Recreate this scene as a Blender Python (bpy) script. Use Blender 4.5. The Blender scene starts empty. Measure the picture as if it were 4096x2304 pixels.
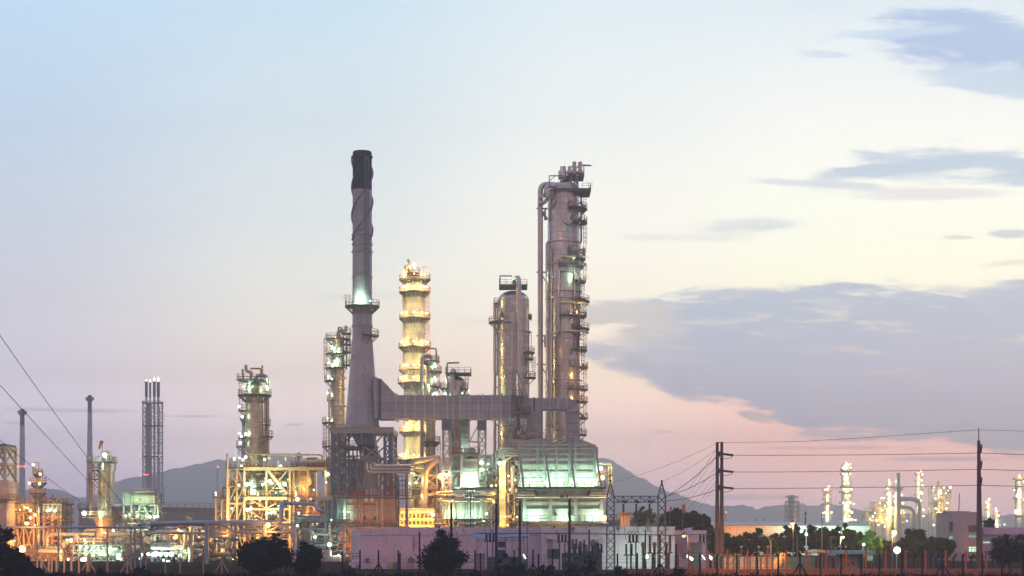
import bpy, bmesh, math, random
from math import radians, sin, cos, pi, sqrt, atan2
from mathutils import Vector, noise as mnoise
random.seed(7)
scene = bpy.context.scene
col = scene.collection

# ------------------------------------------------------------------ camera, sky, sun, exposure
K = 6827.0          # focal length in photo pixels (60 mm lens on a 36 mm sensor, 4096 px wide)
HZ = 2140.0         # horizon row
CH = 5.0            # camera height
cam = bpy.data.objects.new('camera', bpy.data.cameras.new('camera'))
col.objects.link(cam); scene.camera = cam
cam.location = (0, 0, CH); cam.rotation_euler = (radians(90), 0, 0)
cam.data.lens = 60; cam.data.sensor_width = 36; cam.data.shift_y = (HZ - 1152) / 4096
cam.data.clip_start = 0.5; cam.data.clip_end = 30000
scene.view_settings.view_transform = 'Standard'; scene.view_settings.look = 'None'
scene.view_settings.exposure = 0.55; scene.view_settings.gamma = 1
scene.cycles.use_denoising = True
scene.cycles.max_bounces = 5; scene.cycles.diffuse_bounces = 2; scene.cycles.glossy_bounces = 3
scene.cycles.volume_bounces = 0; scene.cycles.transparent_max_bounces = 8
scene.cycles.sample_clamp_indirect = 4

def lin(c):
    f = lambda v: v / 12.92 if v <= 0.04045 else ((v + 0.055) / 1.055) ** 2.4
    return tuple(f(v / 255.0) for v in c[:3]) + (1.0,)

def half(c): return tuple(x * .25 for x in lin(c)[:3]) + (1.0,)
class NT:
    "small helper for node trees"
    def __init__(s, tree): s.t = tree; s.n = tree.nodes; s.l = tree.links
    def new(s, typ, **kw):
        n = s.n.new(typ)
        for k, v in kw.items(): setattr(n, k, v)
        return n
    def put(s, sock, v):
        if hasattr(v, 'is_linked'): s.l.new(v, sock)
        else: sock.default_value = v
    def math(s, op, a, b=None, c=None, clamp=False):
        n = s.new('ShaderNodeMath', operation=op, use_clamp=clamp)
        s.put(n.inputs[0], a)
        if b is not None: s.put(n.inputs[1], b)
        if c is not None: s.put(n.inputs[2], c)
        return n.outputs[0]
    def ramp(s, fac, stops, interp='LINEAR'):
        n = s.new('ShaderNodeValToRGB'); n.color_ramp.interpolation = interp
        e = n.color_ramp.elements
        while len(e) < len(stops): e.new(0.5)
        for i, (p, c) in enumerate(stops): e[i].position = p; e[i].color = c
        s.put(n.inputs[0], fac); return n.outputs[0]
    def mix(s, f, a, b, typ='MIX'):
        n = s.new('ShaderNodeMix', data_type='RGBA', blend_type=typ)
        s.put(n.inputs[0], f); s.put(n.inputs[6], a); s.put(n.inputs[7], b); return n.outputs[2]
    def step(s, v, a, b):
        n = s.new('ShaderNodeMapRange', interpolation_type='SMOOTHSTEP')
        s.put(n.inputs[0], v); n.inputs[1].default_value = a; n.inputs[2].default_value = b; return n.outputs[0]
    def noise(s, vec, scale, detail=4, rough=0.55, dist=0.0):
        n = s.new('ShaderNodeTexNoise'); s.put(n.inputs['Vector'], vec)
        n.inputs['Scale'].default_value = scale; n.inputs['Detail'].default_value = detail
        n.inputs['Roughness'].default_value = rough; n.inputs['Distortion'].default_value = dist
        return n.outputs[0]
    def comb(s, x, y, z):
        n = s.new('ShaderNodeCombineXYZ'); s.put(n.inputs[0], x); s.put(n.inputs[1], y); s.put(n.inputs[2], z); return n.outputs[0]

SUN_EL, SUN_AZ = 5.0, 34.0       # low, to the right of the view and beyond the plant
world = bpy.data.worlds.new('World'); scene.world = world; world.use_nodes = True
w = NT(world.node_tree); w.n.clear()
tc = w.new('ShaderNodeTexCoord'); sx = w.new('ShaderNodeSeparateXYZ'); w.l.new(tc.outputs['Generated'], sx.inputs[0])
dx, dy, dz = sx.outputs
ys = w.math('MAXIMUM', dy, 0.15)
u = w.math('DIVIDE', dx, ys); v = w.math('DIVIDE', dz, ys)      # tangent of azimuth and elevation
pos = w.math('MULTIPLY', w.math('ADD', v, 0.02), 1 / 0.40, clamp=True)
def P(py): return max(0.0, ((HZ - py) / K + 0.02) / 0.40)
def sky_ramp(rows): return w.ramp(pos, [(P(y), lin(c)) for y, c in rows])
SKY = [[2180, [[0.498, 0.373, 0.62], [0.601, 0.354, 0.522], [0.698, 0.369, 0.51], [0.64, 0.339, 0.487]]], [2100, [[0.498, 0.373, 0.62], [0.601, 0.354, 0.522], [0.698, 0.369, 0.51], [0.64, 0.339, 0.487]]], [2000, [[0.481, 0.364, 0.585], [0.689, 0.481, 0.615], [0.643, 0.423, 0.502], [0.72, 0.399, 0.39]]], [1800, [[0.664, 0.542, 0.621], [0.842, 0.636, 0.585], [0.885, 0.536, 0.418], [0.98, 0.408, 0.255]]], [1500, [[0.286, 0.255, 0.281], [0.383, 0.307, 0.245], [0.477, 0.36, 0.234], [0.468, 0.272, 0.136]]], [1200, [[0.195, 0.192, 0.206], [0.27, 0.261, 0.215], [0.329, 0.306, 0.234], [0.339, 0.325, 0.221]]], [900, [[0.152, 0.168, 0.189], [0.199, 0.214, 0.202], [0.271, 0.264, 0.224], [0.277, 0.284, 0.222]]], [500, [[0.12, 0.153, 0.185], [0.152, 0.179, 0.185], [0.203, 0.215, 0.201], [0.232, 0.234, 0.212]]], [0, [[0.112, 0.156, 0.196], [0.122, 0.164, 0.187], [0.157, 0.185, 0.191], [0.155, 0.181, 0.189]]], [-500, [[0.084, 0.117, 0.147], [0.091, 0.123, 0.14], [0.118, 0.139, 0.143], [0.116, 0.136, 0.142]]]] #TABLE
def srow(k): return w.ramp(pos, [(P(y), (*cs[k], 1)) for y, cs in SKY])
c = w.mix(w.step(u, -0.297, -0.115), srow(0), srow(1))
c = w.mix(w.step(u, -0.115, 0.05), c, srow(2))
c = w.mix(w.step(u, 0.05, 0.19), c, srow(3))
CLOUDS = True
# cloud banks: ellipses in (azimuth, elevation), broken up by stretched noise
vec = w.comb(w.math('MULTIPLY', u, 6.0), w.math('MULTIPLY', v, 26.0), 0.0)
n1 = w.noise(vec, 2.4, 8, 0.62, 0.7)
vec2 = w.comb(w.math('MULTIPLY', u, 14.0), w.math('MULTIPLY', v, 90.0), 3.0)
n2 = w.noise(vec2, 1.7, 7, 0.65, 0.5)
nn = w.math('ADD', w.math('MULTIPLY', w.math('SUBTRACT', n1, 0.5), 2.4), w.math('MULTIPLY', w.math('SUBTRACT', n2, 0.5), 1.9))
def bank(px, py, rx, ry, slope=0.0, soft=0.5, amt=1.0, nz=1.0):
    du = w.math('SUBTRACT', u, (px - 2048) / K)
    dv = w.math('SUBTRACT', w.math('SUBTRACT', v, (HZ - py) / K), w.math('MULTIPLY', du, slope))
    a = w.math('POWER', w.math('ABSOLUTE', w.math('MULTIPLY', du, K / rx)), 2.0)
    b = w.math('POWER', w.math('ABSOLUTE', w.math('MULTIPLY', dv, K / ry)), 2.0)
    d = w.math('SUBTRACT', 1.0, w.math('ADD', a, b))
    d = w.math('ADD', d, w.math('MULTIPLY', nn, nz))
    return w.math('MULTIPLY', w.step(d, 0.0, soft), amt)
def slab(top, bot, us, soft_t, soft_b, nt, nb, amt=1.0):
    "cloud bank between an upper and a lower edge, both ragged"
    uu = w.math('MULTIPLY', w.math('ADD', u, 0.35), 1 / 0.7, clamp=True)
    def edge(pts): return w.math('MULTIPLY', w.ramp(uu, [(((px - 2048) / K + .35) / .7, (((HZ - py) / K) * 3,) * 3 + (1,)) for px, py in pts]), 1 / 3)
    tp = w.math('ADD', edge(top), w.math('MULTIPLY', nn, nt)); bt = w.math('ADD', edge(bot), w.math('MULTIPLY', nn, nb))
    a = w.step(w.math('SUBTRACT', tp, v), 0, soft_t); b = w.step(w.math('SUBTRACT', v, bt), 0, soft_b)
    e = w.step(w.math('ADD', u, w.math('MULTIPLY', nn, .03)), *us)
    return w.math('MULTIPLY', w.math('MULTIPLY', w.math('MULTIPLY', a, b), e), amt)
def cloud(c, m, colr): return w.mix(m, c, tuple(x * .25 * .86 * g_ for x, g_ in zip(lin(colr), (0.95, 1.0, 1.03))) + (1,))
if CLOUDS:
    c = cloud(c, bank(3930, 165, 520, 165, -0.10, 0.8, 1.0, .9), (172, 194, 224))
    c = cloud(c, bank(3990, 330, 420, 75, -0.12, 0.8, .9, .8), (196, 216, 230))
    c = cloud(c, bank(3560, 130, 330, 30, 0.06, 0.9, .7, 1.2), (205, 222, 236))
    c = cloud(c, bank(3290, 215, 150, 18, -0.08, 0.9, .7, .8), (205, 220, 233))
    c = cloud(c, bank(3300, 22, 160, 12, -0.05, 0.9, .6, .8), (212, 226, 238))
    c = cloud(c, slab([(3000, 735), (3300, 650), (3500, 590), (3800, 555), (4096, 580)], [(3000, 738), (3300, 770), (3600, 760), (3850, 750), (4096, 775)], (.14, .20), .008, .012, .010, .012, .98), (194, 214, 226))
    c = cloud(c, bank(3700, 775, 420, 30, 0.0, 1.1, .6, .9), (236, 228, 226))
    c = cloud(c, bank(3250, 735, 330, 22, -0.06, 1.0, .7, .9), (214, 222, 228))
    c = cloud(c, bank(3010, 900, 300, 40, 0.02, 1.3, .7, .8), (222, 226, 230))
    c = cloud(c, bank(2780, 950, 380, 28, 0.0, 1.3, .5, .8), (240, 234, 230))
    c = cloud(c, bank(4050, 935, 110, 22, 0.0, 0.8, .8, .6), (214, 216, 224)); c = cloud(c, bank(3830, 950, 90, 12, 0.0, 1.0, .7, .6), (240, 226, 214))
    c = cloud(c, bank(4060, 1050, 160, 16, 0.1, 1.0, .5, .9), (240, 222, 214))
    D1 = slab([(2300, 1180), (2740, 1165), (3000, 1140), (3340, 1100), (3570, 1130), (3860, 1142), (4096, 1104)], [(2300, 1490), (2560, 1530), (2680, 1600), (2950, 1640), (3090, 1690), (3230, 1752), (3780, 1782), (4096, 1835)], (.035, .10), .007, .009, .013, .011)
    D1 = w.math('MULTIPLY', D1, w.math('SUBTRACT', 1.0, w.math('MULTIPLY', w.step(n2, .50, .68), .38)))
    c = cloud(c, D1, (200, 213, 227))
    D2 = w.math('MULTIPLY', D1, w.step(v, (HZ - 1250) / K, (HZ - 1560) / K))
    c = w.mix(D2, c, tuple(x * .262 for x in lin((194, 197, 219))[:3]) + (1,))
    c = cloud(c, bank(2560, 1290, 330, 100, -0.1, 0.9, .85, 1.6), (246, 232, 214)); c = cloud(c, bank(2500, 1440, 260, 60, -0.2, 0.9, .8, 1.0), (208, 212, 222))
    c = cloud(c, bank(3370, 1170, 30, 8, 0.0, 0.8, .8, .4), (252, 240, 222))
    c = cloud(c, bank(3030, 1668, 90, 26, -0.2, 0.9, .8, .9), (248, 214, 200))
    c = cloud(c, bank(3300, 1790, 360, 12, 0.0, 1.0, .6, .9), (200, 190, 205)); c = cloud(c, bank(3800, 1835, 330, 14, 0.0, 1.0, .7, .9), (196, 188, 205))
    c = cloud(c, bank(2650, 1727, 60, 6, 0.0, 1.0, .5, .6), (200, 190, 205)); c = cloud(c, bank(3000, 1990, 260, 16, 0.0, 1.2, .4, .9), (186, 176, 198))
    c = cloud(c, bank(250, 1640, 330, 12, -0.02, 1.2, .5, .8), (176, 182, 212)); c = cloud(c, bank(760, 1665, 180, 8, 0.0, 1.2, .5, .8), (176, 182, 212))
    c = cloud(c, bank(1180, 1700, 60, 8, 0.0, 1.2, .4, .8), (190, 186, 210)); c = cloud(c, bank(60, 1690, 90, 9, 0.0, 1.2, .4, .8), (176, 182, 212))
    c = cloud(c, bank(1500, 1180, 420, 24, 0.05, 1.6, .3, 1.2), (218, 222, 230)); c = cloud(c, bank(1950, 1290, 420, 26, 0.02, 1.6, .3, 1.2), (232, 226, 226))
    c = cloud(c, bank(1300, 250, 1600, 90, 0.22, 2.2, .35, 1.3), (226, 238, 246)); c = cloud(c, bank(900, 620, 900, 60, 0.2, 2.2, .3, 1.3), (222, 230, 238))
# dusk behind and beside the camera: dim blue-violet sky
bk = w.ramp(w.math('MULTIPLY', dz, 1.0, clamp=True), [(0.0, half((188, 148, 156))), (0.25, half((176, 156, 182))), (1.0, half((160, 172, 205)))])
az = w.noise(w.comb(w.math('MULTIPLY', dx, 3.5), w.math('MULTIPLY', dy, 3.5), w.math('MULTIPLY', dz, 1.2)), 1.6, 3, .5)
bk = w.mix(w.step(az, .40, .60), w.mix(0.62, bk, half((70, 66, 96))), w.mix(0.45, bk, half((250, 205, 190))))  # unseen dark and bright patches, added to streak the metal columns with highlights
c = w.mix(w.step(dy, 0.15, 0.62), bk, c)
c = w.mix(w.step(dz, 0.36, 0.85), c, half((160, 172, 205)))
c = w.mix(w.step(dz, -0.02, -0.12), c, half((40, 38, 46)))
nish = w.new('ShaderNodeTexSky', sky_type='NISHITA'); nish.sun_disc = False
nish.sun_elevation = radians(SUN_EL); nish.sun_rotation = radians(SUN_AZ)
bgn = w.new('ShaderNodeBackground'); w.l.new(nish.outputs[0], bgn.inputs[0]); bgn.inputs[1].default_value = 0.004
bg = w.new('ShaderNodeBackground'); w.l.new(c, bg.inputs[0]); bg.inputs[1].default_value = 4.0
ad = w.new('ShaderNodeAddShader'); w.l.new(bg.outputs[0], ad.inputs[0]); w.l.new(bgn.outputs[0], ad.inputs[1])
wo = w.new('ShaderNodeOutputWorld'); w.l.new(ad.outputs[0], wo.inputs[0])

sun = bpy.data.lights.new('sun', 'SUN'); sun.energy = 0.5; sun.angle = radians(12); sun.color = (1.0, 0.72, 0.52)
so = bpy.data.objects.new('sun', sun); col.objects.link(so)
sd = Vector((sin(radians(SUN_AZ)) * cos(radians(SUN_EL)), cos(radians(SUN_AZ)) * cos(radians(SUN_EL)), sin(radians(SUN_EL))))
so.rotation_euler = sd.to_track_quat('Z', 'Y').to_euler()

# ------------------------------------------------------------------ placing by real distance
def X(px, D): return (px - 2048) / K * D
def Z(py, D): return CH + (HZ - py) / K * D
def S(n, D): return n / K * D

# ------------------------------------------------------------------ object helpers
ORG = {}
def thing(name, label, cat, loc, group=None):
    o = bpy.data.objects.new(name, None); col.objects.link(o); o.location = loc
    o.empty_display_size = 0.5
    o['label'] = label; o['category'] = cat
    if group: o['group'] = group
    ORG[o.name] = Vector(loc); return o
def tag(o, label, cat, group=None):
    o['label'] = label; o['category'] = cat
    if group: o['group'] = group
    return o

class MB:
    def __init__(s): s.v = []; s.f = []; s.m = []; s.k = 0
    def poly(s, pts, flip=False):
        i = len(s.v); s.v += [tuple(p) for p in pts]; r = list(range(i, i + len(pts)))
        s.f.append(r[::-1] if flip else r); s.m.append(s.k); return s
    def hexa(s, p):
        i = len(s.v); s.v += [tuple(q) for q in p]
        for a in ((0, 3, 2, 1), (4, 5, 6, 7), (0, 1, 5, 4), (1, 2, 6, 5), (2, 3, 7, 6), (3, 0, 4, 7)):
            s.f.append([i + j for j in a]); s.m.append(s.k)
        return s
    def box(s, x0, x1, y0, y1, z0, z1):
        if x0 > x1: x0, x1 = x1, x0
        if y0 > y1: y0, y1 = y1, y0
        if z0 > z1: z0, z1 = z1, z0
        return s.hexa([(x0, y0, z0), (x1, y0, z0), (x1, y1, z0), (x0, y1, z0), (x0, y0, z1), (x1, y0, z1), (x1, y1, z1), (x0, y1, z1)])
    def bar(s, a, b, w=0.2, h=None):
        a = Vector(a); b = Vector(b); h = w if h is None else h; d = b - a
        if d.length < 1e-5: return s
        d.normalize(); up = Vector((0, 0, 1)) if abs(d.z) < 0.95 else Vector((0, 1, 0))
        x = d.cross(up).normalized() * (w / 2); y = x.cross(d).normalized() * (h / 2)
        return s.hexa([a - x - y, a + x - y, a + x + y, a - x + y, b - x - y, b + x - y, b + x + y, b - x + y])
    def tube(s, pts, r, n=8, bend=0.0, caps=True, r1=None):
        pts = [Vector(p) for p in pts]
        if bend > 0 and len(pts) > 2:
            out = [pts[0]]
            for i in range(1, len(pts) - 1):
                p = pts[i]; a = pts[i - 1] - p; b = pts[i + 1] - p
                t = min(bend, a.length * 0.48, b.length * 0.48)
                pa = p + a.normalized() * t; pb = p + b.normalized() * t
                for k in range(6):
                    q = k / 5; out.append(pa * (1 - q) ** 2 + p * 2 * q * (1 - q) + pb * q * q)
            out.append(pts[-1]); pts = out
        base = len(s.v); ux = None
        for i, p in enumerate(pts):
            d = (pts[min(i + 1, len(pts) - 1)] - pts[max(i - 1, 0)]).normalized()
            if ux is None: ux = d.cross(Vector((0, 0, 1)) if abs(d.z) < 0.9 else Vector((0, 1, 0))).normalized()
            else: ux = (ux - d * ux.dot(d)).normalized()
            uy = d.cross(ux); rr = r if r1 is None else r + (r1 - r) * i / (len(pts) - 1)
            for k in range(n):
                t = 2 * pi * k / n; s.v.append(tuple(p + ux * (cos(t) * rr) + uy * (sin(t) * rr)))
        for i in range(len(pts) - 1):
            for k in range(n):
                a = base + i * n + k; b = base + i * n + (k + 1) % n
                s.f.append([a, b, b + n, a + n]); s.m.append(s.k)
        if caps:
            s.f.append([base + k for k in range(n)][::-1]); s.m.append(s.k)
            e = base + (len(pts) - 1) * n; s.f.append([e + k for k in range(n)]); s.m.append(s.k)
        return s
    def lathe(s, cx, cy, prof, n=24, a0=0.0, a1=2 * pi, sy=1.0):
        full = abs(a1 - a0 - 2 * pi) < 1e-4; m = n if full else n + 1; base = len(s.v)
        for r, z in prof:
            for k in range(m):
                t = a0 + (a1 - a0) * k / n; s.v.append((cx + cos(t) * r, cy + sin(t) * r * sy, z))
        for i in range(len(prof) - 1):
            for k in range(n):
                a = base + i * m + k; b = base + i * m + (k + 1) % m
                s.f.append([a, b, b + m, a + m]); s.m.append(s.k)
        if full:
            if prof[0][0] > 1e-3: s.f.append([base + k for k in range(m)][::-1]); s.m.append(s.k)
            if prof[-1][0] > 1e-3:
                e = base + (len(prof) - 1) * m; s.f.append([e + k for k in range(m)]); s.m.append(s.k)
        return s
    def ball(s, c, r, n=8):
        pr = [(max(1e-4, r * sin(pi * i / 6)), c[2] - r * cos(pi * i / 6)) for i in range(7)]
        return s.lathe(c[0], c[1], pr, n)
    def prism(s, poly, y0, y1):
        "polygon in (x, z), counter-clockwise seen from -y, pushed from y0 to y1"
        n = len(poly); i = len(s.v)
        s.v += [(x, y0, z) for x, z in poly] + [(x, y1, z) for x, z in poly]
        s.f.append(list(range(i, i + n))); s.m.append(s.k); s.f.append(list(range(i + n, i + 2 * n))[::-1]); s.m.append(s.k)
        for k in range(n):
            a = i + k; b = i + (k + 1) % n; s.f.append([b, a, a + n, b + n]); s.m.append(s.k)
        return s
    def build(s, name, mats, parent=None, smooth=True, loc=None, ang=35):
        if not isinstance(mats, (list, tuple)): mats = [mats]
        org = ORG[parent.name] if parent is not None else Vector(loc if loc is not None else (0, 0, 0))
        me = bpy.data.meshes.new(name)
        me.from_pydata([(x - org.x, y - org.y, z - org.z) for x, y, z in s.v], [], s.f)
        for m in mats:
            if m: me.materials.append(m)
        if any(s.m): me.polygons.foreach_set('material_index', s.m)
        if smooth:
            me.polygons.foreach_set('use_smooth', [True] * len(s.f))
            me.update(); me.set_sharp_from_angle(angle=radians(ang))
        o = bpy.data.objects.new(name, me); col.objects.link(o)
        if parent is not None: o.parent = parent
        else: o.location = org
        ORG[o.name] = org; return o

def copy_tree(o, parent=None, loc=None):
    c = o.copy(); col.objects.link(c)
    if parent is not None: c.parent = parent
    if loc is not None: c.location = loc; ORG[c.name] = Vector(loc)
    for ch in o.children: copy_tree(ch, c)
    return c

# ------------------------------------------------------------------ materials
MC = {}
def mat(name, base, rough=0.6, metal=0.0, kind='plain', var=0.18, gx=1.0, gz=1.0, stain=None, spec=0.4, nscale=0.6, bump=0.0):
    if name in MC: return MC[name]
    m = bpy.data.materials.new(name); m.use_nodes = True; t = NT(m.node_tree)
    b = t.n['Principled BSDF']; b.inputs['Roughness'].default_value = rough; b.inputs['Metallic'].default_value = metal
    b.inputs['Specular IOR Level'].default_value = spec
    co = t.new('ShaderNodeTexCoord').outputs['Object']
    sp = t.new('ShaderNodeSeparateXYZ'); t.l.new(co, sp.inputs[0])
    n = t.noise(co, nscale, 5, 0.6)
    st = t.noise(t.comb(t.math('MULTIPLY', sp.outputs[0], 3.0), t.math('MULTIPLY', sp.outputs[1], 3.0), t.math('MULTIPLY', sp.outputs[2], 0.25)), 0.7, 4, 0.6)
    B = (*base, 1.0); dark = tuple(x * (1 - var * 1.8) for x in base) + (1,); lite = tuple(min(1, x * (1 + var)) for x in base) + (1,)
    cc = t.mix(n, dark, lite)
    cc = t.mix(t.math('MULTIPLY', t.step(st, 0.45, 0.8), 0.55), cc, tuple(x * 0.55 for x in base) + (1,))
    if stain:
        s2 = t.noise(co, nscale * 2.3, 6, 0.75, 0.4)
        cc = t.mix(t.math('MULTIPLY', t.step(s2, 0.56, 0.66), 0.8), cc, (*stain, 1))
    if kind in ('clad', 'panel'):
        fz = t.math('FRACT', t.math('DIVIDE', sp.outputs[2], gz))
        lz = t.math('LESS_THAN', fz, 0.07 / gz)
        if kind == 'clad':
            ang = t.math('MULTIPLY', t.math('ARCTAN2', sp.outputs[1], sp.outputs[0]), gx)
            stg = t.math('MULTIPLY', t.math('FLOOR', t.math('DIVIDE', sp.outputs[2], gz)), 0.5)
            fa = t.math('FRACT', t.math('ADD', ang, stg)); la = t.math('LESS_THAN', fa, 0.035)
            rnd = t.new('ShaderNodeTexWhiteNoise', noise_dimensions='2D')
            t.l.new(t.comb(t.math('FLOOR', t.math('ADD', ang, stg)), t.math('FLOOR', t.math('DIVIDE', sp.outputs[2], gz)), 0.0), rnd.inputs[0])
        else:
            px = t.math('DIVIDE', t.math('ADD', sp.outputs[0], sp.outputs[1]), gx)
            fa = t.math('FRACT', px); la = t.math('LESS_THAN', fa, 0.06 / gx)
            rnd = t.new('ShaderNodeTexWhiteNoise', noise_dimensions='2D')
            t.l.new(t.comb(t.math('FLOOR', px), t.math('FLOOR', t.math('DIVIDE', sp.outputs[2], gz)), 0.0), rnd.inputs[0])
        cc = t.mix(t.math('MULTIPLY', rnd.outputs[0], 0.30), cc, tuple(x * 0.5 for x in base) + (1,))
        cc = t.mix(t.math('MULTIPLY', t.math('MAXIMUM', lz, la), 0.75), cc, tuple(x * 0.25 for x in base) + (1,))
        t.put(b.inputs['Roughness'], t.math('ADD', rough - 0.1, t.math('MULTIPLY', rnd.outputs[0], 0.22)))
    if bump:
        bn = t.new('ShaderNodeBump'); bn.inputs['Strength'].default_value = bump; bn.inputs['Distance'].default_value = 0.2
        t.put(bn.inputs['Height'], t.noise(co, nscale * 5, 5, 0.6)); t.l.new(bn.outputs[0], b.inputs['Normal'])
    t.put(b.inputs['Base Color'], cc); MC[name] = m; return m
def emit(name, c, s):
    if name in MC: return MC[name]
    m = bpy.data.materials.new(name); m.use_nodes = True; t = NT(m.node_tree); t.n.clear()
    e = t.new('ShaderNodeEmission'); e.inputs[0].default_value = (*c, 1); e.inputs[1].default_value = s
    o = t.new('ShaderNodeOutputMaterial'); t.l.new(e.outputs[0], o.inputs[0])
    m.cycles.emission_sampling = 'NONE'; MC[name] = m; return m

GREEN = (0.52, 1.0, 0.66); YEL = (1.0, 0.66, 0.16); ORA = (1.0, 0.36, 0.06); WHT = (0.62, 1.0, 0.66); RED = (1.0, 0.10, 0.08)
E = {GREEN: emit('lamp_glow_green', (0.62, 1.0, 0.80), 3.2), YEL: emit('lamp_glow_yellow', (1.0, 0.80, 0.36), 3.6), ORA: emit('lamp_glow_orange', (1.0, 0.55, 0.16), 4.0),
     WHT: emit('lamp_glow_white', (0.80, 1.0, 0.84), 3.2), 'FAR': emit('lamp_glow_far', (1.0, 0.93, 0.50), 2.4), RED: emit('beacon_glow_red', (1.0, 0.10, 0.08), 3.5)}
M_clad = mat('cladding', (0.55, 0.48, 0.42), 0.28, 0.85, 'clad', gx=2.2, gz=1.3, var=.14)
M_cladw = mat('cladding_warm', (0.66, 0.54, 0.38), 0.32, 0.75, 'clad', gx=2.2, gz=1.1, var=.14)
M_cladp = mat('cladding_pale', (0.62, 0.60, 0.50), 0.5, 0.15, 'clad', gx=2.0, gz=1.4, var=.14)
M_pipe = mat('pipe_cladding', (0.54, 0.48, 0.45), 0.30, 0.8, 'plain')
M_pipeb = mat('pipe_blue_grey', (0.26, 0.30, 0.40), 0.45, 0.2, 'plain')
M_pipew = mat('pipe_warm', (0.60, 0.52, 0.38), 0.42, 0.4, 'plain')
M_conc = mat('chimney_paint', (0.44, 0.38, 0.42), 0.75, 0, 'plain', var=.22, stain=(0.24, 0.14, 0.12), nscale=.30)
M_black = mat('chimney_black', (0.004, 0.006, 0.022), 0.8, 0, 'plain', spec=.05, var=.2)
M_rib = mat('rib_pale', (0.54, 0.49, 0.51), 0.6, 0.1)
M_duct = mat('duct_sheet', (0.44, 0.39, 0.42), 0.55, 0.15, 'panel', gx=3.1, gz=1.6, var=.2, stain=(.30, .24, .24), nscale=.35)
M_steel = mat('steel_grey', (0.11, 0.13, 0.20), 0.6, 0.1)
M_steelp = mat('steel_pale', (0.36, 0.34, 0.33), 0.6, 0.1)
M_cream = mat('steel_cream', (0.55, 0.42, 0.24), 0.55, 0.0)
M_deck = mat('grating', (0.09, 0.085, 0.09), 0.7, 0.2)
M_railr = mat('rail_red', (0.30, 0.085, 0.07), 0.6, 0.0)
M_railo = mat('rail_orange', (0.55, 0.22, 0.08), 0.6, 0.0)
M_rail = mat('rail_grey', (0.24, 0.22, 0.24), 0.6, 0.1)
M_dark = mat('dark_steel', (0.05, 0.05, 0.06), 0.6, 0.2)
M_panel = mat('furnace_panel', (0.46, 0.36, 0.34), 0.6, 0.05, 'panel', gx=2.1, gz=2.6, var=.12)
M_panelw = mat('heater_panel', (0.60, 0.58, 0.52), 0.6, 0.05, 'panel', gx=1.9, gz=60, var=.14, stain=(0.34, 0.32, 0.30), nscale=.3)
M_white = mat('white_render', (0.66, 0.50, 0.62), 0.85, 0, 'plain', var=.16, stain=(0.34, 0.31, 0.40), nscale=.20)
M_parapet = mat('parapet_render', (0.62, 0.50, 0.62), 0.9, 0, 'plain', var=.2, stain=(0.13, 0.12, 0.18), nscale=.42)
M_tank = mat('tank_concrete', (0.30, 0.25, 0.25), 0.85, 0, 'panel', gx=9, gz=2.4, var=.12)
# ------------------------------------------------------------------ ground, hills, haze
def structure(o): o['kind'] = 'structure'; return o
gm = mat('ground_soil', (0.022, 0.018, 0.018), 1.0, 0, 'plain', spec=0, var=.35, nscale=.12, bump=.6)
g = MB(); g.poly([(-9000, -300, 0), (9000, -300, 0), (9000, 12000, 0), (-9000, 12000, 0)])
structure(g.build('ground', gm, smooth=False))
hm = mat('hill_forest', (0.06, 0.08, 0.12), 0.95, 0, 'plain', var=.4, nscale=.02)
def hills(name, ridge, D, back, step, amp, seed):
    "forested ridge: a height field whose crest follows the ridge rows at distance D"
    xs = []; px0, px1 = ridge[0][0], ridge[-1][0]
    n = int((X(px1, D) - X(px0, D)) / step); rows = 16; b = MB(); vs = []
    for j in range(rows + 1):
        t = j / rows
        for i in range(n + 1):
            px = px0 + (px1 - px0) * i / n; k = 0
            while k < len(ridge) - 2 and ridge[k + 1][0] < px: k += 1
            (xa, ya), (xb, yb) = ridge[k], ridge[k + 1]; q = min(1, max(0, (px - xa) / (xb - xa))); q = q * q * (3 - 2 * q) * .5 + q * .5
            h = Z(ya + (yb - ya) * q, D)
            x = X(px, D); y = D + (t - 0.45) * back
            s_ = sin(pi * min(1, t / 0.9)) if t < .9 else 0
            s_ = max(0, s_) ** 0.8
            nz = mnoise.noise(Vector((x * .004, y * .004, seed))) * 7 * (0 if 0.4 < t < 0.5 else 1)
            tr = mnoise.noise(Vector((x * .03, y * .03, seed + 5))) * amp * .7 + abs(mnoise.noise(Vector((x * .055, y * .055, seed + 9)))) * amp * .9
            vs.append((x, y, max(-2, (h + nz) * s_ + tr * (1 if s_ > .02 else 0)) if s_ > 0 else -2))
    fs = [[j * (n + 1) + i, j * (n + 1) + i + 1, (j + 1) * (n + 1) + i + 1, (j + 1) * (n + 1) + i] for j in range(rows) for i in range(n)]
    b.v = vs; b.f = fs; b.m = [0] * len(fs); return structure(b.build(name, hm, ang=180))
hills('hill', [(380, 2135), (440, 1965), (480, 1935), (560, 1915), (640, 1902), (700, 1880), (760, 1868), (840, 1850), (920, 1838), (1000, 1828), (1100, 1822), (1300, 1845),
       (1600, 1850), (2000, 1815), (2300, 1826), (2400, 1832), (2440, 1846), (2490, 1876), (2560, 1915), (2620, 1950), (2700, 1975), (2780, 2010), (2850, 2025), (2950, 2060), (3000, 2140)], 4700, 1000, 13, 9, 1)
hills('hill', [(-500, 1900), (-200, 1905), (0, 1935), (60, 1950), (110, 1962), (180, 1960), (240, 1968), (300, 1995), (340, 2010), (420, 2010), (520, 2135)], 3900, 800, 13, 9, 2)
hills('hill', [(280, 2130), (340, 1990), (420, 1975), (520, 1985), (640, 2060)], 5200, 700, 16, 5, 3)
hills('hill', [(2740, 2130), (2860, 2035), (2950, 2030), (3020, 2048), (3100, 2028), (3200, 2030), (3300, 2022), (3400, 2040), (3500, 2055), (3700, 2062), (3900, 2070), (4200, 2060), (4500, 2070)], 4200, 900, 12, 13, 4)

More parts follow.
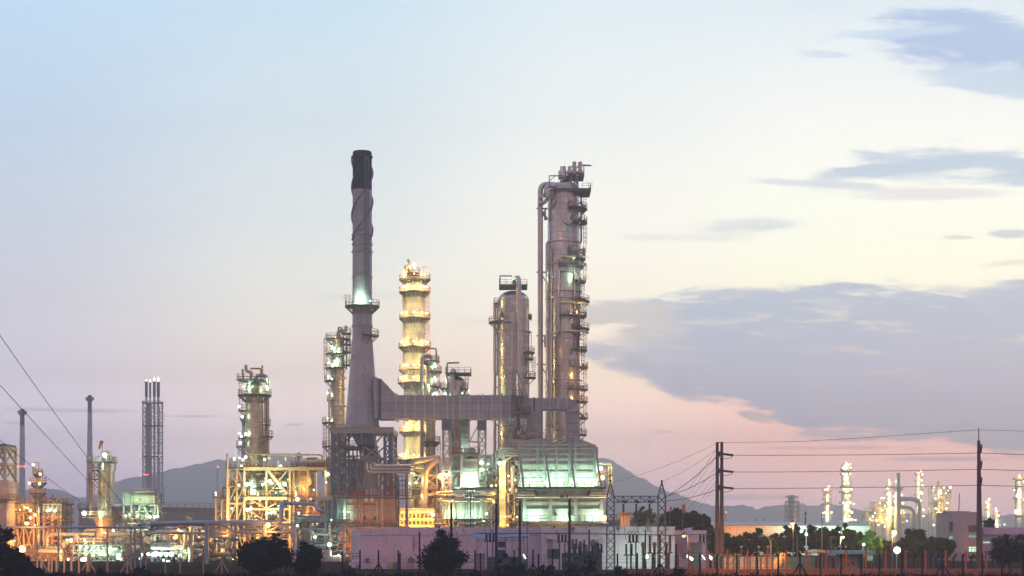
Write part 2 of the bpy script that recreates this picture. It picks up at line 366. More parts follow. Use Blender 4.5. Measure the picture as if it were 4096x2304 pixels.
hz = MB(); hz.box(-3600, 3600, -60, 5700, -1.0, 330)
ho = hz.build('haze', None, smooth=False); ho['kind'] = 'stuff'
m = bpy.data.materials.new('haze_air'); m.use_nodes = True; t = NT(m.node_tree); t.n.clear()
pv = t.new('ShaderNodeVolumePrincipled'); pv.inputs['Color'].default_value = (0.92, 0.91, 1.0, 1); pv.inputs['Density'].default_value = 4.5e-4
pv.inputs['Anisotropy'].default_value = 0.6
om = t.new('ShaderNodeOutputMaterial'); t.l.new(pv.outputs[0], om.inputs['Volume'])
ho.data.materials.clear(); ho.data.materials.append(m)
# ------------------------------------------------------------------ builders of plant equipment
nlights = [0]; LG = [1.0]
def light(T, p, c, pw, r=0.4):  # point light; some are added without a fitting, to brighten what stands near
    pw *= 1.5 if c is ORA else (1.25 if c is GREEN else 1)
    l = bpy.data.lights.new('lamp_and_fill_light', 'POINT'); l.energy = pw * LG[0]; l.color = c; l.shadow_soft_size = r
    o = bpy.data.objects.new('lamp_and_fill_light', l); col.objects.link(o); o.parent = T; o.location = Vector(p) - ORG[T.name]; nlights[0] += 1
BULB = {}
def lamp(T, p, c=GREEN, r=0.32, pw=0, off=(0, -0.7, 0.2), name='floodlight', arm=0.9):
    "a lit fitting: short bracket, housing and glowing lens; pw adds its real light"
    q = Vector(p); r *= .74 if p[1] < 900 else .5
    key = (c, round(r, 2), arm)
    if key not in BULB:
        b = MB(); b.k = 0; b.bar((0, 0.1, -arm), (0, 0.1, -r * .6), 0.07); b.box(-r * .8, r * .8, r * .1, r * .75, -r * .7, r * .7)
        b.k = 1; b.ball((0, -r * .15, 0), r, 8)
        tmp = b.build(name, [M_rail, E[c]], None, loc=(0, 0, 0)); BULB[key] = tmp.data; bpy.data.objects.remove(tmp)
    o = bpy.data.objects.new(name, BULB[key]); col.objects.link(o); o.parent = T; o.location = q - ORG[T.name]; ORG[o.name] = q
    if pw: light(T, q + Vector(off), c, pw, max(.35, r))
    return o

def rail_path(b, pts, h=1.1, t=0.075, post=1.4, closed=False):
    pts = [Vector(p) for p in pts]
    if closed: pts = pts + [pts[0]]
    for i in range(len(pts) - 1):
        a, c = pts[i], pts[i + 1]
        for hh in (h, h * .5): b.bar(a + Vector((0, 0, hh)), c + Vector((0, 0, hh)), t)
        n = max(1, int(round((c - a).length / post)))
        for k in range(n + (1 if i == len(pts) - 2 and not closed else 0)):
            q = a + (c - a) * (k / n); b.bar(q, q + Vector((0, 0, h)), t)
def platform(T, c, z, r0, r1, a0, a1, mrail=None, rails=True, br=True, big=1.0):
    "ring or sector platform (> railing) round the vertical axis c; angles in degrees, 0 = +x, -90 = towards the viewer"
    A0, A1 = radians(a0), radians(a1); full = a1 - a0 >= 359; n = max(3, int((a1 - a0) / 15))
    b = MB(); b.lathe(c[0], c[1], [(r0, z - .22), (r1, z - .22), (r1, z), (r0, z)], n, A0, A1)
    if not full:
        for t in (A0, A1):
            d = Vector((cos(t), sin(t), 0)); b.bar(Vector((*c, z - .12)) + d * r0, Vector((*c, z - .12)) + d * r1, .12, .22)
    if br:
        for k in range(n + 1):
            if k % 2 and not full: continue
            t = A0 + (A1 - A0) * k / n; d = Vector((cos(t), sin(t), 0))
            b.bar(Vector((*c, z - .2)) + d * r1 * .97, Vector((*c, z - .2 - (r1 - r0) * .9)) + d * r0, .12)
    o = b.build('platform', M_deck, T)
    if rails:
        rb = MB(); ps = [(c[0] + cos(A0 + (A1 - A0) * k / n) * (r1 - .08), c[1] + sin(A0 + (A1 - A0) * k / n) * (r1 - .08), z) for k in range(n + (0 if full else 1))]
        if not full:
            e = [(c[0] + cos(t) * r0, c[1] + sin(t) * r0, z) for t in (A0, A1)]; ps = [e[0]] + ps + [e[1]]
        rail_path(rb, ps, closed=full, t=.075 * big); rb.build('railing', mrail or M_railr, o, smooth=False)
    return o
def rectdeck(T, x0, x1, y0, y1, z, mrail=None, rails=True, mdeck=None, sides='fblr', th=.25):
    b = MB(); b.box(x0, x1, y0, y1, z - th, z); o = b.build('platform', mdeck or M_deck, T, smooth=False)
    if rails:
        rb = MB(); e = .06
        if 'f' in sides: rail_path(rb, [(x0 + e, y0 + e, z), (x1 - e, y0 + e, z)])
        if 'b' in sides: rail_path(rb, [(x0 + e, y1 - e, z), (x1 - e, y1 - e, z)])
        if 'l' in sides: rail_path(rb, [(x0 + e, y0 + e, z), (x0 + e, y1 - e, z)])
        if 'r' in sides: rail_path(rb, [(x1 - e, y0 + e, z), (x1 - e, y1 - e, z)])
        rb.build('railing', mrail or M_railr, o, smooth=False)
    return o
def ladder(T, x, y, z0, z1, m=None, cage=True, w=.55):
    b = MB()
    for s in (-1, 1): b.bar((x + s * w / 2, y, z0), (x + s * w / 2, y, z1), .09)
    k = z0
    while k < z1: b.bar((x - w / 2, y, k), (x + w / 2, y, k), .06); k += .45
    if cage:
        k = z0 + 2.2
        while k < z1:
            for p, q in (((-.4, 0), (-.45, -.5)), ((-.45, -.5), (0, -.75)), ((0, -.75), (.45, -.5)), ((.45, -.5), (.4, 0))):
                b.bar((x + p[0], y + p[1], k), (x + q[0], y + q[1], k), .06)
            k += 1.0
        for q in ((-.45, -.5), (0, -.75), (.45, -.5)): b.bar((x + q[0], y + q[1], z0 + 2.2), (x + q[0], y + q[1], z1), .05)
    return b.build('ladder', m or M_railr, T, smooth=False)
def pipe(T, pts, r, m=None, name='pipe', bend=None, n=10):
    return MB().tube(pts, r, n, bend=(r * 2.6 if bend is None else bend)).build(name, m or M_pipe, T)
def nozzle(T, c, R, ang, z, r, ln=.5, m=None):
    "round manway on a shell"
    t = radians(ang); d = Vector((cos(t), sin(t), 0)); p = Vector((c[0], c[1], z)) + d * (R - .15)
    b = MB(); b.tube([p, p + d * (ln * .8)], r * .8, 16); b.tube([p + d * ln * .7, p + d * ln * 1.15], r, 16); b.tube([p + d * ln, p + d * ln * 1.3], r * .45, 12)
    return b.build('manway', m or M_pipe, T)

def tower(name, label, px, D, segs, mshell, head='dome', cat='tower', group=None, bands=(), n=28, zb=0.0, extra_top=0):
    """vertical vessel: segs = [(row, half width px) ...] from top to bottom"""
    cx = X(px, D); T = thing(name, label, cat, (cx, D, zb), group)
    prof = [(S(w_, D), Z(y, D)) for y, w_ in segs][::-1]
    prof = [(prof[0][0], zb)] + prof if prof[0][1] > zb else prof
    R, zt = prof[-1]
    if head == 'dome':
        prof += [(R * cos(a), zt + R * .62 * sin(a)) for a in [pi / 2 * k / 7 for k in range(1, 7)]] + [(.001, zt + R * .62)]
    b = MB(); b.lathe(cx, D, prof, n); b.build('shell', mshell, T)
    for y, w_ in bands:
        z = Z(y, D); r = S(w_, D); b = MB(); b.lathe(cx, D, [(r - .3, z - .12), (r + .22, z - .12), (r + .22, z + .12), (r - .3, z + .12)], n); b.build('stiffener_ring', M_pipe, T)
    return T, (cx, D), R

def lattice_face(b, A, B, z0, z1, nz, w=.14, x=True, zig=False, hor=True):
    "bracing between two uprights A(z) and B(z), functions returning points"
    for k in range(nz):
        za = z0 + (z1 - z0) * k / nz; zb = z0 + (z1 - z0) * (k + 1) / nz
        if zig: b.bar(A(za) if k % 2 else B(za), B(zb) if k % 2 else A(zb), w)
        elif x: b.bar(A(za), B(zb), w); b.bar(B(za), A(zb), w)
        if hor: b.bar(A(zb), B(zb), w)
def frame(T, xs, ys, zs, w=.4, m=None, brace='x', bw=.2, bays=None, mb=None, deckz=(), mrail=None, skipf=0.0, rails=True, front_brace=True):
    "open steel frame: one part per upright, per storey of beams and per braced face; decks with railings"
    m = m or M_steelp; mb = mb or m; rnd = random.Random(int(xs[0] * 10) + len(xs))
    for x in xs:
        for y in ys: MB().bar((x, y, zs[0]), (x, y, zs[-1]), w).build('upright', m, T, smooth=False)
    for z in zs[1:]:
        b = MB(); zz = z - w / 2
        for y in ys:
            for a, c in zip(xs[:-1], xs[1:]): b.bar((a + w / 2, y, zz), (c - w / 2, y, zz), w * .7, w)
        for x in xs: b.bar((x, ys[0] + w / 2, zz), (x, ys[-1] - w / 2, zz), w * .7, w)
        b.build('beam', m, T, smooth=False)
    for yi, y in enumerate(ys):
        if yi not in (0, len(ys) - 1): continue
        b = MB()
        for i in range(len(xs) - 1):
            for k in range(len(zs) - 1):
                if rnd.random() < skipf: continue
                a, c, p, q = xs[i], xs[i + 1], zs[k], zs[k + 1]
                if brace == 'x': b.bar((a, y, p), (c, y, q), bw); b.bar((c, y + bw, p), (a, y + bw, q), bw)
                elif brace == 'd':
                    if rnd.random() < .5: b.bar((a, y, p), (c, y, q), bw)
                    else: b.bar((c, y, p), (a, y, q), bw)
                elif brace == 'k': mx = (a + c) / 2; b.bar((a, y, p), (mx, y, q - w), bw); b.bar((c, y, p), (mx, y, q - w), bw)
        if b.f: b.build('bracing', mb, T, smooth=False)
    for x in (xs[0], xs[-1]):
        b = MB()
        for j in range(len(ys) - 1):
            for k in range(len(zs) - 1):
                b.bar((x, ys[j], zs[k]), (x, ys[j + 1], zs[k + 1]), bw)
                if brace == 'x': b.bar((x + bw, ys[j + 1], zs[k]), (x + bw, ys[j], zs[k + 1]), bw)
        if b.f: b.build('bracing', mb, T, smooth=False)
    for z in deckz: rectdeck(T, xs[0] - .6, xs[-1] + .6, ys[0] - .7, ys[-1] + .5, z + .06, mrail or M_railo, rails)

def clutter(T, x0, x1, y0, y1, z0, z1, n, seed, mats, rmin=.08, rmax=.28, gear=0):
    "the pipework, valves and small vessels that crowd a process unit: each a part"
    r = random.Random(seed)
    for i in range(n):
        rad = r.uniform(rmin, rmax); m = r.choice(mats); y = r.uniform(y0, y1)
        kind = r.random()
        if kind < .42:
            za = r.uniform(z0, z0 + (z1 - z0) * .45); zb_ = r.uniform(za + (z1 - z0) * .3, z1); x = r.uniform(x0, x1)
            dxx = r.uniform(-1, 1) * (x1 - x0) * .2; xe = min(x1, max(x0, x + dxx))
            pts = [(x, y, za), (x, y, zb_)] + ([(xe, y, zb_)] if r.random() < .6 else [])
        elif kind < .85:
            xa = r.uniform(x0, x0 + (x1 - x0) * .5); xb = r.uniform(xa + (x1 - x0) * .25, x1); z = r.uniform(z0, z1); ze = min(z1, max(z0, z + r.uniform(-1, 1) * (z1 - z0) * .35))
            pts = [(xa, y, z), (xb, y, z)]
            if r.random() < .7: pts += [(xb, y, ze)]
            if r.random() < .4: pts = [(xa, y, z + (z - ze) * .6 if z0 < z + (z - ze) * .6 < z1 else z0)] + pts
        else:
            x = r.uniform(x0, x1); z = r.uniform(z0, z1); pts = [(x, y0, z), (x, y1, z)]
        MB().tube(pts, rad, 8, bend=rad * 2.5).build('pipe', m, T)
    for i in range(gear):
        x = r.uniform(x0, x1); y = r.uniform(y0, y1); z = z0 + (z1 - z0) * r.random(); b = MB(); h = r.uniform(.5, 1.3); q = r.uniform(.2, .5)
        k = r.random()
        if k < .4: b.lathe(x, y, [(q * .7, z), (q, z + .1), (q, z + h), (q * .5, z + h + .25), (.001, z + h + .3)], 10); nm = 'small_vessel'
        elif k < .7:
            b.tube([(x - h, y, z), (x + h, y, z)], q, 10); b.lathe(x, y, [(.1, z), (.1, z + q + .5), (q * .8, z + q + .55), (q * .8, z + q + .62), (.001, z + q + .63)], 10); nm = 'valve'
        else: b.box(x - q, x + q, y - q * .6, y + q * .6, z, z + h); b.bar((x - q * .7, y, z - .6), (x - q * .7, y, z), .08); b.bar((x + q * .7, y, z - .6), (x + q * .7, y, z), .08); nm = 'junction_box'
        b.build(nm, r.choice(mats), T)
# ------------------------------------------------------------------ the tall chimney on its steel frame
D0 = 345.0
cx = X(1449, D0)
T = thing('chimney', 'tall grey chimney with a black top and flared cone standing on a dark steel frame', 'chimney', (cx, D0, Z(1706, D0)))
def pr(rows, D=D0): return [(S(w_, D), Z(y, D)) for y, w_ in rows][::-1]
MB().lathe(cx, D0, pr([(1345, 39.5), (1400, 44), (1480, 50), (1600, 60), (1706, 68)]), 40).build('cone', M_conc, T)
MB().lathe(cx, D0, pr([(761, 38.5), (1345, 39.5)]), 40).build('shaft', M_conc, T)
b = MB(); b.lathe(cx, D0, pr([(612, 38), (761, 38.5)]) + [(S(36, D0), Z(607, D0)), (S(34, D0), Z(612, D0)), (S(34, D0), Z(640, D0))], 40); b.build('black_top', M_black, T)
for y, w_ in ((628, 41), (836, 40), (941, 42), (978, 41), (1008, 42), (1110, 41), (1306, 42)):
    z = Z(y, D0); r = S(w_, D0); MB().lathe(cx, D0, [(r - .4, z - .13), (r + .05, z - .13), (r + .05, z + .13), (r - .4, z + .13)], 40).build('stiffener_ring', M_steelp if y > 700 else M_black, T)
for k in range(3):       # helical strakes
    b = MB(); R0 = S(38.6, D0); R1 = S(45, D0); z0 = Z(965, D0); z1 = Z(630, D0); n = 60; th = .05
    for i in range(n):
        ts = []
        for j in (i, i + 1):
            q = j / n; a = radians(200 + 120 * k) + q * 2 * pi * 0.98; z = z0 + (z1 - z0) * q
            ts.append((a, z))
        (a, z), (a2, z2) = ts
        p = lambda R, a, z: (cx + cos(a) * R, D0 + sin(a) * R, z)
        b.hexa([p(R0, a, z), p(R1, a, z), p(R1, a2, z2), p(R0, a2, z2), p(R0, a, z + .16), p(R1, a, z + .16), p(R1, a2, z2 + .16), p(R0, a2, z2 + .16)])
    b.build('helical_strake', M_steel, T)
ladder(T, X(1471, D0), D0 - S(40, D0) - .2, Z(1225, D0), Z(632, D0), M_steel)
platform(T, (cx, D0), Z(1225, D0), S(39, D0), S(70, D0), 0, 360, M_railr)
platform(T, (cx, D0), Z(1342, D0), S(41, D0), S(67, D0), -85, 40, M_railr)
b = MB()
for xx, t_ in ((1384, 1180), (1401, 1178)): b.bar((X(xx, D0), D0 - 1, Z(1225, D0)), (X(xx, D0), D0 - 1, Z(t_, D0)), .09)
b.bar((X(1374, D0), D0 - 1, Z(1186, D0)), (X(1406, D0), D0 - 1, Z(1186, D0)), .08); b.bar((X(1374, D0), D0 - 1, Z(1196, D0)), (X(1404, D0), D0 - 1, Z(1190, D0)), .08); b.build('antenna', M_railr, T)
MB().lathe(cx, D0, [(S(70, D0), Z(1711, D0)), (S(72, D0), Z(1711, D0)), (S(70, D0), Z(1701, D0)), (S(66, D0), Z(1700, D0))], 40).build('base_flange', M_steelp, T)
for (ax, pw) in ((1436, 900), (1462, 350)): light(T, (X(ax, D0), D0 - S(39, D0) - 1.15, Z(1214, D0)), GREEN, pw * .8, .3)
lamp(T, (X(1486, D0), D0 - 3.4, Z(1212, D0)), WHT, .22)

# the frame beneath it
T = thing('chimney_trestle', 'dark blue grey lattice steel frame carrying the tall chimney', 'steel frame', (X(1449, D0), D0, Z(1989, 339)))
xs = [X(1332, 339), X(1356, 339), X(1400, 345), X(1500, 345), X(1539, 345), X(1566, 339)]
zb = Z(1989, 339); zt = Z(1709, 339); yf, yk = 338.5, 351.5
for x in (X(1330, yf), X(1357, yf), X(1539, yf), X(1566, yf)):
    for y in (yf, yk): MB().bar((x, y, zb), (x, y, zt), .55 if y == yf else .45).build('upright', M_steel, T, smooth=False)
for x in (X(1395, 348), X(1500, 348)): MB().bar((x, 348, zb), (x, 348, zt), .45).build('upright', M_steel, T, smooth=False)
L = [Z(q, yf) for q in (1989, 1918, 1868, 1828, 1785, 1730)]
xl, xl2, xr2, xr = X(1330, yf), X(1357, yf), X(1539, yf), X(1566, yf)
for q in L[1:-1]:
    for y in (yf, yk):
        for p0, p1 in (((xl, y, q), (xl2, y, q)), ((xr2, y, q), (xr, y, q)), ((xl2, y + .3, q), (X(1418, yf), y + .3, q))): MB().bar(p0, p1, .4).build('beam', M_steel, T, smooth=False)
    for x in (xl, xr): MB().bar((x, yf + .3, q), (x, yk - .3, q), .35).build('beam', M_steel, T, smooth=False)
for (a, c) in ((xl, xl2), (xr2, xr)):
    for y in (yf, yk):
        b = MB()
        for q, q2 in zip(L[:-1], L[1:]):
            mxx = (a + c) / 2; b.bar((a, y, q), (mxx, y, (q + q2) / 2), .24); b.bar((mxx, y, (q + q2) / 2), (c, y, q2), .24); b.bar((c, y, q), (a, y, q2), .24)
        b.build('bracing', M_steel, T, smooth=False)
for x in (xl, xl2, xr):
    b = MB()
    for q, q2 in zip(L[:-1], L[1:]): b.bar((x, yf, q), (x, 345, q2), .22); b.bar((x, 345, q2), (x, yk, q), .22); b.bar((x, yf, q2), (x, 345, q), .22)
    b.build('bracing', M_steel, T, smooth=False)
b = MB()
for q, q2 in zip(L[:-1], L[1:]): b.bar((xl2, yf + .2, q), (X(1418, yf), yf + 2, q2), .26); b.bar((X(1485, yf), yf + 3, q), (xr2, yf + .2, q2), .2)
b.bar((X(1375, yf), yf - .3, L[0]), (X(1445, yf), yf - .3, L[3]), .34); b.bar((X(1445, yf), yf - .3, L[3]), (X(1420, yf), yf - .3, L[5]), .3)
b.build('bracing', M_steel, T, smooth=False)
b = MB(); zt0, zt1 = Z(1730, yf), Z(1711, yf)
b.box(xl - .4, xr + .4, yf - .25, yf + .25, zt0, zt1); b.box(xl - .4, xr + .4, yk - .25, yk + .25, zt0, zt1)
for x in (xl, xl2, X(1449, yf), xr2, xr): b.box(x - .25, x + .25, yf - .35, yk + .35, zt0 + .05, zt1 - .05)
b.box(xl - .5, xr + .5, yf - .45, yf + .3, zt1, zt1 + .12); b.box(xl - .5, xr + .5, yf - .45, yf + .3, zt0 - .12, zt0)
b.build('ring_beam', M_steelp, T, smooth=False)
rectdeck(T, X(1440, 341), X(1500, 341), 337.4, 343, Z(1775, 338), M_rail); rectdeck(T, X(1357, 338), X(1440, 338), 337.6, 342, Z(1785, 338), M_rail)
# casing below the cone
T = thing('heater_stack_casing', 'tapering panelled casing with three bent pipes inside the chimney frame', 'furnace casing', (X(1482, 343), 343, Z(1989, 343)))
def q4(b, xa, xb, ya, yb, za, xc, xd, yc, yd, zd): b.hexa([(xa, ya, za), (xb, ya, za), (xb, yb, za), (xa, yb, za), (xc, yc, zd), (xd, yc, zd), (xd, yd, zd), (xc, yd, zd)])
b = MB(); b.box(X(1454, 340), X(1512, 340), 340, 349, Z(1989, 340), Z(1833, 340)); b.build('casing', M_panel, T, smooth=False)
b = MB(); q4(b, X(1454, 340), X(1512, 340), 340, 349, Z(1830, 340), X(1446, 341), X(1506, 341), 341, 348, Z(1825, 340)); b.box(X(1449, 340), X(1524, 340), 339.4, 349, Z(1836, 340), Z(1828, 340)); b.build('casing_flange', M_steelp, T, smooth=False)
b = MB(); q4(b, X(1452, 340), X(1512, 340), 340, 349, Z(1828, 340), X(1452, 340), X(1512, 340), 340, 349, Z(1822, 340)); q4(b, X(1452, 340), X(1514, 340), 340.2, 349, Z(1822, 340), X(1452, 340), X(1514, 340), 340.2, 349, Z(1832 - 50, 340) - 2); q4(b, X(1452, 340), X(1514, 340), 340.2, 349, Z(1832, 340), X(1452, 340), X(1514, 340), 340.2, 349, Z(1824, 340)); b.build('casing', M_panel, T, smooth=False)
b = MB(); q4(b, X(1452, 340), X(1514, 340), 340.3, 349, Z(1826, 340), X(1452, 340), X(1514, 340), 340.3, 349, Z(1820, 340)); q4(b, X(1452, 340), X(1514, 340), 340.3, 349, Z(1825, 340), X(1433, 341), X(1497, 341), 341, 348, Z(1785, 340)); q4(b, X(1430, 341), X(1497, 341), 341, 348, Z(1785, 340), X(1405, 342), X(1493, 342), 341, 349, Z(1733, 340)); b.build('hood', M_steel, T, smooth=False)
for k, (xk, yk_) in enumerate(((1469, 1888), (1484, 1876), (1500, 1863))):
    D = 337.5 - k * .1
    pipe(T, [(X(xk, D), D + 2.6, Z(1855, D)), (X(xk, D), D, Z(1855, D)), (X(xk, D), D, Z(yk_, D)), (X(1648, D), D, Z(yk_, D)), (X(1650, D), D + 12, Z(yk_, D))], .32, M_pipe, bend=.8)
for xk in (1468, 1484, 1499): MB().tube([(X(xk, 337), 337.2, Z(1989, 337)), (X(xk, 337), 337.2, Z(1962, 337)), (X(xk, 337), 340, Z(1962, 337))], .38, 10, bend=.8).build('pipe', M_pipe, T)
for xk in (1412, 1428, 1444): MB().bar((X(xk, 341), 341, Z(1989, 341)), (X(xk, 341), 341, Z(1800, 341)), .3).build('upright', M_steelp, T, smooth=False)
b = MB()
for r_ in range(5): b.bar((X(1398, 341), 341, Z(1960 - r_ * 34, 341)), (X(1452, 341), 341, Z(1960 - r_ * 34, 341)), .22)
b.box(X(1396, 342), X(1452, 342), 342, 347, Z(1989, 342), Z(1838, 342)); b.build('side_wall', M_steelp, T, smooth=False)
rectdeck(T, X(1400, 338), X(1532, 338), 336.8, 340, Z(1989, 338) + .4, M_railr)
for a, c in (((1456, 1905), (1446, 1989)), ((1516, 1905), (1525, 1989)), ((1456, 1785), (1514, 1828)), ((1514, 1785), (1456, 1828)), ((1420, 1905), (1452, 1978)), ((1440, 1700), (1452, 1825)), ((1490, 1700), (1512, 1825))):
    MB().bar((X(a[0], 338), 339, Z(a[1], 338)), (X(c[0], 338), 339, Z(c[1], 338)), .3).build('brace', M_steelp, T, smooth=False)
clutter(T, X(1515, 339), X(1560, 339), 339, 344, Z(1985, 339), Z(1850, 339), 12, 5, [M_steel, M_rail, M_pipe, M_dark], .08, .25, 4)

# the furnace block they stand on
T = thing('furnace_block', 'long panelled furnace block with mauve sheet walls beneath the chimney frame', 'furnace', (X(1450, 335), 335, 0))
x0, x1 = X(1372, 334), X(1577, 334)
b = MB(); b.box(x0, x1, 335, 350, Z(2250, 335), Z(1993, 335)); b.build('wall', M_panel, T, smooth=False)
b = MB(); b.box(X(1303, 336), x0 - .05, 336.5, 350, 0, Z(1996, 335)); b.build('wall', mat('side_sheet', (.30, .25, .26), .6, .05, 'panel', gx=1.4, gz=2.2), T, smooth=False)
for xx in (1303, 1326, 1352, 1378, 1446, 1508, 1577): MB().box(X(xx, 334) - .22, X(xx, 334) + .22, 334.4, 334.95, 0, Z(1990, 334)).build('upright', M_steelp if xx > 1360 else M_steel, T, smooth=False)
for yy in (2023, 2046, 2082):
    b = MB(); b.bar((x0, 334.7, Z(yy, 334)), (x1, 334.7, Z(yy, 334)), .25, .25); b.build('wall_rail', M_steelp, T, smooth=False)
b = MB()
for k in range(9): xx = 1307 + k * 7.6; b.bar((X(xx, 335), 336.2, 3), (X(xx, 335), 336.2, Z(2000, 335)), .12)
for yy in (2023, 2046): b.bar((X(1303, 335), 336.1, Z(yy, 335)), (X(1372, 335), 336.1, Z(yy, 335)), .18)
b.build('cladding_rib', M_steelp, T, smooth=False)
b = MB(); b.bar((X(1262, 333), 333, Z(1999, 333)), (X(1330, 334), 334, Z(1989, 334)), .3, .8); b.bar((X(1330, 334), 334, Z(1989, 334)), (X(1582, 334), 334, Z(1991, 334)), .3, .7); b.build('eaves_beam', M_steelp, T, smooth=False)
rectdeck(T, X(1330, 333), X(1590, 333), 333, 334.4, Z(1989, 333), M_railr)
rectdeck(T, X(1276, 333), X(1620, 333), 332.5, 334.4, Z(2104, 333), M_railr)
b = MB(); b.box(X(1276, 333), X(1642, 333), 332.6, 333.1, Z(2111, 333), Z(2105.5, 333)); b.build('walkway_beam', M_steelp, T, smooth=False)
for xx in (1466, 1488): MB().tube([(X(xx, 333), 335, Z(2000, 333)), (X(xx, 333), 332.6, Z(2000, 333))], .42, 14).build('burner', M_pipew, T)
for xx in (1458, 1500):
    b = MB(); b.box(X(xx - 4, 334), X(xx + 4, 334), 334.3, 335, Z(2078, 334), Z(2066, 334)); b.box(X(xx - 2, 334), X(xx + 2, 334), 334.1, 334.3, Z(2075, 334), Z(2069, 334)); b.build('inspection_door', M_dark, T, smooth=False)
for xx, yt in ((1424, 1962), (1436, 1962), (1422, 2070)): ladder(T, X(xx, 333), 333.2, Z(2120, 333), Z(yt, 333), M_railr)
for xx in (1527, 1531): MB().bar((X(xx, 333), 333.2, 2), (X(xx, 333), 333.2, Z(1960, 333)), .16).build('pipe', M_steelp, T, smooth=False)
b = MB()
for xx in (1584, 1592): b.bar((X(xx, 333), 333.6, 0), (X(xx, 333), 333.6, Z(1905, 333)), .28)
z = 1
while z < Z(1905, 333): b.bar((X(1584, 333), 333.6, z), (X(1592, 333), 333.6, z), .22); z += .55
b.build('stair_tower', M_dark, T, smooth=False)
MB().lathe(X(1628, 338), 338, [(S(7.5, 338), 0), (S(7.5, 338), Z(1882, 338))], 16).build('vent_pipe', mat('vent_pipe', (.26, .22, .26), .45, .3), T)
rectdeck(T, X(1590, 335), X(1650, 335), 334.5, 338, Z(1992, 335), M_railr)
b = MB()
for i in range(9): b.bar((X(1545 + i * 9, 336), 336 + (i % 3), Z(1989, 336)), (X(1545 + i * 9, 336), 336 + (i % 3), Z(1890 + (i * 13) % 40, 336)), .14)
for i in range(5): b.bar((X(1540, 336), 336, Z(1980 - i * 19, 336)), (X(1625, 336), 336, Z(1980 - i * 19, 336)), .16)
b.build('pipe_support', M_railr, T, smooth=False)
light(T, (X(1373, 333), 333.3, Z(2055, 333)), GREEN, 260, .3); lamp(T, (X(1353, 333), 332.8, Z(2083, 333)), WHT, .22)
for xx, p_ in ((1420, 900), (1530, 900)): light(T, (X(xx, 326), 325, Z(2150, 326)), ORA, p_, 1.0)

# ------------------------------------------------------------------ the big flue duct
T = thing('flue_duct', 'long grey riveted sheet duct running from the chimney cone to the heater roof', 'duct', (X(1900, 344), 344, Z(1681, 344)))
Dd = 344.0; yA, yB = 341.3, 346.7
b = MB(); b.prism([(X(1480, Dd), Z(1510, Dd)), (X(1498, Dd), Z(1700, Dd)), (X(1515, Dd), Z(1676, Dd)), (X(1515, Dd), Z(1519, Dd))][:0] or [(X(1497, Dd), Z(1506, Dd)), (X(1502, Dd), Z(1675, Dd)), (X(1520, Dd), Z(1678, Dd)), (X(1520, Dd), Z(1519, Dd))], yA, yB); b.build('inlet', M_duct, T, smooth=False)
b = MB()
for xx in (1516, 1521, 1526): b.box(X(xx, Dd), X(xx + 2.5, Dd), yA - .25, yB + .25, Z(1680, Dd), Z(1519, Dd))
b.box(X(1516, Dd), X(1528, Dd), yA + .02, yB - .1, Z(1677, Dd), Z(1523, Dd)); b.build('expansion_joint', M_steel, T, smooth=False)
def ribs(xs_, zt_, zb_, ya=yA, yb=yB):
    for xx in xs_:
        b = MB(); x = X(xx, Dd); zt1, zb1 = (zt_(xx), zb_(xx)) if callable(zt_) else (zt_, zb_)
        b.box(x - .13, x + .13, ya - .3, yb + .22, zb1 - .22, zt1 + .22); b.build('duct_rib', M_rib, T, smooth=False)
b = MB(); b.prism([(X(1528, Dd), Z(1680, Dd)), (X(1588, Dd), Z(1680, Dd)), (X(1588, Dd), Z(1584, Dd)), (X(1553, Dd), Z(1545, Dd)), (X(1528, Dd), Z(1521, Dd))], yA, yB); b.build('transition', M_duct, T, smooth=False)
ribs([1588], Z(1582, Dd), Z(1682, Dd))
b = MB(); b.box(X(1588, Dd), X(2107, Dd), yA, yB, Z(1678, Dd), Z(1585, Dd)); b.build('duct_run', M_duct, T, smooth=False)
ribs([1625, 1663, 1702, 1740, 1790, 1816, 1843, 1879, 1915, 1932, 1968, 2005, 2041, 2075], Z(1585, Dd), Z(1678, Dd))
b = MB()
for yy in (1608, 1640): b.bar((X(1528, Dd), yA - .06, Z(yy, Dd)), (X(2107, Dd), yA - .06, Z(yy, Dd)), .1, .1)
b.build('seam_bar', M_rib, T, smooth=False)
b = MB(); b.prism([(X(2107, Dd), Z(1755, Dd)), (X(2164, Dd), Z(1755, Dd)), (X(2164, Dd), Z(1641, Dd)), (X(2164, Dd), Z(1596, Dd)), (X(2107, Dd), Z(1596, Dd))], yA, yB); b.build('drop_leg', M_duct, T, smooth=False)
b = MB(); xe = 2266; b.box(X(2164, Dd), X(xe, Dd), yA + .3, yB - .3, Z(1641, Dd), Z(1596, Dd)); b.build('duct_run', M_duct, T, smooth=False)
ribs([2136, 2164, 2197, 2231, 2266], Z(1596, Dd), Z(1641, Dd), yA + .3, yB - .3)
arc = [(X(2266 + 49 * sin(a), Dd), Z(1641 - 45 * cos(a), Dd)) for a in [pi / 2 * k / 8 for k in range(9)]]
b = MB(); b.prism([(X(2263, Dd), Z(1641, Dd))] + [(X(2264, Dd), Z(1755, Dd)), (X(2315, Dd), Z(1755, Dd))] + arc[::-1], yA + .3, yB - .3); b.build('elbow', M_duct, T, smooth=False)
b = MB(); b.bar((X(2263, Dd), yA + .1, Z(1641, Dd)), (X(2302, Dd), yA + .1, Z(1612, Dd)), .22); b.bar((X(2117, Dd), yA - .1, Z(1684, Dd)), (X(2164, Dd), yA - .1, Z(1641, Dd)), .22)
for yy in (1650, 1692, 1724): b.bar((X(2262, Dd), yA + .1, Z(yy, Dd)), (X(2316, Dd), yA + .1, Z(yy, Dd)), .2)
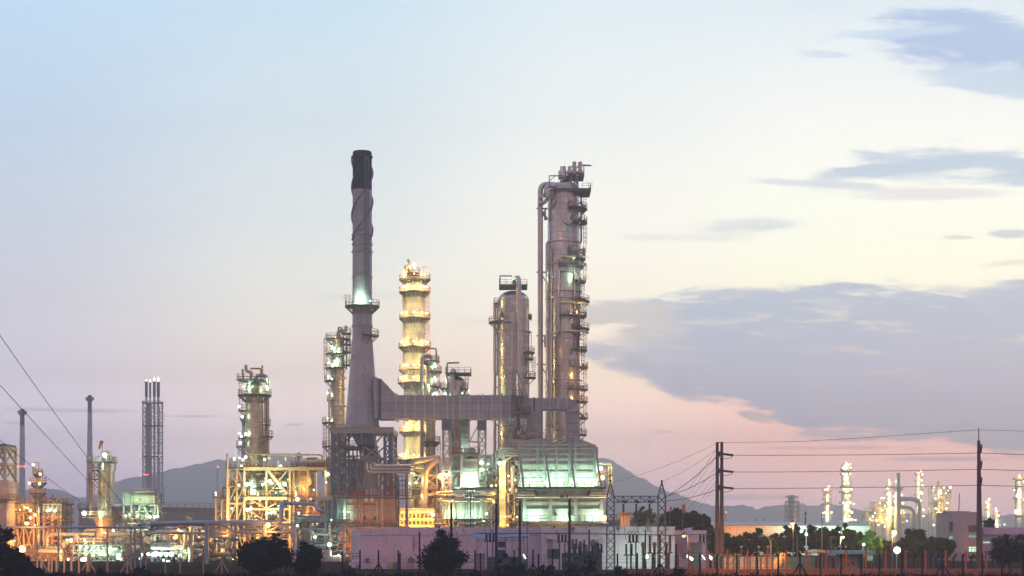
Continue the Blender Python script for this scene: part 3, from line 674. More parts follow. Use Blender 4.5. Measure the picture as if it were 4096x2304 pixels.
for yy in (1690, 1722, 1748): b.bar((X(2107, Dd), yA - .1, Z(yy, Dd)), (X(2165, Dd), yA - .1, Z(yy, Dd)), .2)
b.bar((X(2268, Dd), yA + .05, Z(1645, Dd)), (X(2268, Dd), yA + .05, Z(1755, Dd)), .3); b.build('stiffener', M_steelp, T, smooth=False)
# lattice supports
for (xa, xb) in ((1771, 1801), (1913, 1942)):
    T = thing('duct_support', 'slender steel trestle holding up the grey duct ' + ('on the side nearer the chimney' if xa < 1800 else 'next to the two broad columns'), 'trestle', (X((xa + xb) / 2, 344), 344, 0), 'trestles under the grey duct')
    x0, x1 = X(xa, 342), X(xb, 342)
    for x in (x0, x1):
        for y in (341.6, 346.4): MB().bar((x, y, 0), (x, y, Z(1680, 342)), .3).build('upright', M_steelp, T, smooth=False)
    zs = [Z(1980 - 50 * k, 342) for k in range(6)] + [Z(1683, 342)]
    b = MB(); b.box(x0 - .2, x1 + .2, 341.3, 341.6, Z(1722, 342), Z(1684, 342)); b.build('gusset_panel', M_steel, T, smooth=False)
    for (A, B) in (((x0, 341.6), (x1, 341.6)), ((x0, 346.4), (x1, 346.4)), ((x0, 341.6), (x0, 346.4)), ((x1, 341.6), (x1, 346.4))):
        b = MB(); lattice_face(b, lambda z, A=A: Vector((*A, z)), lambda z, B=B: Vector((*B, z)), zs[0], zs[-1], 6, .15); b.build('bracing', M_steelp, T, smooth=False)
    sgn = 1 if xa < 1800 else -1; e = x1 if sgn > 0 else x0
    b = MB(); b.bar((e, 341.6, Z(1700, 342)), (e + sgn * S(34, 342), 341.8, Z(1765, 342)), .2); b.bar((e, 341.6, Z(1768, 342)), (e + sgn * S(48, 342), 341.6, Z(1768, 342)), .3); b.build('strut', M_steelp, T, smooth=False)
# ------------------------------------------------------------------ distillation columns behind the duct
def rimlamps(T, c, r, z, angs, colr, pw, bulb=.3, lz=.9):
    for a in angs:
        t = radians(a); p = Vector((c[0] + cos(t) * r, c[1] + sin(t) * r, z + lz))
        lamp(T, p, colr, bulb, 0)
        if pw: light(T, (c[0] + cos(t) * (r + .1), c[1] + sin(t) * (r + .1), z + .5), colr, pw, .3)

# brightly lit yellow column
D = 375.0
T, c, R = tower('distillation_column', 'tall pale column ablaze with yellow lamps on its many ring platforms', 1659, D,
                [(1140, 41), (1480, 42), (1490, 43), (1790, 44), (1838, 46), (1850, 36), (1870, 30)], M_cladp, cat='column')
for y, xa, xb in ((1118, 1617, 1715), (1168, 1602, 1707), (1273, 1616, 1725), (1388, 1604, 1727), (1481, 1602, 1702), (1531, 1588, 1702), (1727, 1614, 1700), (1838, 1588, 1702)):
    r1 = S(max(1659 - xa, xb - 1659, 46) - (0 if y > 1800 else 3), D)
    platform(T, c, Z(y, D), R * .98, max(r1, R + 1.2), 0, 360, M_railo)
    n = 5 if y > 1130 else 3
    rimlamps(T, c, r1 - .25, Z(y, D), [-150 + 120 * k / (n - 1) for k in range(n)], YEL, 0, .33 if y not in (1118,) else .25)
    for a in (-125, -60): rimlamps(T, c, R + .9, Z(y, D), [a], YEL, 0, .2); light(T, (c[0] + cos(radians(a)) * (R + 1.9), D + sin(radians(a)) * (R + 1.9), Z(y, D) + .7), (1.0, .76, .28), 800 if y in (1388, 1531, 1727, 1168, 1838) else 440, .4)
for y in (1206, 1434, 1510, 1580, 1640, 1690, 1780): MB().lathe(c[0], c[1], [(R, Z(y, D) - .08), (R + .12, Z(y, D) - .08), (R + .12, Z(y, D) + .08), (R, Z(y, D) + .08)], 28).build('stiffener_ring', M_cladp, T)
ladder(T, X(1711, D), D - 1, Z(1380, D), Z(1170, D), M_railo); ladder(T, X(1700, D), D - 2, Z(1118, D), Z(1070, D), M_railo)
ladder(T, X(1716, D), D - 1, Z(1530, D), Z(1388, D), M_railo)
pipe(T, [(X(1622, D), D - 2.6, Z(1118, D)), (X(1622, D), D - 2.6, Z(1072, D)), (X(1640, D), D - 1, Z(1072, D)), (X(1640, D), D, Z(1100, D))], .35, M_pipew)
pipe(T, [(X(1636, D), D, Z(1100, D)), (X(1638, D), D, Z(1050, D)), (X(1632, D), D, Z(1038, D))], .28, M_pipew)
pipe(T, [(X(1714, D), D, Z(1100, D)), (X(1714, D), D, Z(1100, D)), (X(1719, D), D, Z(1130, D))], .15, M_railo, bend=0)
MB().tube([(X(1613, D), D - 1, Z(1220, D)), (X(1612, D), D - 1, Z(1175, D))], .2).build('pipe', M_pipew, T)
for xx in (1615, 1620): MB().tube([(X(xx, D), D - .5, Z(1540, D)), (X(xx, D), D - .5, Z(1180, D))], .22).build('downcomer_pipe', M_pipew, T)
rectdeck(T, X(1624, D), X(1678, D), D - 2, D + 2, Z(1095, D), M_railo)
rimlamps(T, c, .8, Z(1078, D), [-90], YEL, 500, .5); rimlamps(T, c, 1.8, Z(1090, D), [-140], ORA, 0, .3)
nozzle(T, c, R, -60, Z(1350, D), .6); nozzle(T, c, R, -75, Z(1590, D), .7)
# narrower column beside it
D = 366.0
T, c, R = tower('distillation_column', 'slim metal column with an arched pipe hugging the bright yellow column', 1722, D, [(1450, 20), (1650, 20), (1835, 22)], M_cladw, cat='column')
for y, a0, a1, e in ((1444, 0, 360, 36), (1487, -100, 60, 46), (1546, -90, 60, 40), (1585, -90, 60, 40), (1767, 0, 360, 40)):
    platform(T, c, Z(y, D), R, S(e, D), a0, a1, M_railr)
pipe(T, [(c[0], D, Z(1440, D)), (c[0], D, Z(1425, D)), (X(1689, D), D - 1.5, Z(1425, D)), (X(1689, D), D - 1.5, Z(1850, D))], .42, M_pipe)
ladder(T, X(1757, D), D - 1, Z(1840, D), Z(1767, D)); ladder(T, X(1720, D), D - 2.1, Z(1600, D), Z(1545, D)); ladder(T, X(1752, D), D - 1, Z(1585, D), Z(1450, D))
pipe(T, [(X(1700, D), D, Z(1394, D)), (X(1745, D), D, Z(1394, D)), (X(1745, D), D, Z(1450, D))], .18, M_railo, name='davit')
for y, a in ((1475, -60), (1530, -60), (1560, -100), (1590, -50)): rimlamps(T, c, R + .9, Z(y, D), [a], GREEN, 300, .28)
nozzle(T, c, R, -60, Z(1478, D), .5); nozzle(T, c, R, -60, Z(1572, D), .5)
# drum topped column
D = 360.0
T, c, R = tower('distillation_column', 'short domed column with a manway and a davit arm rising just above the duct', 1822, D, [(1528, 38), (1700, 38), (1740, 28), (1870, 26)], M_clad, cat='column', bands=((1592, 38),))
rectdeck(T, X(1784, D), X(1885, D), D - 4, D + 2, Z(1497, D), M_railr); platform(T, c, Z(1553, D), R, S(62, D), 120, 220, M_railr)
ladder(T, X(1868, D), D - 2, Z(1584, D), Z(1497, D)); platform(T, c, Z(1555, D), R, S(52, D), -50, 30); platform(T, c, Z(1580, D), R, S(55, D), -50, 30)
pipe(T, [(X(1822, D), D, Z(1500, D)), (X(1815, D), D - 1, Z(1481, D)), (X(1811, D), D - 2.6, Z(1490, D)), (X(1811, D), D - 2.6, Z(1700, D))], .5, M_pipe, bend=1.5)
nozzle(T, c, R, -75, Z(1538, D), .75)
pipe(T, [(X(1787, D), D, Z(1584, D)), (X(1787, D), D, Z(1500, D))], .25, M_pipe); pipe(T, [(X(1790, D), D - 2, Z(1500, D)), (X(1790, D), D - 2, Z(1456, D)), (X(1838, D), D - 2, Z(1454, D))], .2, M_cream, name='davit', bend=.3)
for y in (1592, 1640): rimlamps(T, c, R + 1.2, Z(y, D), [-130], GREEN, 60, .22)
rimlamps(T, c, R + 1, Z(1580, D), [-20], GREEN, 80, .2)

# the broad two
D = 372.0
T, c, R = tower('distillation_column', 'broad domed metal column with one thick overhead pipe bent down its front', 2054, D, [(1202, 62), (1250, 63), (1500, 63), (1850, 64)], M_clad, cat='column', bands=((1328, 66), (1497, 66), (1700, 66)), n=40)
rectdeck(T, X(1996, D), X(2109, D), D - 3.5, D + 3.5, Z(1147, D), M_railr)
pipe(T, [(c[0], D, Z(1150, D)), (X(2058, D), D, Z(1118, D)), (X(2075, D), D - 4.2, Z(1118, D)), (X(2075, D), D - 4.2, Z(1640, D))], .56, M_pipe, bend=1.9, n=14)
pipe(T, [(X(1979, D), D, Z(1210, D)), (X(1979, D), D, Z(1950, D))], .36, M_pipe); pipe(T, [(X(1989, D), D, Z(1205, D)), (X(1989, D), D, Z(1500, D))], .12, M_pipe)
platform(T, c, Z(1290, D), R, S(100, D), 165, 240); platform(T, c, Z(1196, D) - 1, S(66, D), S(80, D), 170, 200)
for y in (1336, 1402, 1550, 1630, 1700): b = MB(); b.bar((X(1974, D), D, Z(y, D)), (X(1996, D), D, Z(y, D)), .25); b.build('pipe_clamp', M_rail, T, smooth=False)
platform(T, c, Z(1410, D), R, S(86, D), -40, 20); platform(T, c, Z(1436, D), R, S(80, D), -40, 20); platform(T, c, Z(1511, D), R, S(90, D), -40, 20)
ladder(T, X(2134, D), D - 1, Z(1511, D), Z(1430, D)); ladder(T, X(2121, D), D - 1, Z(1410, D), Z(1330, D), cage=False)
pipe(T, [(X(1992, D), D - 3.8, Z(1293, D)), (X(2050, D), D - 4.2, Z(1294, D)), (X(2050, D), D - 4.2, Z(1475, D))], .22, M_pipe)
nozzle(T, c, R, 5, Z(1267, D), .75, .6, M_dark); nozzle(T, c, R, 215, Z(1262, D), .7)
pipe(T, [(X(2000, D), D - 3, Z(1145, D)), (X(2000, D), D - 3, Z(1112, D)), (X(2048, D), D - 3, Z(1112, D))], .16, M_cream, name='davit', bend=.2)
rimlamps(T, c, 1, Z(1128, D), [180], GREEN, 70, .12); lamp(T, (X(2108, D), D - 3.2, Z(1128, D)), RED, .16)
b = MB(); b.box(X(2046, 350), X(2060, 350), 352, 354, Z(1585, 350), Z(1470, 350)); b.build('cable_box', M_steelp, T, smooth=False)

D = 385.0
T, c, R = tower('distillation_column', 'tallest and broadest column in the plant with a cluster of vents on its top deck', 2255, D,
                [(752, 63), (972, 64.5), (980, 68), (1470, 70), (1760, 70)], M_clad, head='flat', cat='column', bands=((972, 67), (1060, 70), (1168, 71), (1196, 71), (1358, 72), (1522, 73), (1546, 73), (1720, 73)), n=40)
R = S(70, D)
b = MB(); b.lathe(c[0], D, [(S(63, D), Z(752, D)), (S(60, D), Z(742, D)), (S(40, D), Z(734, D)), (.01, Z(730, D))], 40); b.build('head', M_clad, T)
rectdeck(T, X(2212, D), X(2361, D), D - 4.2, D + 4, Z(767, D), M_railr, sides='br', th=.5)
b = MB()
for xx in (2352,): b.bar((X(xx, D), D - 4, Z(767, D)), (X(xx, D), D - 4, Z(744, D)), .1)
rail_path(b, [(X(2325, D), D - 4.1, Z(767, D)), (X(2360, D), D - 4.1, Z(767, D))]); b.build('railing', M_railr, T, smooth=False)
lamp(T, (X(2365, D), D - 4, Z(744, D)), RED, .22)
frame(T, [X(2282, D), X(2308, D)], [D - 3, D + 1], [Z(765, D), Z(714, D)], .35, M_steelp, 'x', .2)
rectdeck(T, X(2262, D), X(2334, D), D - 3.6, D + 2, Z(714, D), M_railr, rails=True)
rectdeck(T, X(2240, D), X(2275, D), D - 2, D + 2, Z(728, D), M_railr, rails=False)
for xx, yt, rr in ((2255, 674, .5), (2277, 674, .5), (2296, 656, .55), (2319, 656, .55), (2243, 674, .22), (2236, 690, .2)):
    yb_ = 712 if xx > 2260 else 728
    b = MB(); x = X(xx, D); b.lathe(x, D - 2.2, [(rr * .7, Z(yb_, D)), (rr * 1.3, Z(yb_ - 8, D)), (rr * 1.3, Z(yb_ - 16, D)), (rr * .85, Z(yb_ - 22, D)), (rr * .85, Z(yt, D)), (rr * .7, Z(yt, D))], 14); b.build('vent', M_pipe, T)
pipe(T, [(X(2300, D), D - 2.5, Z(690, D)), (X(2310, D), D - 2.5, Z(672, D)), (X(2320, D), D - 2.5, Z(700, D))], .14, M_pipe)
pipe(T, [(X(2280, D), D - 2.5, Z(680, D)), (X(2288, D), D - 2.5, Z(672, D)), (X(2292, D), D - 2.5, Z(700, D))], .12, M_pipe)
b = MB(); b.bar((X(2322, D), D - 2, Z(668, D)), (X(2364, D), D - 2, Z(670, D)), .28); b.bar((X(2334, D), D - 2, Z(714, D)), (X(2334, D), D - 2, Z(668, D)), .2); b.build('davit', M_railr, T, smooth=False)
b = MB(); b.bar((X(2196, D), D - 3.5, Z(752, D)), (X(2196, D), D - 3.5, Z(715, D)), .2); b.bar((X(2196, D), D - 3.5, Z(716, D)), (X(2250, D), D - 3.5, Z(716, D)), .2); b.bar((X(2198, D), D - 3.5, Z(735, D)), (X(2218, D), D - 3.5, Z(718, D)), .15); b.build('davit', M_railr, T, smooth=False)
xo = X(2161, D)
pipe(T, [(X(2255, D), D + 1, Z(748, D)), (X(2225, D), D, Z(739, D)), (xo, D - 1, Z(739, D)), (xo, D - 1, Z(1790, D))], .60, M_pipe, 'overhead_pipe', 2.6, 16)
pipe(T, [(X(2275, D), D - 2, Z(754, D)), (X(2182, D), D - 3, Z(754, D)), (X(2182, D), D - 3, Z(790, D)), (X(2160, D), D - 1.8, Z(798, D))], .46, M_pipe, 'overhead_pipe', 1.3, 14)
pipe(T, [(X(2210, D), D - 3, Z(770, D)), (X(2190, D), D - 4, Z(772, D)), (X(2188, D), D - 4, Z(816, D)), (X(2160, D), D - 1.9, Z(824, D))], .46, M_pipe, 'overhead_pipe', 1.3, 14)
for y in (838, 1092, 1345, 1460):
    b = MB(); b.bar((X(2146, D), D - 1.2, Z(y, D)), (X(2190, D), D - 1, Z(y, D)), .3); b.bar((X(2164, D), D - 1.2, Z(y + 6, D)), (X(2188, D), D - 1, Z(y + 44, D)), .22 if y != 838 else .5)
    if y in (838, 1345): b.bar((X(2180, D), D - 1, Z(y, D)), (X(2180, D), D - 1, Z(y + 46, D)), .4)
    b.build('pipe_bracket', M_rail, T, smooth=False)
for xx, y0, y1, rr in ((2186, 985, 1755, .28), (2205, 1000, 1755, .14), (2196, 1300, 1755, .12)): MB().tube([(X(xx, D), D - 3, Z(y0, D)), (X(xx, D), D - 3, Z(y1, D))], rr, 10).build('pipe', M_pipe, T)
pipe(T, [(X(2275, D), D - 4.2, Z(1092, D)), (X(2233, D), D - 4.4, Z(1092, D)), (X(2233, D), D - 4.4, Z(1342, D)), (X(2198, D), D - 4.0, Z(1346, D)), (X(2198, D), D - 4, Z(1600, D))], .24, M_pipe)
pipe(T, [(X(2238, D), D - 4.2, Z(1219, D)), (X(2330, D), D - 4, Z(1219, D)), (X(2348, D), D - 3, Z(1225, D))], .28, M_pipew); pipe(T, [(X(2238, D), D - 4.2, Z(1332, D)), (X(2330, D), D - 4, Z(1332, D)), (X(2350, D), D - 3, Z(1337, D))], .28, M_pipew)
pipe(T, [(X(2243, D), D - 4.3, Z(1036, D)), (X(2298, D), D - 4, Z(1038, D))], .28, M_pipew)
nozzle(T, (c[0], c[1]), S(64, D), -78, Z(886, D), 1.25, .5); nozzle(T, c, S(63, D), -66, Z(813, D), .45); nozzle(T, c, R, -70, Z(993, D), .5); nozzle(T, c, R, -72, Z(1251, D), .55); nozzle(T, c, R, -70, Z(1538, D), .5)
# side platforms stepping down the right flank
for y, xa, ex, th in ((837, 2280, 95, 1), (890, 2295, 95, 1), (1015, 2275, 88, 1), (1037, 2310, 88, 0), (1068, 2232, 82, 2), (1126, 2298, 90, 1), (1206, 2305, 104, 1), (1266, 2238, 92, 1), (1316, 2308, 104, 1),
                      (1402, 2290, 94, 0), (1470, 2288, 98, 1), (1558, 2270, 98, 1), (1607, 2308, 98, 0), (1672, 2318, 98, 0), (1738, 2318, 94, 0)):
    r1 = S(ex, D); a0 = -math.degrees(math.acos(max(-1, min(1, (S(xa - 2255, D)) / (r1 * .92))))); a0 = max(a0, -110)
    platform(T, c, Z(y, D), R * .97, r1, a0, 35, M_railr)
    if th and y not in (837,): pass
yy = [767, 837, 890, 1015, 1068, 1126, 1206, 1266, 1316, 1402, 1470, 1558, 1607, 1672, 1738]
for i, (a, b_) in enumerate(zip(yy[:-1], yy[1:])):
    xx = 2338 if i % 2 == 0 else 2330
    ladder(T, X(xx, D), D - 2, Z(b_, D), Z(a, D) + .3, M_railr)
for xx, y0, y1, rr in ((2322, 800, 980, .2), (2316, 1130, 1350, .18), (2312, 1240, 1400, .2), (2306, 1265, 1400, .16), (2296, 1090, 1260, .14)): MB().tube([(X(xx, D), D - 3.6, Z(y0, D)), (X(xx, D), D - 3.6, Z(y1, D))], rr, 8).build('pipe', M_dark if xx > 2300 else M_pipe, T)
for y, k in ((837, 2), (890, 2), (1015, 2), (1068, 3), (1126, 2), (1206, 3), (1266, 3), (1316, 3), (1402, 2), (1470, 3), (1558, 2), (1607, 2), (1672, 2)):
    rr_ = random.Random(y)
    for j in range(k):
        a = radians(rr_.uniform(-70, 0)); q = R + .55 + rr_.random() * .6; x, y_ = c[0] + cos(a) * q, D + sin(a) * q; h = rr_.uniform(.5, 1.1); b = MB()
        if rr_.random() < .5: b.tube([(x, y_, Z(y, D)), (x, y_, Z(y, D) + h), (c[0] + cos(a) * R * .98, D + sin(a) * R * .98, Z(y, D) + h)], .2, 8, bend=.3); b.build('pipe', M_pipe, T)
        else: b.box(x - .2, x + .2, y_ - .2, y_ + .2, Z(y, D) + .02, Z(y, D) + h); b.build('junction_box', M_steel, T)
light(T, (X(2303, D), D - 5.2, Z(1104, D)), GREEN, 420, .3); lamp(T, (X(2350, D), D - 1.5, Z(1022, D)), WHT, .14); lamp(T, (X(2350, D), D - 1.5, Z(1098, D)), YEL, .14)
light(T, (X(2322, D), D - 3.5, Z(1030, D)), GREEN, 60, .3)
for xx, y in ((2312, 1250), (2312, 1500), (2316, 1600)): light(T, (X(xx, D) + .8, D - 5.6, Z(y, D)), YEL, 260, .3)

for xx, y in ((2200, 1400), (2200, 1150), (2195, 900)): light(T, (X(xx, D), D - 9, Z(y, D)), ORA, 45, .5)  # added warm wash hanging before the column, no fitting there
# green and white lit column left of the chimney
D = 385.0
T, c, R = tower('distillation_column', 'tall column with green white floodlights partly hidden by the chimney cone', 1352, D, [(1360, 24), (1392, 24), (1420, 28), (1700, 30), (2050, 31)], M_cladw, cat='column', bands=((1512, 30), (1556, 30), (1625, 31), (1697, 32), (1712, 32)))
for y, a0, a1, e in ((1356, 120, 400, 50), (1415, 100, 330, 50), (1472, 110, 320, 52), (1523, 150, 250, 55), (1600, 150, 230, 45), (1690, 150, 240, 64), (1785, 150, 240, 64), (1900, 150, 240, 64)):
    platform(T, c, Z(y, D), R, S(e, D), a0, a1, M_railr)
ladder(T, X(1305, D), D - 1.5, Z(1520, D), Z(1356, D)); ladder(T, X(1304, D), D - 2, Z(1900, D), Z(1690, D)); MB().tube([(X(1320, D), D - 2, Z(1990, D)), (X(1320, D), D - 2, Z(1560, D))], .2).build('pipe', M_pipew, T)
pipe(T, [(c[0], D, Z(1350, D)), (c[0], D, Z(1325, D)), (X(1372, D), D, Z(1322, D)), (X(1384, D), D, Z(1322, D)), (X(1384, D), D, Z(1303, D))], .4, M_pipew)
pipe(T, [(X(1362, D), D - 1, Z(1350, D)), (X(1354, D), D - 1, Z(1310, D)), (X(1368, D), D - 1, Z(1314, D))], .2, M_cream, name='davit')
for xx in (1371, 1378, 1390): MB().tube([(X(xx, D), D - 2.2, Z(1350, D)), (X(xx, D), D - 2.2, Z(1480, D))], .14).build('pipe', M_dark, T)
rectdeck(T, X(1370, D), X(1406, D), D - 3, D, Z(1336, D)); rectdeck(T, X(1372, D), X(1406, D), D - 3, D, Z(1380, D)); rectdeck(T, X(1372, D), X(1406, D), D - 3, D, Z(1410, D)); rectdeck(T, X(1374, D), X(1406, D), D - 3, D, Z(1462, D))
ladder(T, X(1398, D), D - 3, Z(1462, D), Z(1336, D), M_dark)
nozzle(T, c, R, -100, Z(1399, D), .5)
for y, a in ((1405, -120), (1415, -80), (1455, -90), (1465, -100), (1470, -150), (1523, 200), (1588, 200), (1690, 200), (1897, 200)): rimlamps(T, c, R + .9, Z(y, D), [a], GREEN, 330 if y < 1480 else 110, .38 if y > 1460 else .28)
rimlamps(T, c, R + .8, Z(1370, D), [-100], ORA, 30, .2)

# ------------------------------------------------------------------ heater box (large green lit)
T = thing('boiler_house', 'large panelled heater with sloped shoulders glowing pale green above a walkway', 'heater', (X(2240, 338), 338, 0))
Dh = 338.0
prof = [(2079, 1947), (2079, 1784), (2128, 1758), (2180, 1758), (2230, 1778), (2280, 1757), (2322, 1757), (2380, 1785), (2384, 1947)]
b = MB(); b.prism([(X(a, Dh), Z(y, Dh)) for a, y in prof][::-1], Dh, Dh + 16); b.build('upper_casing', M_panelw, T, smooth=False)
b = MB(); b.box(X(2384, Dh), X(2394, Dh), Dh + 1, Dh + 15, Z(1945, Dh), Z(1786, Dh)); b.build('side_duct', M_steelp, T, smooth=False)
for xx in (2150, 2176, 2227, 2276, 2302, 2378): b = MB(); b.box(X(xx, Dh) - .2, X(xx, Dh) + .2, Dh - .35, Dh - .01, Z(1945, Dh), Z(1753 if xx < 2370 and xx != 2227 else 1783, Dh)); b.build('post', M_steelp, T, smooth=False)
for yy in (1781, 1796, 1818, 1836, 1858, 1888, 1915): b = MB(); b.box(X(2079, Dh), X(2382, Dh), Dh - .34, Dh - .01, Z(yy, Dh) - .13, Z(yy, Dh) + .13); b.build('horizontal_stiffener', M_steelp, T, smooth=False)
b = MB()
for a, c_ in (((2079, 1780), (2128, 1758)), ((2128, 1758), (2180, 1758)), ((2180, 1758), (2227, 1780)), ((2180, 1758), (2276, 1758)), ((2227, 1780), (2276, 1758)), ((2276, 1758), (2322, 1758)), ((2322, 1758), (2380, 1782)),
              ((2203, 1758), (2203, 1780)), ((2250, 1758), (2250, 1780)), ((2103, 1770), (2103, 1780)), ((2203, 1780), (2227, 1762)), ((2250, 1780), (2227, 1762))):
    b.bar((X(a[0], Dh), Dh - .3, Z(a[1], Dh)), (X(c_[0], Dh), Dh - .3, Z(c_[1], Dh)), .2)
b.build('roof_truss', M_steelp, T, smooth=False)
for xa, xb in ((2074, 2095), (2177, 2201), (2277, 2300), (2380, 2405)):
    b = MB(); b.bar((X(xa, Dh), Dh - .6, Z(1785, Dh)), (X(xb, Dh - 3), Dh - 3, Z(1951, Dh - 3)), .42); b.build('raking_strut', M_steelp, T, smooth=False)
    b = MB(); b.bar((X(xb - 16, Dh), Dh - .5, Z(1895, Dh)), (X(xb - 22, Dh), Dh - 2.2, Z(1947, Dh)), .3); b.build('strut', M_steelp, T, smooth=False)
rectdeck(T, X(2062, Dh), X(2420, Dh), Dh - 3.4, Dh - .02, Z(1949, Dh), M_railo, th=.35)
b = MB(); b.box(X(2095, Dh), X(2408, Dh), Dh - .8, Dh + 16, Z(2130, Dh), Z(1952, Dh)); b.box(X(2095, Dh), X(2408, Dh), Dh - .8, Dh + 16, 0, Z(2132, Dh)); b.build('lower_casing', mat('heater_panel_low', (0.52, 0.49, 0.44), 0.6, 0.05, 'panel', gx=1.35, gz=60, var=.2, stain=(0.16, 0.15, 0.15), nscale=.35), T, smooth=False)
for xx in (2098, 2202, 2302, 2405): b = MB(); b.box(X(xx, Dh) - .36, X(xx, Dh) + .36, Dh - 1.3, Dh - .81, 0, Z(1952, Dh)); b.build('post', M_steelp, T, smooth=False)
for yy, m_ in ((2010, M_steelp), (2032, M_dark), (1984, M_steelp)): b = MB(); b.box(X(2103, Dh), X(2400, Dh), Dh - 1.1, Dh - .81, Z(yy, Dh) - .15, Z(yy, Dh) + .15); b.build('horizontal_stiffener', m_, T, smooth=False)
for ya, xs_ in ((1969, (2066, 2140)), (1979, (2066, 2146)), (1970, (2356, 2440)), (1980, (2352, 2440))):
    x0, x1 = xs_; e = x1 if x0 < 2200 else x0
    MB().tube([(X(x0, Dh - 2), Dh - 2, Z(ya, Dh)), (X(x1, Dh - 2), Dh - 2, Z(ya, Dh))], .3, 12).build('pipe', M_pipew, T); MB().tube([(X(e - 5, Dh - 2), Dh - 2, Z(ya, Dh)), (X(e + 5, Dh - 2), Dh - 2, Z(ya, Dh))], .4, 12).build('pipe_end', M_dark, T)
MB().tube([(X(2062, Dh - 2), Dh - 2, Z(1988, Dh)), (X(2432, Dh - 2), Dh - 2, Z(1988, Dh))], .24, 12).build('pipe', M_pipew, T)
for xx in (2243, 2252, 2268): MB().tube([(X(xx - 4, Dh - 2.3), Dh - 2.3, Z(1987, Dh)), (X(xx + 4, Dh - 2.3), Dh - 2.3, Z(1987, Dh))], .36, 10).build('valve', M_dark, T)
rectdeck(T, X(2075, Dh), X(2428, Dh), Dh - 3.2, Dh - .82, Z(2085, Dh), M_rail, th=.2)
b = MB(); b.box(X(2080, Dh), X(2428, Dh), Dh - 3.3, Dh - 2.9, Z(2094, Dh), Z(2086.2, Dh)); b.build('walkway_beam', M_steelp, T, smooth=False)
for xx in (2222, 2277): b = MB(); b.tube([(X(xx, Dh), Dh - 1.5, Z(2057, Dh)), (X(xx, Dh), Dh - .8, Z(2057, Dh))], .38, 12); b.build('peephole', M_dark, T)
for xx in (2141, 2255, 2379): b = MB(); b.bar((X(xx - 6, Dh), Dh - 2.9, Z(2068, Dh)), (X(xx + 6, Dh), Dh - 2.9, Z(2068, Dh)), .2); b.bar((X(xx - 6, Dh), Dh - 2.9, Z(2068, Dh)), (X(xx - 6, Dh), Dh - 2.9, Z(2072, Dh)), .12); b.build('lamp_cowl', M_rail, T, smooth=False)
for xx, r_ in ((2137, .55), (2120, .3), (2214, .5), (2237, .6), (2327, .6), (2400, .3)): lamp(T, (X(xx, Dh - 2.6), Dh - 2.6, Z(1934, Dh - 2.6)), WHT, r_ * .8)
for xx in (2105, 2150, 2195, 2240, 2285, 2330, 2370): light(T, (X(xx, Dh), Dh - 2.2, Z(1930, Dh)), GREEN, 330, .4)
for xx in (2141, 2255, 2379): light(T, (X(xx, Dh), Dh - 2.5, Z(2074, Dh)), GREEN, 520, .4)
light(T, (X(2085, Dh), Dh - 2.7, Z(2060, Dh)), GREEN, 200, .4)
lamp(T, (X(2418, Dh - 2), Dh - 2, Z(2072, Dh)), YEL, .75); light(T, (X(2426, Dh), Dh - 3.5, Z(2072, Dh)), YEL, 500, .4)
light(T, (X(2240, 330), 331, Z(2120, 330)), YEL, 500, .8)
# roof gear between box and duct
rectdeck(T, X(2049, Dh), X(2185, Dh), Dh, Dh + 4, Z(1752, Dh), M_railr)
rectdeck(T, X(2050, 340), X(2092, 340), 339, 341.1, Z(1584, 340), M_railr); rectdeck(T, X(2078, 340), X(2124, 340), 338.5, 341.1, Z(1649, 340), M_railr)
frame(T, [X(2060, 340), X(2076, 340)], [339.2, 341], [Z(1752, 340), Z(1700, 340), Z(1640, 340), Z(1584, 340)], .28, M_steel, 'x', .16)
b = MB(); b.box(X(2048, 340), X(2061, 340), 339.5, 340.5, Z(1580, 340), Z(1475, 340)); b.build('cable_trunk', M_steelp, T, smooth=False)
for p0, p1, w_ in (((2064, 1475), (2112, 1590), .25), ((2064, 1530), (2100, 1590), .18), ((2070, 1690), (2120, 1750), .3)): MB().bar((X(p0[0], 340), 340, Z(p0[1], 340)), (X(p1[0], 340), 340.6, Z(p1[1], 340)), w_).build('brace', M_steelp, T, smooth=False)
ladder(T, X(2068, 338), 339, Z(1750, 340), Z(1590, 340))
clutter(T, X(2055, 338), X(2120, 338), 338, 340, Z(1750, 338), Z(1650, 338), 8, 8, [M_steel, M_railr, M_steelp], .08, .2, 5)
# pipe loop on the right flank
for k in range(6): xx = 2436 + k * 3; MB().tube([(X(2393, 341), 341 + k * .1, Z(1858 - 0 * k, 341)), (X(xx, 341), 341 + k * .1, Z(1858, 341)), (X(xx, 341), 341 + k * .1, Z(1950, 341))], .16, 8, bend=.6).build('pipe', M_pipew, T)
MB().tube([(X(2394, 340), 340.5, Z(1854, 340)), (X(2449, 340), 340.5, Z(1854, 340)), (X(2449, 340), 340.5, Z(1990, 340))], .28, 8, bend=.8).build('pipe', M_pipew, T)
rectdeck(T, X(2394, 340), X(2448, 340), 339.2, 342, Z(1900, 340), M_railo); rectdeck(T, X(2394, 340), X(2424, 340), 339.2, 342, Z(1949, 340), M_railo)
for xx, y in ((2403, 1874), (2410, 1911)): lamp(T, (X(xx, 339), 339.3, Z(y, 339)), YEL if y > 1900 else WHT, .6, 350)
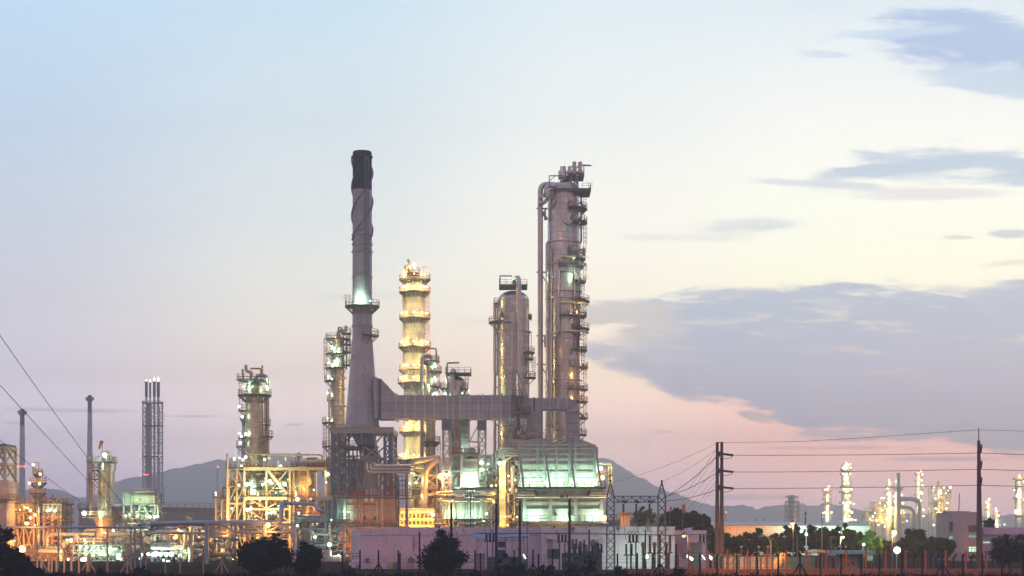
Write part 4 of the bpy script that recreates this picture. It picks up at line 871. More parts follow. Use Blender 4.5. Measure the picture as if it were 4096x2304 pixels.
# ------------------------------------------------------------------ second furnace, round heater and the pipework between the columns
D = 343.0
T = thing('furnace_stack', 'narrow square furnace with pale green lit front panels and a tapering stack', 'furnace', (X(1880, D), D, 0))
x0, x1 = X(1850, D), X(1914, D)
b = MB(); b.box(x0, x1, D, D + 9, 0, Z(1836, D)); b.build('casing', mat('furnace_front', (0.60, 0.58, 0.52), 0.6, 0.05, 'panel', gx=1.55, gz=1.15), T, smooth=False)
b = MB(); q4(b, x0 + .2, x1 - .2, D + .5, D + 8, Z(1836, D), X(1858, D), X(1898, D), D + 2, D + 7, Z(1790, D)); b.build('hood', M_clad, T, smooth=False)
b = MB(); b.box(X(1843, D), X(1877, D), D + 1, D + 5, Z(1790, D), Z(1680, D)); b.build('stack_duct', M_duct, T, smooth=False)
for yy in (1704, 1731, 1753): b = MB(); b.bar((X(1842, D), D + .9, Z(yy, D)), (X(1878, D), D + .9, Z(yy, D)), .2); b.build('stiffener', M_steelp, T, smooth=False)
frame(T, [X(1806, D), X(1846, D), X(1914, D)], [D - .6, D + 9.2], [0, Z(1948, D), Z(1880, D), Z(1815, D)], .45, M_steelp, 'none')
b = MB()
for k in range(5): xx = 1812 + k * 7; b.bar((X(xx, D), D - .3, Z(1955, D)), (X(xx, D), D - .3, Z(1818, D)), .2)
for yy in (1846, 1868, 1890, 1918, 1935): b.bar((X(1806, D), D - .4, Z(yy, D)), (X(1846, D), D - .4, Z(yy, D)), .18)
b.build('side_ribs', M_steelp, T, smooth=False)
b = MB(); b.box(X(1808, D), X(1845, D), D, D + 8, Z(1955, D), Z(1818, D)); b.build('side_wall', M_panel, T, smooth=False)
b = MB(); b.bar((X(1850, D), D - .7, Z(1834, D)), (X(1880, D), D - .7, Z(1818, D)), .25); b.bar((X(1880, D), D - .7, Z(1818, D)), (X(1910, D), D - .7, Z(1834, D)), .25); b.build('bracing', M_steelp, T, smooth=False)
rectdeck(T, X(1795, D), X(1920, D), D - 1.6, D + 2, Z(1811, D), M_railr); rectdeck(T, X(1845, D), X(1990, D), D - 2.4, D - .7, Z(1950, D), M_rail)
for q in (1865, 1880, 1898): light(T, (X(q, D), D - 1.8, Z(1937, D)), GREEN, 420, .4)
light(T, (X(1855, D), D - 1, Z(1802, D)), GREEN, 200, .3); ladder(T, X(1830, D), D - 1.8, Z(1811, D), Z(1690, D), M_railr)
ladder(T, X(1833, D), D - 1.5, Z(1690, D), Z(1650, D), M_railr)

D = 338.0
T = thing('round_heater', 'squat round heater ringed by two fat metal pipes over green lit walls', 'heater', (X(1857, D), D + 6, 0))
cxx, cyy = X(1857, D), D + 6
MB().lathe(cxx, cyy, [(S(92, D), 0), (S(92, D), Z(2008, D)), (S(60, D), Z(1990, D)), (S(60, D), Z(1960, D))], 16).build('shell', mat('round_shell', (.58, .58, .50), .55, .1, 'clad', gx=2.5, gz=3.0), T, ang=20)
for yy, rx in ((1973, 118), (1998, 112)):
    b = MB(); n = 40; b.tube([(cxx + S(rx, D) * cos(2 * pi * k / n), cyy + S(rx, D) * sin(2 * pi * k / n) * .95, Z(yy, D)) for k in range(n + 1)], .5, 12, caps=False); b.build('ring_pipe', M_pipe, T)
for k in range(12):
    t = 2 * pi * k / 12 + .13; b = MB(); b.bar((cxx + cos(t) * S(100, D), cyy + sin(t) * S(100, D), 0), (cxx + cos(t) * S(100, D), cyy + sin(t) * S(100, D), Z(1968, D)), .3); b.bar((cxx + cos(t) * S(96, D), cyy + sin(t) * S(96, D), Z(2050, D)), (cxx + cos(t) * S(120, D), cyy + sin(t) * S(120, D), Z(2005, D)), .25); b.build('post', M_steelp, T, smooth=False)
platform(T, (cxx, cyy), Z(2075, D), S(92, D), S(126, D), 180, 360, M_rail)
for t in (-130, -112, -90, -68, -50): a = radians(t); light(T, (cxx + cos(a) * S(113, D), cyy + sin(a) * S(113, D), Z(2060, D)), GREEN, 170, .3)
for xx, yt in ((1858, 1960), (1866, 1960), (1830, 2050)): ladder(T, X(xx, D), D - 2.5, Z(2120, D), Z(yt, D), M_railr, cage=False)
for xx in (1884, 1894): MB().bar((X(xx, D), D - 2.6, 1), (X(xx, D), D - 2.6, Z(1965, D)), .25 if xx == 1884 else .15).build('post', M_dark, T, smooth=False)
clutter(T, X(1745, D), X(1960, D), D - 1, D + 1, Z(2240, D), Z(2085, D), 26, 21, [M_pipe, M_pipew, M_steel, M_railr], .1, .3, 8)
lamp(T, (X(1735, D), D - 2, Z(2060, D)), WHT, .42, 160); lamp(T, (X(1726, D), D - 2, Z(2056, D)), WHT, .3); lamp(T, (X(1948, D), D - 3, Z(2055, D)), YEL, .3, 80)

# orange lit pipe truss between the block and the round heater
D = 346.0
T = thing('pipe_truss', 'orange lit truss bridge of pipes with one thick pipe bent over its top', 'pipe bridge', (X(1700, D), D, 0))
frame(T, [X(1642, D), X(1690, D), X(1748, D)], [D, D + 6], [0, Z(1950, D), Z(1898, D), Z(1855, D)], .4, M_steelp, 'x', .22, deckz=(Z(1955, D),), mrail=M_railo)
pipe(T, [(X(1644, D - 2), D, Z(1885, D)), (X(1646, D - 2), D - 1.5, Z(1848, D)), (X(1752, D), D - 1.5, Z(1833, D)), (X(1752, D), D - 1.6, Z(1838, D)), (X(1702, D), D - 2, Z(1882, D)), (X(1702, D), D - 2, Z(2036, D))], .62, M_pipew, bend=1.4, n=14)
pipe(T, [(X(1650, D), D - 1, Z(1870, D)), (X(1700, D), D - 1, Z(1867, D)), (X(1704, D), D, Z(1890, D))], .45, M_pipew, bend=1.2)
clutter(T, X(1645, D), X(1750, D), D + .5, D + 5, Z(1950, D), Z(1870, D), 26, 31, [M_pipe, M_pipew, M_railo, M_steelp], .08, .25, 14)
clutter(T, X(1645, D), X(1760, D), D, D + 5, Z(2110, D), Z(1965, D), 40, 32, [M_pipe, M_pipew, M_railo, M_cream], .1, .4, 16)
for yy, r_ in ((2044, .6), (2078, .45), (2106, .5)): MB().tube([(X(1600, 342), 342, Z(yy, 342)), (X(1738, 342), 342, Z(yy, 342))], r_, 12).build('pipe', M_pipew, T)
for k in range(9): MB().bar((X(1600 + k * 16, 341), 341.6, Z(2108, 341)), (X(1600 + k * 16, 341), 341.6, Z(2050, 341)), .2).build('upright', M_cream, T, smooth=False)
for xx, y in ((1610, 2090), (1650, 2060), (1700, 2066), (1640, 2100), (1725, 2095)): light(T, (X(xx, 340), 339.5, Z(y, 340)), ORA, 420, .4)
lamp(T, (X(1764, D - 3), D - 4, Z(1908, D)), ORA, .85, 900, (0, -1.5, -1)); lamp(T, (X(1788, D - 3), D - 4, Z(1904, D)), WHT, .5, 250)
for xx, y in ((1664, 1932), (1694, 1930), (1640, 1934), (1688, 1985)): lamp(T, (X(xx, D - 1), D - 1, Z(y, D)), WHT, .32, 90)
for xx, y in ((1680, 1920), (1725, 1925), (1660, 1990)): light(T, (X(xx, D), D - 2.5, Z(y, D)), YEL, 160, .4)

# pipework between round heater and the large heater
D = 346.0
T = thing('pipe_rack', 'tall crowded rack of pipes and walkways squeezed against the left side of the large heater', 'pipe rack', (X(2025, D), D, 0))
frame(T, [X(1985, D), X(2032, D), X(2076, D)], [D, D + 7], [0, Z(2085, D), Z(2000, D), Z(1945, D), Z(1900, D), Z(1840, D), Z(1800, D)], .35, M_steelp, 'd', .2, deckz=(Z(2085, D), Z(2000, D), Z(1945, D), Z(1900, D), Z(1840, D)), mrail=M_railo)
clutter(T, X(1985, D), X(2078, D), D - 1, D + 5, Z(2110, D), Z(1810, D), 64, 41, [M_pipe, M_pipew, M_railo, M_steel, M_steelp, M_cladp], .1, .35, 34)
for k in range(6): MB().tube([(X(2000 + k * 4, D), D - 1.5, 1), (X(2000 + k * 4, D), D - 1.5, Z(1850, D)), (X(2000 + k * 4, D) + 2, D - 1, Z(1832 - k * 3, D))], .18, 8, bend=.6).build('pipe', M_pipew, T)
for k in range(4): MB().tube([(X(2070, D), D - 1.2, Z(1795 + k * 9, D)), (X(1998 + k * 6, D), D - 1.4, Z(1795 + k * 9, D)), (X(1998 + k * 6, D), D - 1.4, Z(1830 + k * 3, D))], .22, 8, bend=.7).build('pipe', M_pipe, T)
b = MB(); b.box(X(2042, D), X(2078, D), D - .8, D + 3, Z(1825, D), Z(1785, D)); b.build('duct', M_steelp, T, smooth=False)
for xx, y, cc, pw, r_ in ((1999, 1855, WHT, 380, .6), (1926, 1852, WHT, 300, .7), (1953, 1858, WHT, 60, .3), (1966, 1943, YEL, 90, .4), (1985, 1942, YEL, 90, .35), (2008, 1940, WHT, 120, .45), (2018, 2068, YEL, 100, .35), (2068, 2068, YEL, 80, .3), (2034, 1905, ORA, 120, .3), (2040, 1960, ORA, 120, .3), (2060, 1920, GREEN, 140, .3), (1975, 2010, ORA, 160, .3), (2030, 2100, ORA, 200, .3), (2010, 1990, YEL, 120, .3)):
    lamp(T, (X(xx, D - 2), D - 2.2, Z(y, D)), cc, r_ * .85, pw)
T = thing('pipe_rack', 'open green lit steel rack with railings between the square furnace and the broad column', 'pipe rack', (X(1945, D), D, 0))
frame(T, [X(1916, D), X(1944, D), X(1972, D)], [D + 1, D + 7], [0, Z(1950, D), Z(1905, D), Z(1868, D), Z(1820, D)], .32, M_steelp, 'd', .2, deckz=(Z(1905, D), Z(1868, D)), mrail=M_rail)
clutter(T, X(1914, D), X(1975, D), D, D + 5, Z(1965, D), Z(1870, D), 18, 44, [M_pipe, M_pipew, M_steelp], .1, .3, 14)
light(T, (X(1935, D), D - 1, Z(1880, D)), GREEN, 300, .4)

LG[0] = .66
# ------------------------------------------------------------------ cream steel process structure and its column
D = 350.0
T = thing('process_structure', 'big open cream steel structure glowing orange and green with many decks', 'steel structure', (X(1100, D), D, 0))
zs = [0, Z(2086, D), Z(2032, D), Z(1987, D), Z(1880, D), Z(1868, D)]
frame(T, [X(978, D), X(1066, D), X(1159, D)], [D, D + 6, D + 13], [0, Z(2086, D), Z(2033, D), Z(1987, D), Z(1868, D)], .38, M_cream, 'd', .2, deckz=(Z(1987, D), Z(1868, D)), mrail=M_railo, skipf=.35)
frame(T, [X(1172, D), X(1228, D), X(1300, D)], [D + 1, D + 12], [0, Z(2060, D), Z(1990, D), Z(1868, D)], .4, M_cream, 'none', .2, deckz=(Z(1990, D), Z(1868, D), Z(2060, D)), mrail=M_railo)
frame(T, [X(912, D), X(945, D), X(974, D)], [D + 1, D + 14], [0, Z(2080, D), Z(2010, D), Z(1940, D), Z(1872, D)], .42, M_cream, 'd', .22, deckz=(Z(1872, D), Z(1940, D)), mrail=M_railr)
frame(T, [X(858, D), X(885, D), X(908, D)], [D + 2, D + 12], [0, Z(2080, D), Z(2040, D), Z(1988, D)], .4, M_cream, 'd', .22, deckz=(Z(1988, D),), mrail=M_railo)
b = MB(); b.box(X(975, D), X(1308, D), D - .8, D - .45, Z(1882, D), Z(1869, D)); b.build('edge_girder', M_cream, T, smooth=False)
b = MB(); b.box(X(980, D), X(1150, D), D - .8, D - .45, Z(2000, D), Z(1988, D)); b.build('edge_girder', M_cream, T, smooth=False)
b = MB(); b.bar((X(1075, D), D - .5, Z(1884, D)), (X(1150, D), D - .5, Z(1978, D)), .5); b.build('bracing', M_cream, T, smooth=False)
MB().tube([(X(912, D), D - 1, 0), (X(912, D), D - 1, Z(1814, D))], .22, 8).build('mast', M_cream, T)
pipe(T, [(X(985, D), D, Z(1816, D)), (X(1288, D), D, Z(1820, D)), (X(1288, D), D, Z(1850, D))], .2, M_cream)
clutter(T, X(978, D), X(1158, D), D + 2, D + 12, Z(1985, D), Z(1885, D), 80, 51, [M_pipew, M_pipe, M_cream, M_steel, M_railo, M_dark], .06, .28, 40)
clutter(T, X(978, D), X(1158, D), D + 1, D + 12, Z(2084, D), Z(1990, D), 99, 52, [M_pipew, M_pipe, M_cream, M_steel, M_railo, M_dark], .06, .28, 60)
clutter(T, X(980, D), X(1190, D), D - 1, D + 10, Z(2240, D), Z(2090, D), 90, 53, [M_pipew, M_pipe, M_cream, M_steel, M_railo, M_dark], .07, .35, 50)
clutter(T, X(1172, D), X(1300, D), D - .5, D + 10, Z(2240, D), Z(1990, D), 90, 54, [M_pipew, M_pipe, M_cream, M_steel, M_railo, M_dark], .07, .3, 50)
clutter(T, X(860, D), X(975, D), D + 1, D + 10, Z(2240, D), Z(1945, D), 80, 55, [M_pipew, M_pipe, M_cream, M_steel, M_railr, M_dark], .06, .28, 40)
clutter(T, X(1175, D), X(1310, D), D + 1, D + 8, Z(1866, D), Z(1842, D), 14, 56, [M_pipew, M_steelp, M_cladp], .1, .3, 12)
b = MB(); b.box(X(1222, D), X(1262, D), D + 2, D + 6, Z(1866, D), Z(1828, D)); b.box(X(1266, D), X(1294, D), D + 2, D + 5, Z(1862, D), Z(1836, D)); b.build('package_unit', mat('green_grey_box', (.22, .26, .20), .6), T, smooth=False)
for xx, y, cc, pw, r_ in ((930, 1834, WHT, 150, .6), (950, 1831, WHT, 0, .4), (963, 1838, WHT, 100, .5), (975, 1828, WHT, 0, .6), (1052, 1837, WHT, 160, .5), (958, 1862, WHT, 120, .45), (1116, 1864, WHT, 260, .55), (1306, 1897, WHT, 160, .7), (1305, 1930, WHT, 100, .3),
                          (987, 1938, WHT, 520, .75), (1003, 1936, WHT, 420, .8), (1016, 1946, WHT, 200, .5), (1050, 1940, WHT, 240, .5), (1060, 1935, WHT, 120, .4), (1078, 1926, WHT, 420, .7), (1088, 1934, WHT, 240, .5), (1118, 1940, WHT, 300, .6), (1138, 1938, WHT, 320, .7), (956, 1941, WHT, 120, .45),
                          (1190, 1998, WHT, 360, .75), (989, 2040, WHT, 300, .55), (1004, 2034, WHT, 320, .6), (1070, 2052, WHT, 240, .5), (1085, 2051, WHT, 300, .6), (1100, 2049, WHT, 240, .5), (1195, 2054, WHT, 260, .5), (928, 2034, WHT, 160, .4), (910, 2069, WHT, 200, .4), (863, 1972, WHT, 80, .35), (864, 1981, WHT, 0, .3),
                          (1188, 2105, WHT, 160, .4), (920, 2158, ORA, 260, .4), (928, 2160, ORA, 0, .4), (900, 2170, YEL, 320, .45), (1158, 2144, ORA, 260, .4), (934, 2237, WHT, 80, .35), (1265, 2148, WHT, 240, .45), (1255, 1960, WHT, 60, .3), (1270, 2096, YEL, 60, .3), (1040, 2002, WHT, 80, .3)):
    lamp(T, (X(xx, D - 1.5), D - 1.6 if y > 1900 else D + 1, Z(y, D)), cc, r_ * .72, pw * .8)
for xx in (930, 950, 975, 1003, 1052, 1076, 1110, 1143): MB().bar((X(xx, D), D + 1, Z(1868, D)), (X(xx, D), D + 1, Z(1838, D)), .13).build('lamp_post', M_steelp, T, smooth=False)
for xx in (1003, 1076, 1143): b = MB(); b.bar((X(xx, D), D + 1, Z(1838, D)), (X(xx - 3, D), D + .2, Z(1825, D)), .4); b.build('unlit_floodlight', mat('lamp_shell', (.6, .62, .62), .4), T, smooth=False)
for xx, y, p_, cc in ((1000, 1900, 300, YEL), (1120, 1900, 260, YEL), (1010, 2010, 460, YEL), (1110, 2010, 460, YEL), (1000, 2070, 460, ORA), (1120, 2075, 400, ORA), (930, 1930, 200, ORA), (940, 2040, 300, ORA), (1240, 1960, 420, ORA), (1190, 2030, 360, ORA), (1250, 2040, 300, ORA), (1000, 2160, 500, YEL), (1090, 2160, 500, YEL), (1180, 2180, 420, ORA), (900, 2120, 320, ORA), (870, 2040, 200, ORA), (1260, 2180, 160, ORA)):
    light(T, (X(xx, D), D - 3.2, Z(y, D)), cc, p_, .5)
for xx, y in ((1000, 1965), (1110, 1965), (1020, 2060), (1110, 2040)): light(T, (X(xx, D), D + 4, Z(y, D)), GREEN, 500, .5)
# vessel in the structure
T, c, R = tower('surge_drum', 'fat domed vessel lit amber under the top deck of the cream structure', 1219, D + 6, [(1892, 50), (1985, 50)], M_cladw, cat='vessel', zb=Z(1992, D + 6))
nozzle(T, c, R, -82, Z(1929, D + 6), 1.3, .5, M_pipew); light(T, (X(1205, D), D + .8, Z(1950, D)), ORA, 260, .4); light(T, (X(1245, D), D + .8, Z(1925, D)), YEL, 130, .3)
ladder(T, X(1206, D), D + 1.5, Z(1985, D), Z(1880, D), M_railo)
T, c, R = tower('surge_drum', 'round metal vessel glowing orange low behind the bent blue grey pipe', 1232, D + 5, [(2048, 26), (2080, 26)], M_cladw, cat='vessel', zb=Z(2100, D + 5)); light(T, (X(1225, D), D, Z(2060, D)), ORA, 160, .3)
# the main left column
D = 358.0
T, c, R = tower('distillation_column', 'domed metal column with a hooked overhead pipe rising out of the cream structure', 1019, D, [(1548, 35), (1650, 37), (2000, 38)], M_cladw, cat='column', bands=((1580, 38), (1650, 39), (1758, 39), (1850, 40)), n=36)
rectdeck(T, X(956, D), X(1064, D), D - 3.2, D + 2, Z(1522, D), M_railr); platform(T, c, Z(1580, D), R, S(68, D), 0, 360, M_railr)
pipe(T, [(X(1022, D), D, Z(1535, D)), (X(1024, D), D, Z(1502, D)), (X(1071, D), D, Z(1502, D)), (X(1071, D), D, Z(1870, D))], .4, M_pipe, bend=1.6, n=14); pipe(T, [(X(1062, D), D - .6, Z(1590, D)), (X(1062, D), D - .6, Z(1840, D))], .18, M_pipe)
pipe(T, [(X(1005, D), D - 1, Z(1520, D)), (X(1010, D), D - 1, Z(1489, D)), (X(987, D), D - 1, Z(1487, D)), (X(987, D), D - 1, Z(1461, D))], .34, M_pipew, bend=1.2)
pipe(T, [(X(1050, D), D - 2, Z(1522, D)), (X(1050, D), D - 2, Z(1478, D)), (X(1007, D), D - 2, Z(1478, D))], .2, M_railo, name='davit', bend=.5); MB().tube([(X(1049, D), D, Z(1510, D)), (X(1049, D), D, Z(1461, D))], .2).build('vent', M_pipew, T)
MB().tube([(X(979, D), D - 2, Z(1520, D)), (X(976, D), D - 2, Z(1480, D))], .24).build('vent', M_cream, T)
b = MB()
for xx in (1004, 1048): b.bar((X(xx, D), D - 2.4, Z(1522, D)), (X(xx, D), D - 2.2, Z(1548, D)), .25)
b.bar((X(1004, D), D - 2.4, Z(1540, D)), (X(1020, D), D - 2.4, Z(1524, D)), .2); b.bar((X(1048, D), D - 2.4, Z(1540, D)), (X(1032, D), D - 2.4, Z(1524, D)), .2); b.build('deck_bracket', M_steelp, T, smooth=False)
for y, a0, a1, e in ((1641, 150, 210, 66), (1682, 150, 190, 56), (1752, 150, 250, 66), (1785, 150, 200, 74), (1745, -30, 30, 74), (1698, -20, 30, 64)): platform(T, c, Z(y, D), R, S(e, D), a0, a1, M_railr)
ladder(T, X(970, D), D - 2, Z(1580, D), Z(1522, D)); ladder(T, X(969, D), D - 2, Z(1641, D), Z(1585, D)); ladder(T, X(967, D), D - 2, Z(1860, D), Z(1785, D)); ladder(T, X(1064, D), D - 1, Z(1850, D), Z(1745, D))
nozzle(T, c, R, -88, Z(1561, D), .55); nozzle(T, c, R, -150, Z(1560, D), .45); nozzle(T, c, R, -150, Z(1736, D), .6)
rimlamps(T, c, R + .9, Z(1566, D), [-135], GREEN, 330, .3); rimlamps(T, c, R + 1, Z(1566, D), [-20], GREEN, 200, .35); rimlamps(T, c, R + 1, Z(1536, D), [-20], GREEN, 60, .25)
for xx, y, pw in ((961, 1629, 60), (974, 1669, 130), (987, 1738, 160), (966, 1773, 100), (963, 1736, 50), (970, 1748, 0)): lamp(T, (X(xx, D), D - 1.5, Z(y, D)), WHT, .42, pw)
light(T, (X(1000, D), D - 3.2, Z(1546, D)), GREEN, 200, .3)

# ------------------------------------------------------------------ units farther left
D = 372.0
T, c, R = tower('distillation_column', 'stout column with a lit crown of pipes standing on an orange lit conical skirt', 418, D, [(1852, 26), (2066, 26.5), (2070, 46), (2095, 33), (2240, 33)], M_cladw, head='flat', cat='column', bands=((1866, 27),), n=32)
b = MB(); b.lathe(c[0], D, [(S(34, D), 0), (S(34, D), Z(2095, D)), (S(48, D), Z(2071, D))], 32); b.build('skirt', mat('skirt_concrete', (.55, .48, .38), .8), T)
rectdeck(T, X(346, D), X(488, D), D - 4, D + 3, Z(2068, D), M_railo); rectdeck(T, X(359, D), X(461, D), D - 3, D + 2, Z(1848, D), M_railr)
b = MB()
for xx in (362, 380, 404, 430, 452): b.box(X(xx, D), X(xx + 8, D), D - 2.4, D - 1.6, Z(1846, D), Z(1828, D))
b.build('head_gear', M_cladp, T, smooth=False)
pipe(T, [(X(416, D), D, Z(1845, D)), (X(416, D), D, Z(1806, D)), (X(441, D), D, Z(1806, D)), (X(441, D), D, Z(1845, D))], .3, M_pipew); pipe(T, [(X(440, D), D, Z(1834, D)), (X(460, D), D, Z(1834, D)), (X(459, D), D, Z(1875, D)), (X(454, D), D, Z(1895, D)), (X(454, D), D, Z(2020, D)), (X(500, D), D, Z(2020, D))], .26, M_pipew)
for y, e in ((1915, 64), (1880, 50)): platform(T, c, Z(y, D), R, S(e, D), 140, 220, M_railr)
ladder(T, X(372, D), D - 2, Z(2060, D), Z(1915, D)); ladder(T, X(381, D), D - 2, Z(2060, D), Z(1850, D)); MB().tube([(X(367, D), D - 1, Z(2060, D)), (X(367, D), D - 1, Z(1865, D))], .18).build('pipe', M_pipew, T)
lamp(T, (X(427, D), D - 2, Z(1822, D)), WHT, .7, 500); lamp(T, (X(355, D), D - 4, Z(2054, D)), WHT, .7, 300)
for xx, y, p_, cc in ((385, 2052, 360, GREEN), (425, 2054, 420, GREEN), (400, 1860, 300, GREEN), (380, 2110, 400, ORA), (440, 2110, 400, ORA), (410, 2160, 500, ORA), (370, 1940, 90, YEL)): light(T, (X(xx, D), D - 4.6, Z(y, D)), cc, p_, .5)
pipe(T, [(X(418, D), D - 3.4, Z(2068, D)), (X(418, D), D - 3.4, Z(2046, D)), (X(410, D), D - 2, Z(2046, D))], .5, M_pipew); pipe(T, [(X(419, D), D - 3.6, Z(2070, D)), (X(419, D), D - 3.6, Z(2126, D)), (X(428, D), D - 3.6, Z(2136, D)), (X(500, D), D - 3.6, Z(2136, D))], .45, M_pipew)

D = 385.0
T, c, R = tower('distillation_column', 'slender warm lit column with three stacked ring platforms and a lamp arm on top', 152, D, [(1890, 9), (1935, 11), (2000, 13), (2240, 14)], M_cladw, cat='column', group=None)
for y, e in ((1896, 20), (1931, 34), (1972, 33)): platform(T, c, Z(y, D), R * .6, S(e, D), 0, 360, M_railo)
platform(T, c, Z(2004, D), R, S(34, D), -60, 30, M_railr)
pipe(T, [(X(136, D), D - 1, Z(1895, D)), (X(136, D), D - 1, Z(1862, D)), (X(144, D), D - 1, Z(1850, D)), (X(160, D), D - 1, Z(1851, D)), (X(160, D), D - 1, Z(1895, D))], .16, M_cream); ladder(T, X(131, D), D - 1.5, Z(2090, D), Z(1976, D), M_railo)
for xx, y, pw in ((144, 1861, 90), (172, 1898, 50), (129, 1934, 110), (169, 1936, 140), (133, 2042, 90), (134, 2072, 90), (150, 2060, 0)): lamp(T, (X(xx, D), D - 2.2, Z(y, D)), YEL, .42, pw)
T = thing('process_structure', 'cluttered warm steel structure of decks and vessels round the slender column', 'steel structure', (X(150, D), D, 0))
frame(T, [X(65, D), X(100, D), X(140, D)], [D - 1, D + 8], [0, Z(2095, D), Z(2045, D), Z(2014, D)], .35, M_cream, 'x', .2, deckz=(Z(2045, D), Z(2014, D), Z(2095, D)), mrail=M_railo)
frame(T, [X(180, D), X(215, D), X(248, D)], [D - 1, D + 8], [0, Z(2160, D), Z(2086, D), Z(2050, D), Z(2013, D)], .35, M_cream, 'x', .2, deckz=(Z(2086, D), Z(2050, D), Z(2013, D)), mrail=M_railo)
clutter(T, X(66, D), X(140, D), D - 1, D + 6, Z(2230, D), Z(2015, D), 46, 61, [M_pipew, M_cream, M_railr, M_pipe], .08, .3, 30)
clutter(T, X(180, D), X(250, D), D - 1, D + 6, Z(2230, D), Z(1995, D), 50, 62, [M_pipew, M_cream, M_railr, M_pipe], .08, .3, 30)
for xx, y, cc, pw, r_ in ((110, 2030, YEL, 160, .4), (121, 2032, YEL, 0, .4), (200, 2043, WHT, 300, .55), (210, 2040, WHT, 0, .5), (229, 2043, WHT, 300, .6), (90, 2040, YEL, 120, .3), (66, 2162, WHT, 100, .45), (45, 2140, WHT, 100, .6), (42, 2090, ORA, 120, .3), (60, 2050, YEL, 100, .3), (150, 2100, ORA, 200, .3)): lamp(T, (X(xx, D), D - 2, Z(y, D)), cc, r_ * .8, pw)
for xx, y, p_ in ((100, 2060, 260), (220, 2070, 300), (150, 2150, 420), (90, 2170, 420), (230, 2150, 300)): light(T, (X(xx, D), D - 4, Z(y, D)), ORA, p_, .6)
D = 378.0
T = thing('boiler_structure', 'brown steel boiler tower cut by the edge of the view with a panelled base', 'boiler', (X(0, D), D, 0))
frame(T, [X(-60, D), X(-25, D), X(20, D)], [D, D + 8], [Z(2005, D), Z(1920, D), Z(1850, D), Z(1785, D)], .55, M_cream, 'x', .3)
b = MB(); b.box(X(-60, D), X(34, D), D - .5, D + 9, Z(2010, D), Z(1928, D)); b.build('casing', M_panel, T, smooth=False)
b = MB(); b.box(X(-70, D), X(32, D), D - 1, D + 9, 0, Z(2012, D)); b.build('base_wall', M_panel, T, smooth=False)
rectdeck(T, X(-60, D), X(65, D), D - 1.2, D + 2, Z(1998, D), M_railr); b = MB(); b.box(X(-60, D), X(23, D), D - .2, D + 8, Z(1785, D), Z(1775, D)); b.build('roof', M_steel, T, smooth=False)
light(T, (X(15, D), D - 5, Z(2060, D)), ORA, 110, .5); light(T, (X(10, D), D - 4, Z(1960, D)), ORA, 120, .5)

D = 365.0
T = thing('air_cooler', 'pale boxy cooler unit on splayed legs with bright green lit panels', 'air cooler', (X(560, D), D, 0))
b = MB(); b.box(X(530, D), X(620, D), D, D + 6, Z(2012, D), Z(1976, D)); q4(b, X(494, D), X(524, D), D, D + 6, Z(2022, D), X(498, D), X(526, D), D, D + 6, Z(1978, D)); b.build('casing', mat('cooler_panel', (.62, .62, .55), .55, .1, 'panel', gx=1.8, gz=1.2), T, smooth=False)
for z in (1978, 2012): rectdeck(T, X(528, D), X(628, D), D - 1.6, D - .05, Z(z, D), M_railo)
frame(T, [X(497, D), X(528, D), X(622, D)], [D - .5, D + 6], [0, Z(2085, D), Z(2014, D), Z(1970, D)], .35, M_steelp, 'none', deckz=(Z(2085, D),), mrail=M_railo)
b = MB(); b.bar((X(545, D), D - .3, Z(2072, D)), (X(565, D), D - .3, Z(2016, D)), .35); b.bar((X(598, D), D - .3, Z(2072, D)), (X(574, D), D - .3, Z(2016, D)), .35); b.build('raking_strut', M_steelp, T, smooth=False)
pipe(T, [(X(545, D), D - 1, Z(1976, D)), (X(545, D), D - 1, Z(1969, D)), (X(622, D), D - 1, Z(1969, D)), (X(623, D), D - 1, Z(2020, D))], .22, M_pipew); pipe(T, [(X(600, D), D - 1, Z(2021, D)), (X(637, D), D - 1, Z(2021, D)), (X(637, D), D - 1, Z(2070, D))], .22, M_pipew)
clutter(T, X(500, D), X(630, D), D, D + 5, Z(2082, D), Z(2030, D), 30, 71, [M_pipew, M_steelp, M_cladp, M_pipe], .08, .3, 30)
clutter(T, X(470, D), X(640, D), D - 2, D + 5, Z(2230, D), Z(2090, D), 60, 72, [M_pipew, M_steelp, M_cladp, M_pipe], .1, .35, 34)
for xx, y, cc, pw, r_ in ((514, 2064, WHT, 160, .4), (530, 2060, WHT, 160, .35), (609, 2067, WHT, 240, .55), (628, 2068, WHT, 200, .5), (640, 2066, WHT, 0, .5), (560, 2066, WHT, 100, .3)): lamp(T, (X(xx, D), D - 2.5, Z(y, D)), cc, r_ * .85, pw)
for xx, y, p_ in ((550, 2003, 260), (600, 2003, 260), (510, 2010, 140), (575, 2050, 300), (560, 1985, 120)): light(T, (X(xx, D), D - 2.6, Z(y, D)), GREEN, p_, .4)
for xx, y, p_ in ((500, 2130, 400), (600, 2140, 260)): light(T, (X(xx, D), D - 5, Z(y, D)), YEL, p_, .6)
# windsock
D = 360.0
T = thing('windsock', 'red and yellow windsock hanging limp on a thin pole above the stout column', 'windsock', (X(409, D), D, Z(1840, D)))
b = MB(); b.bar((X(409, D), D, Z(1845, D)), (X(409, D), D, Z(1762, D)), .09); b.build('pole', M_steel, T, smooth=False)
b = MB(); b.tube([(X(408, D), D, Z(1764, D)), (X(404, D), D, Z(1775, D))], .42, 10, r1=.38); b.build('sleeve_top', mat('windsock_red', (.6, .08, .04), .8), T); b = MB(); b.tube([(X(404, D), D, Z(1775, D)), (X(396, D), D, Z(1796, D))], .38, 10, r1=.25); b.build('sleeve', mat('windsock_yellow', (.75, .42, .05), .8), T)

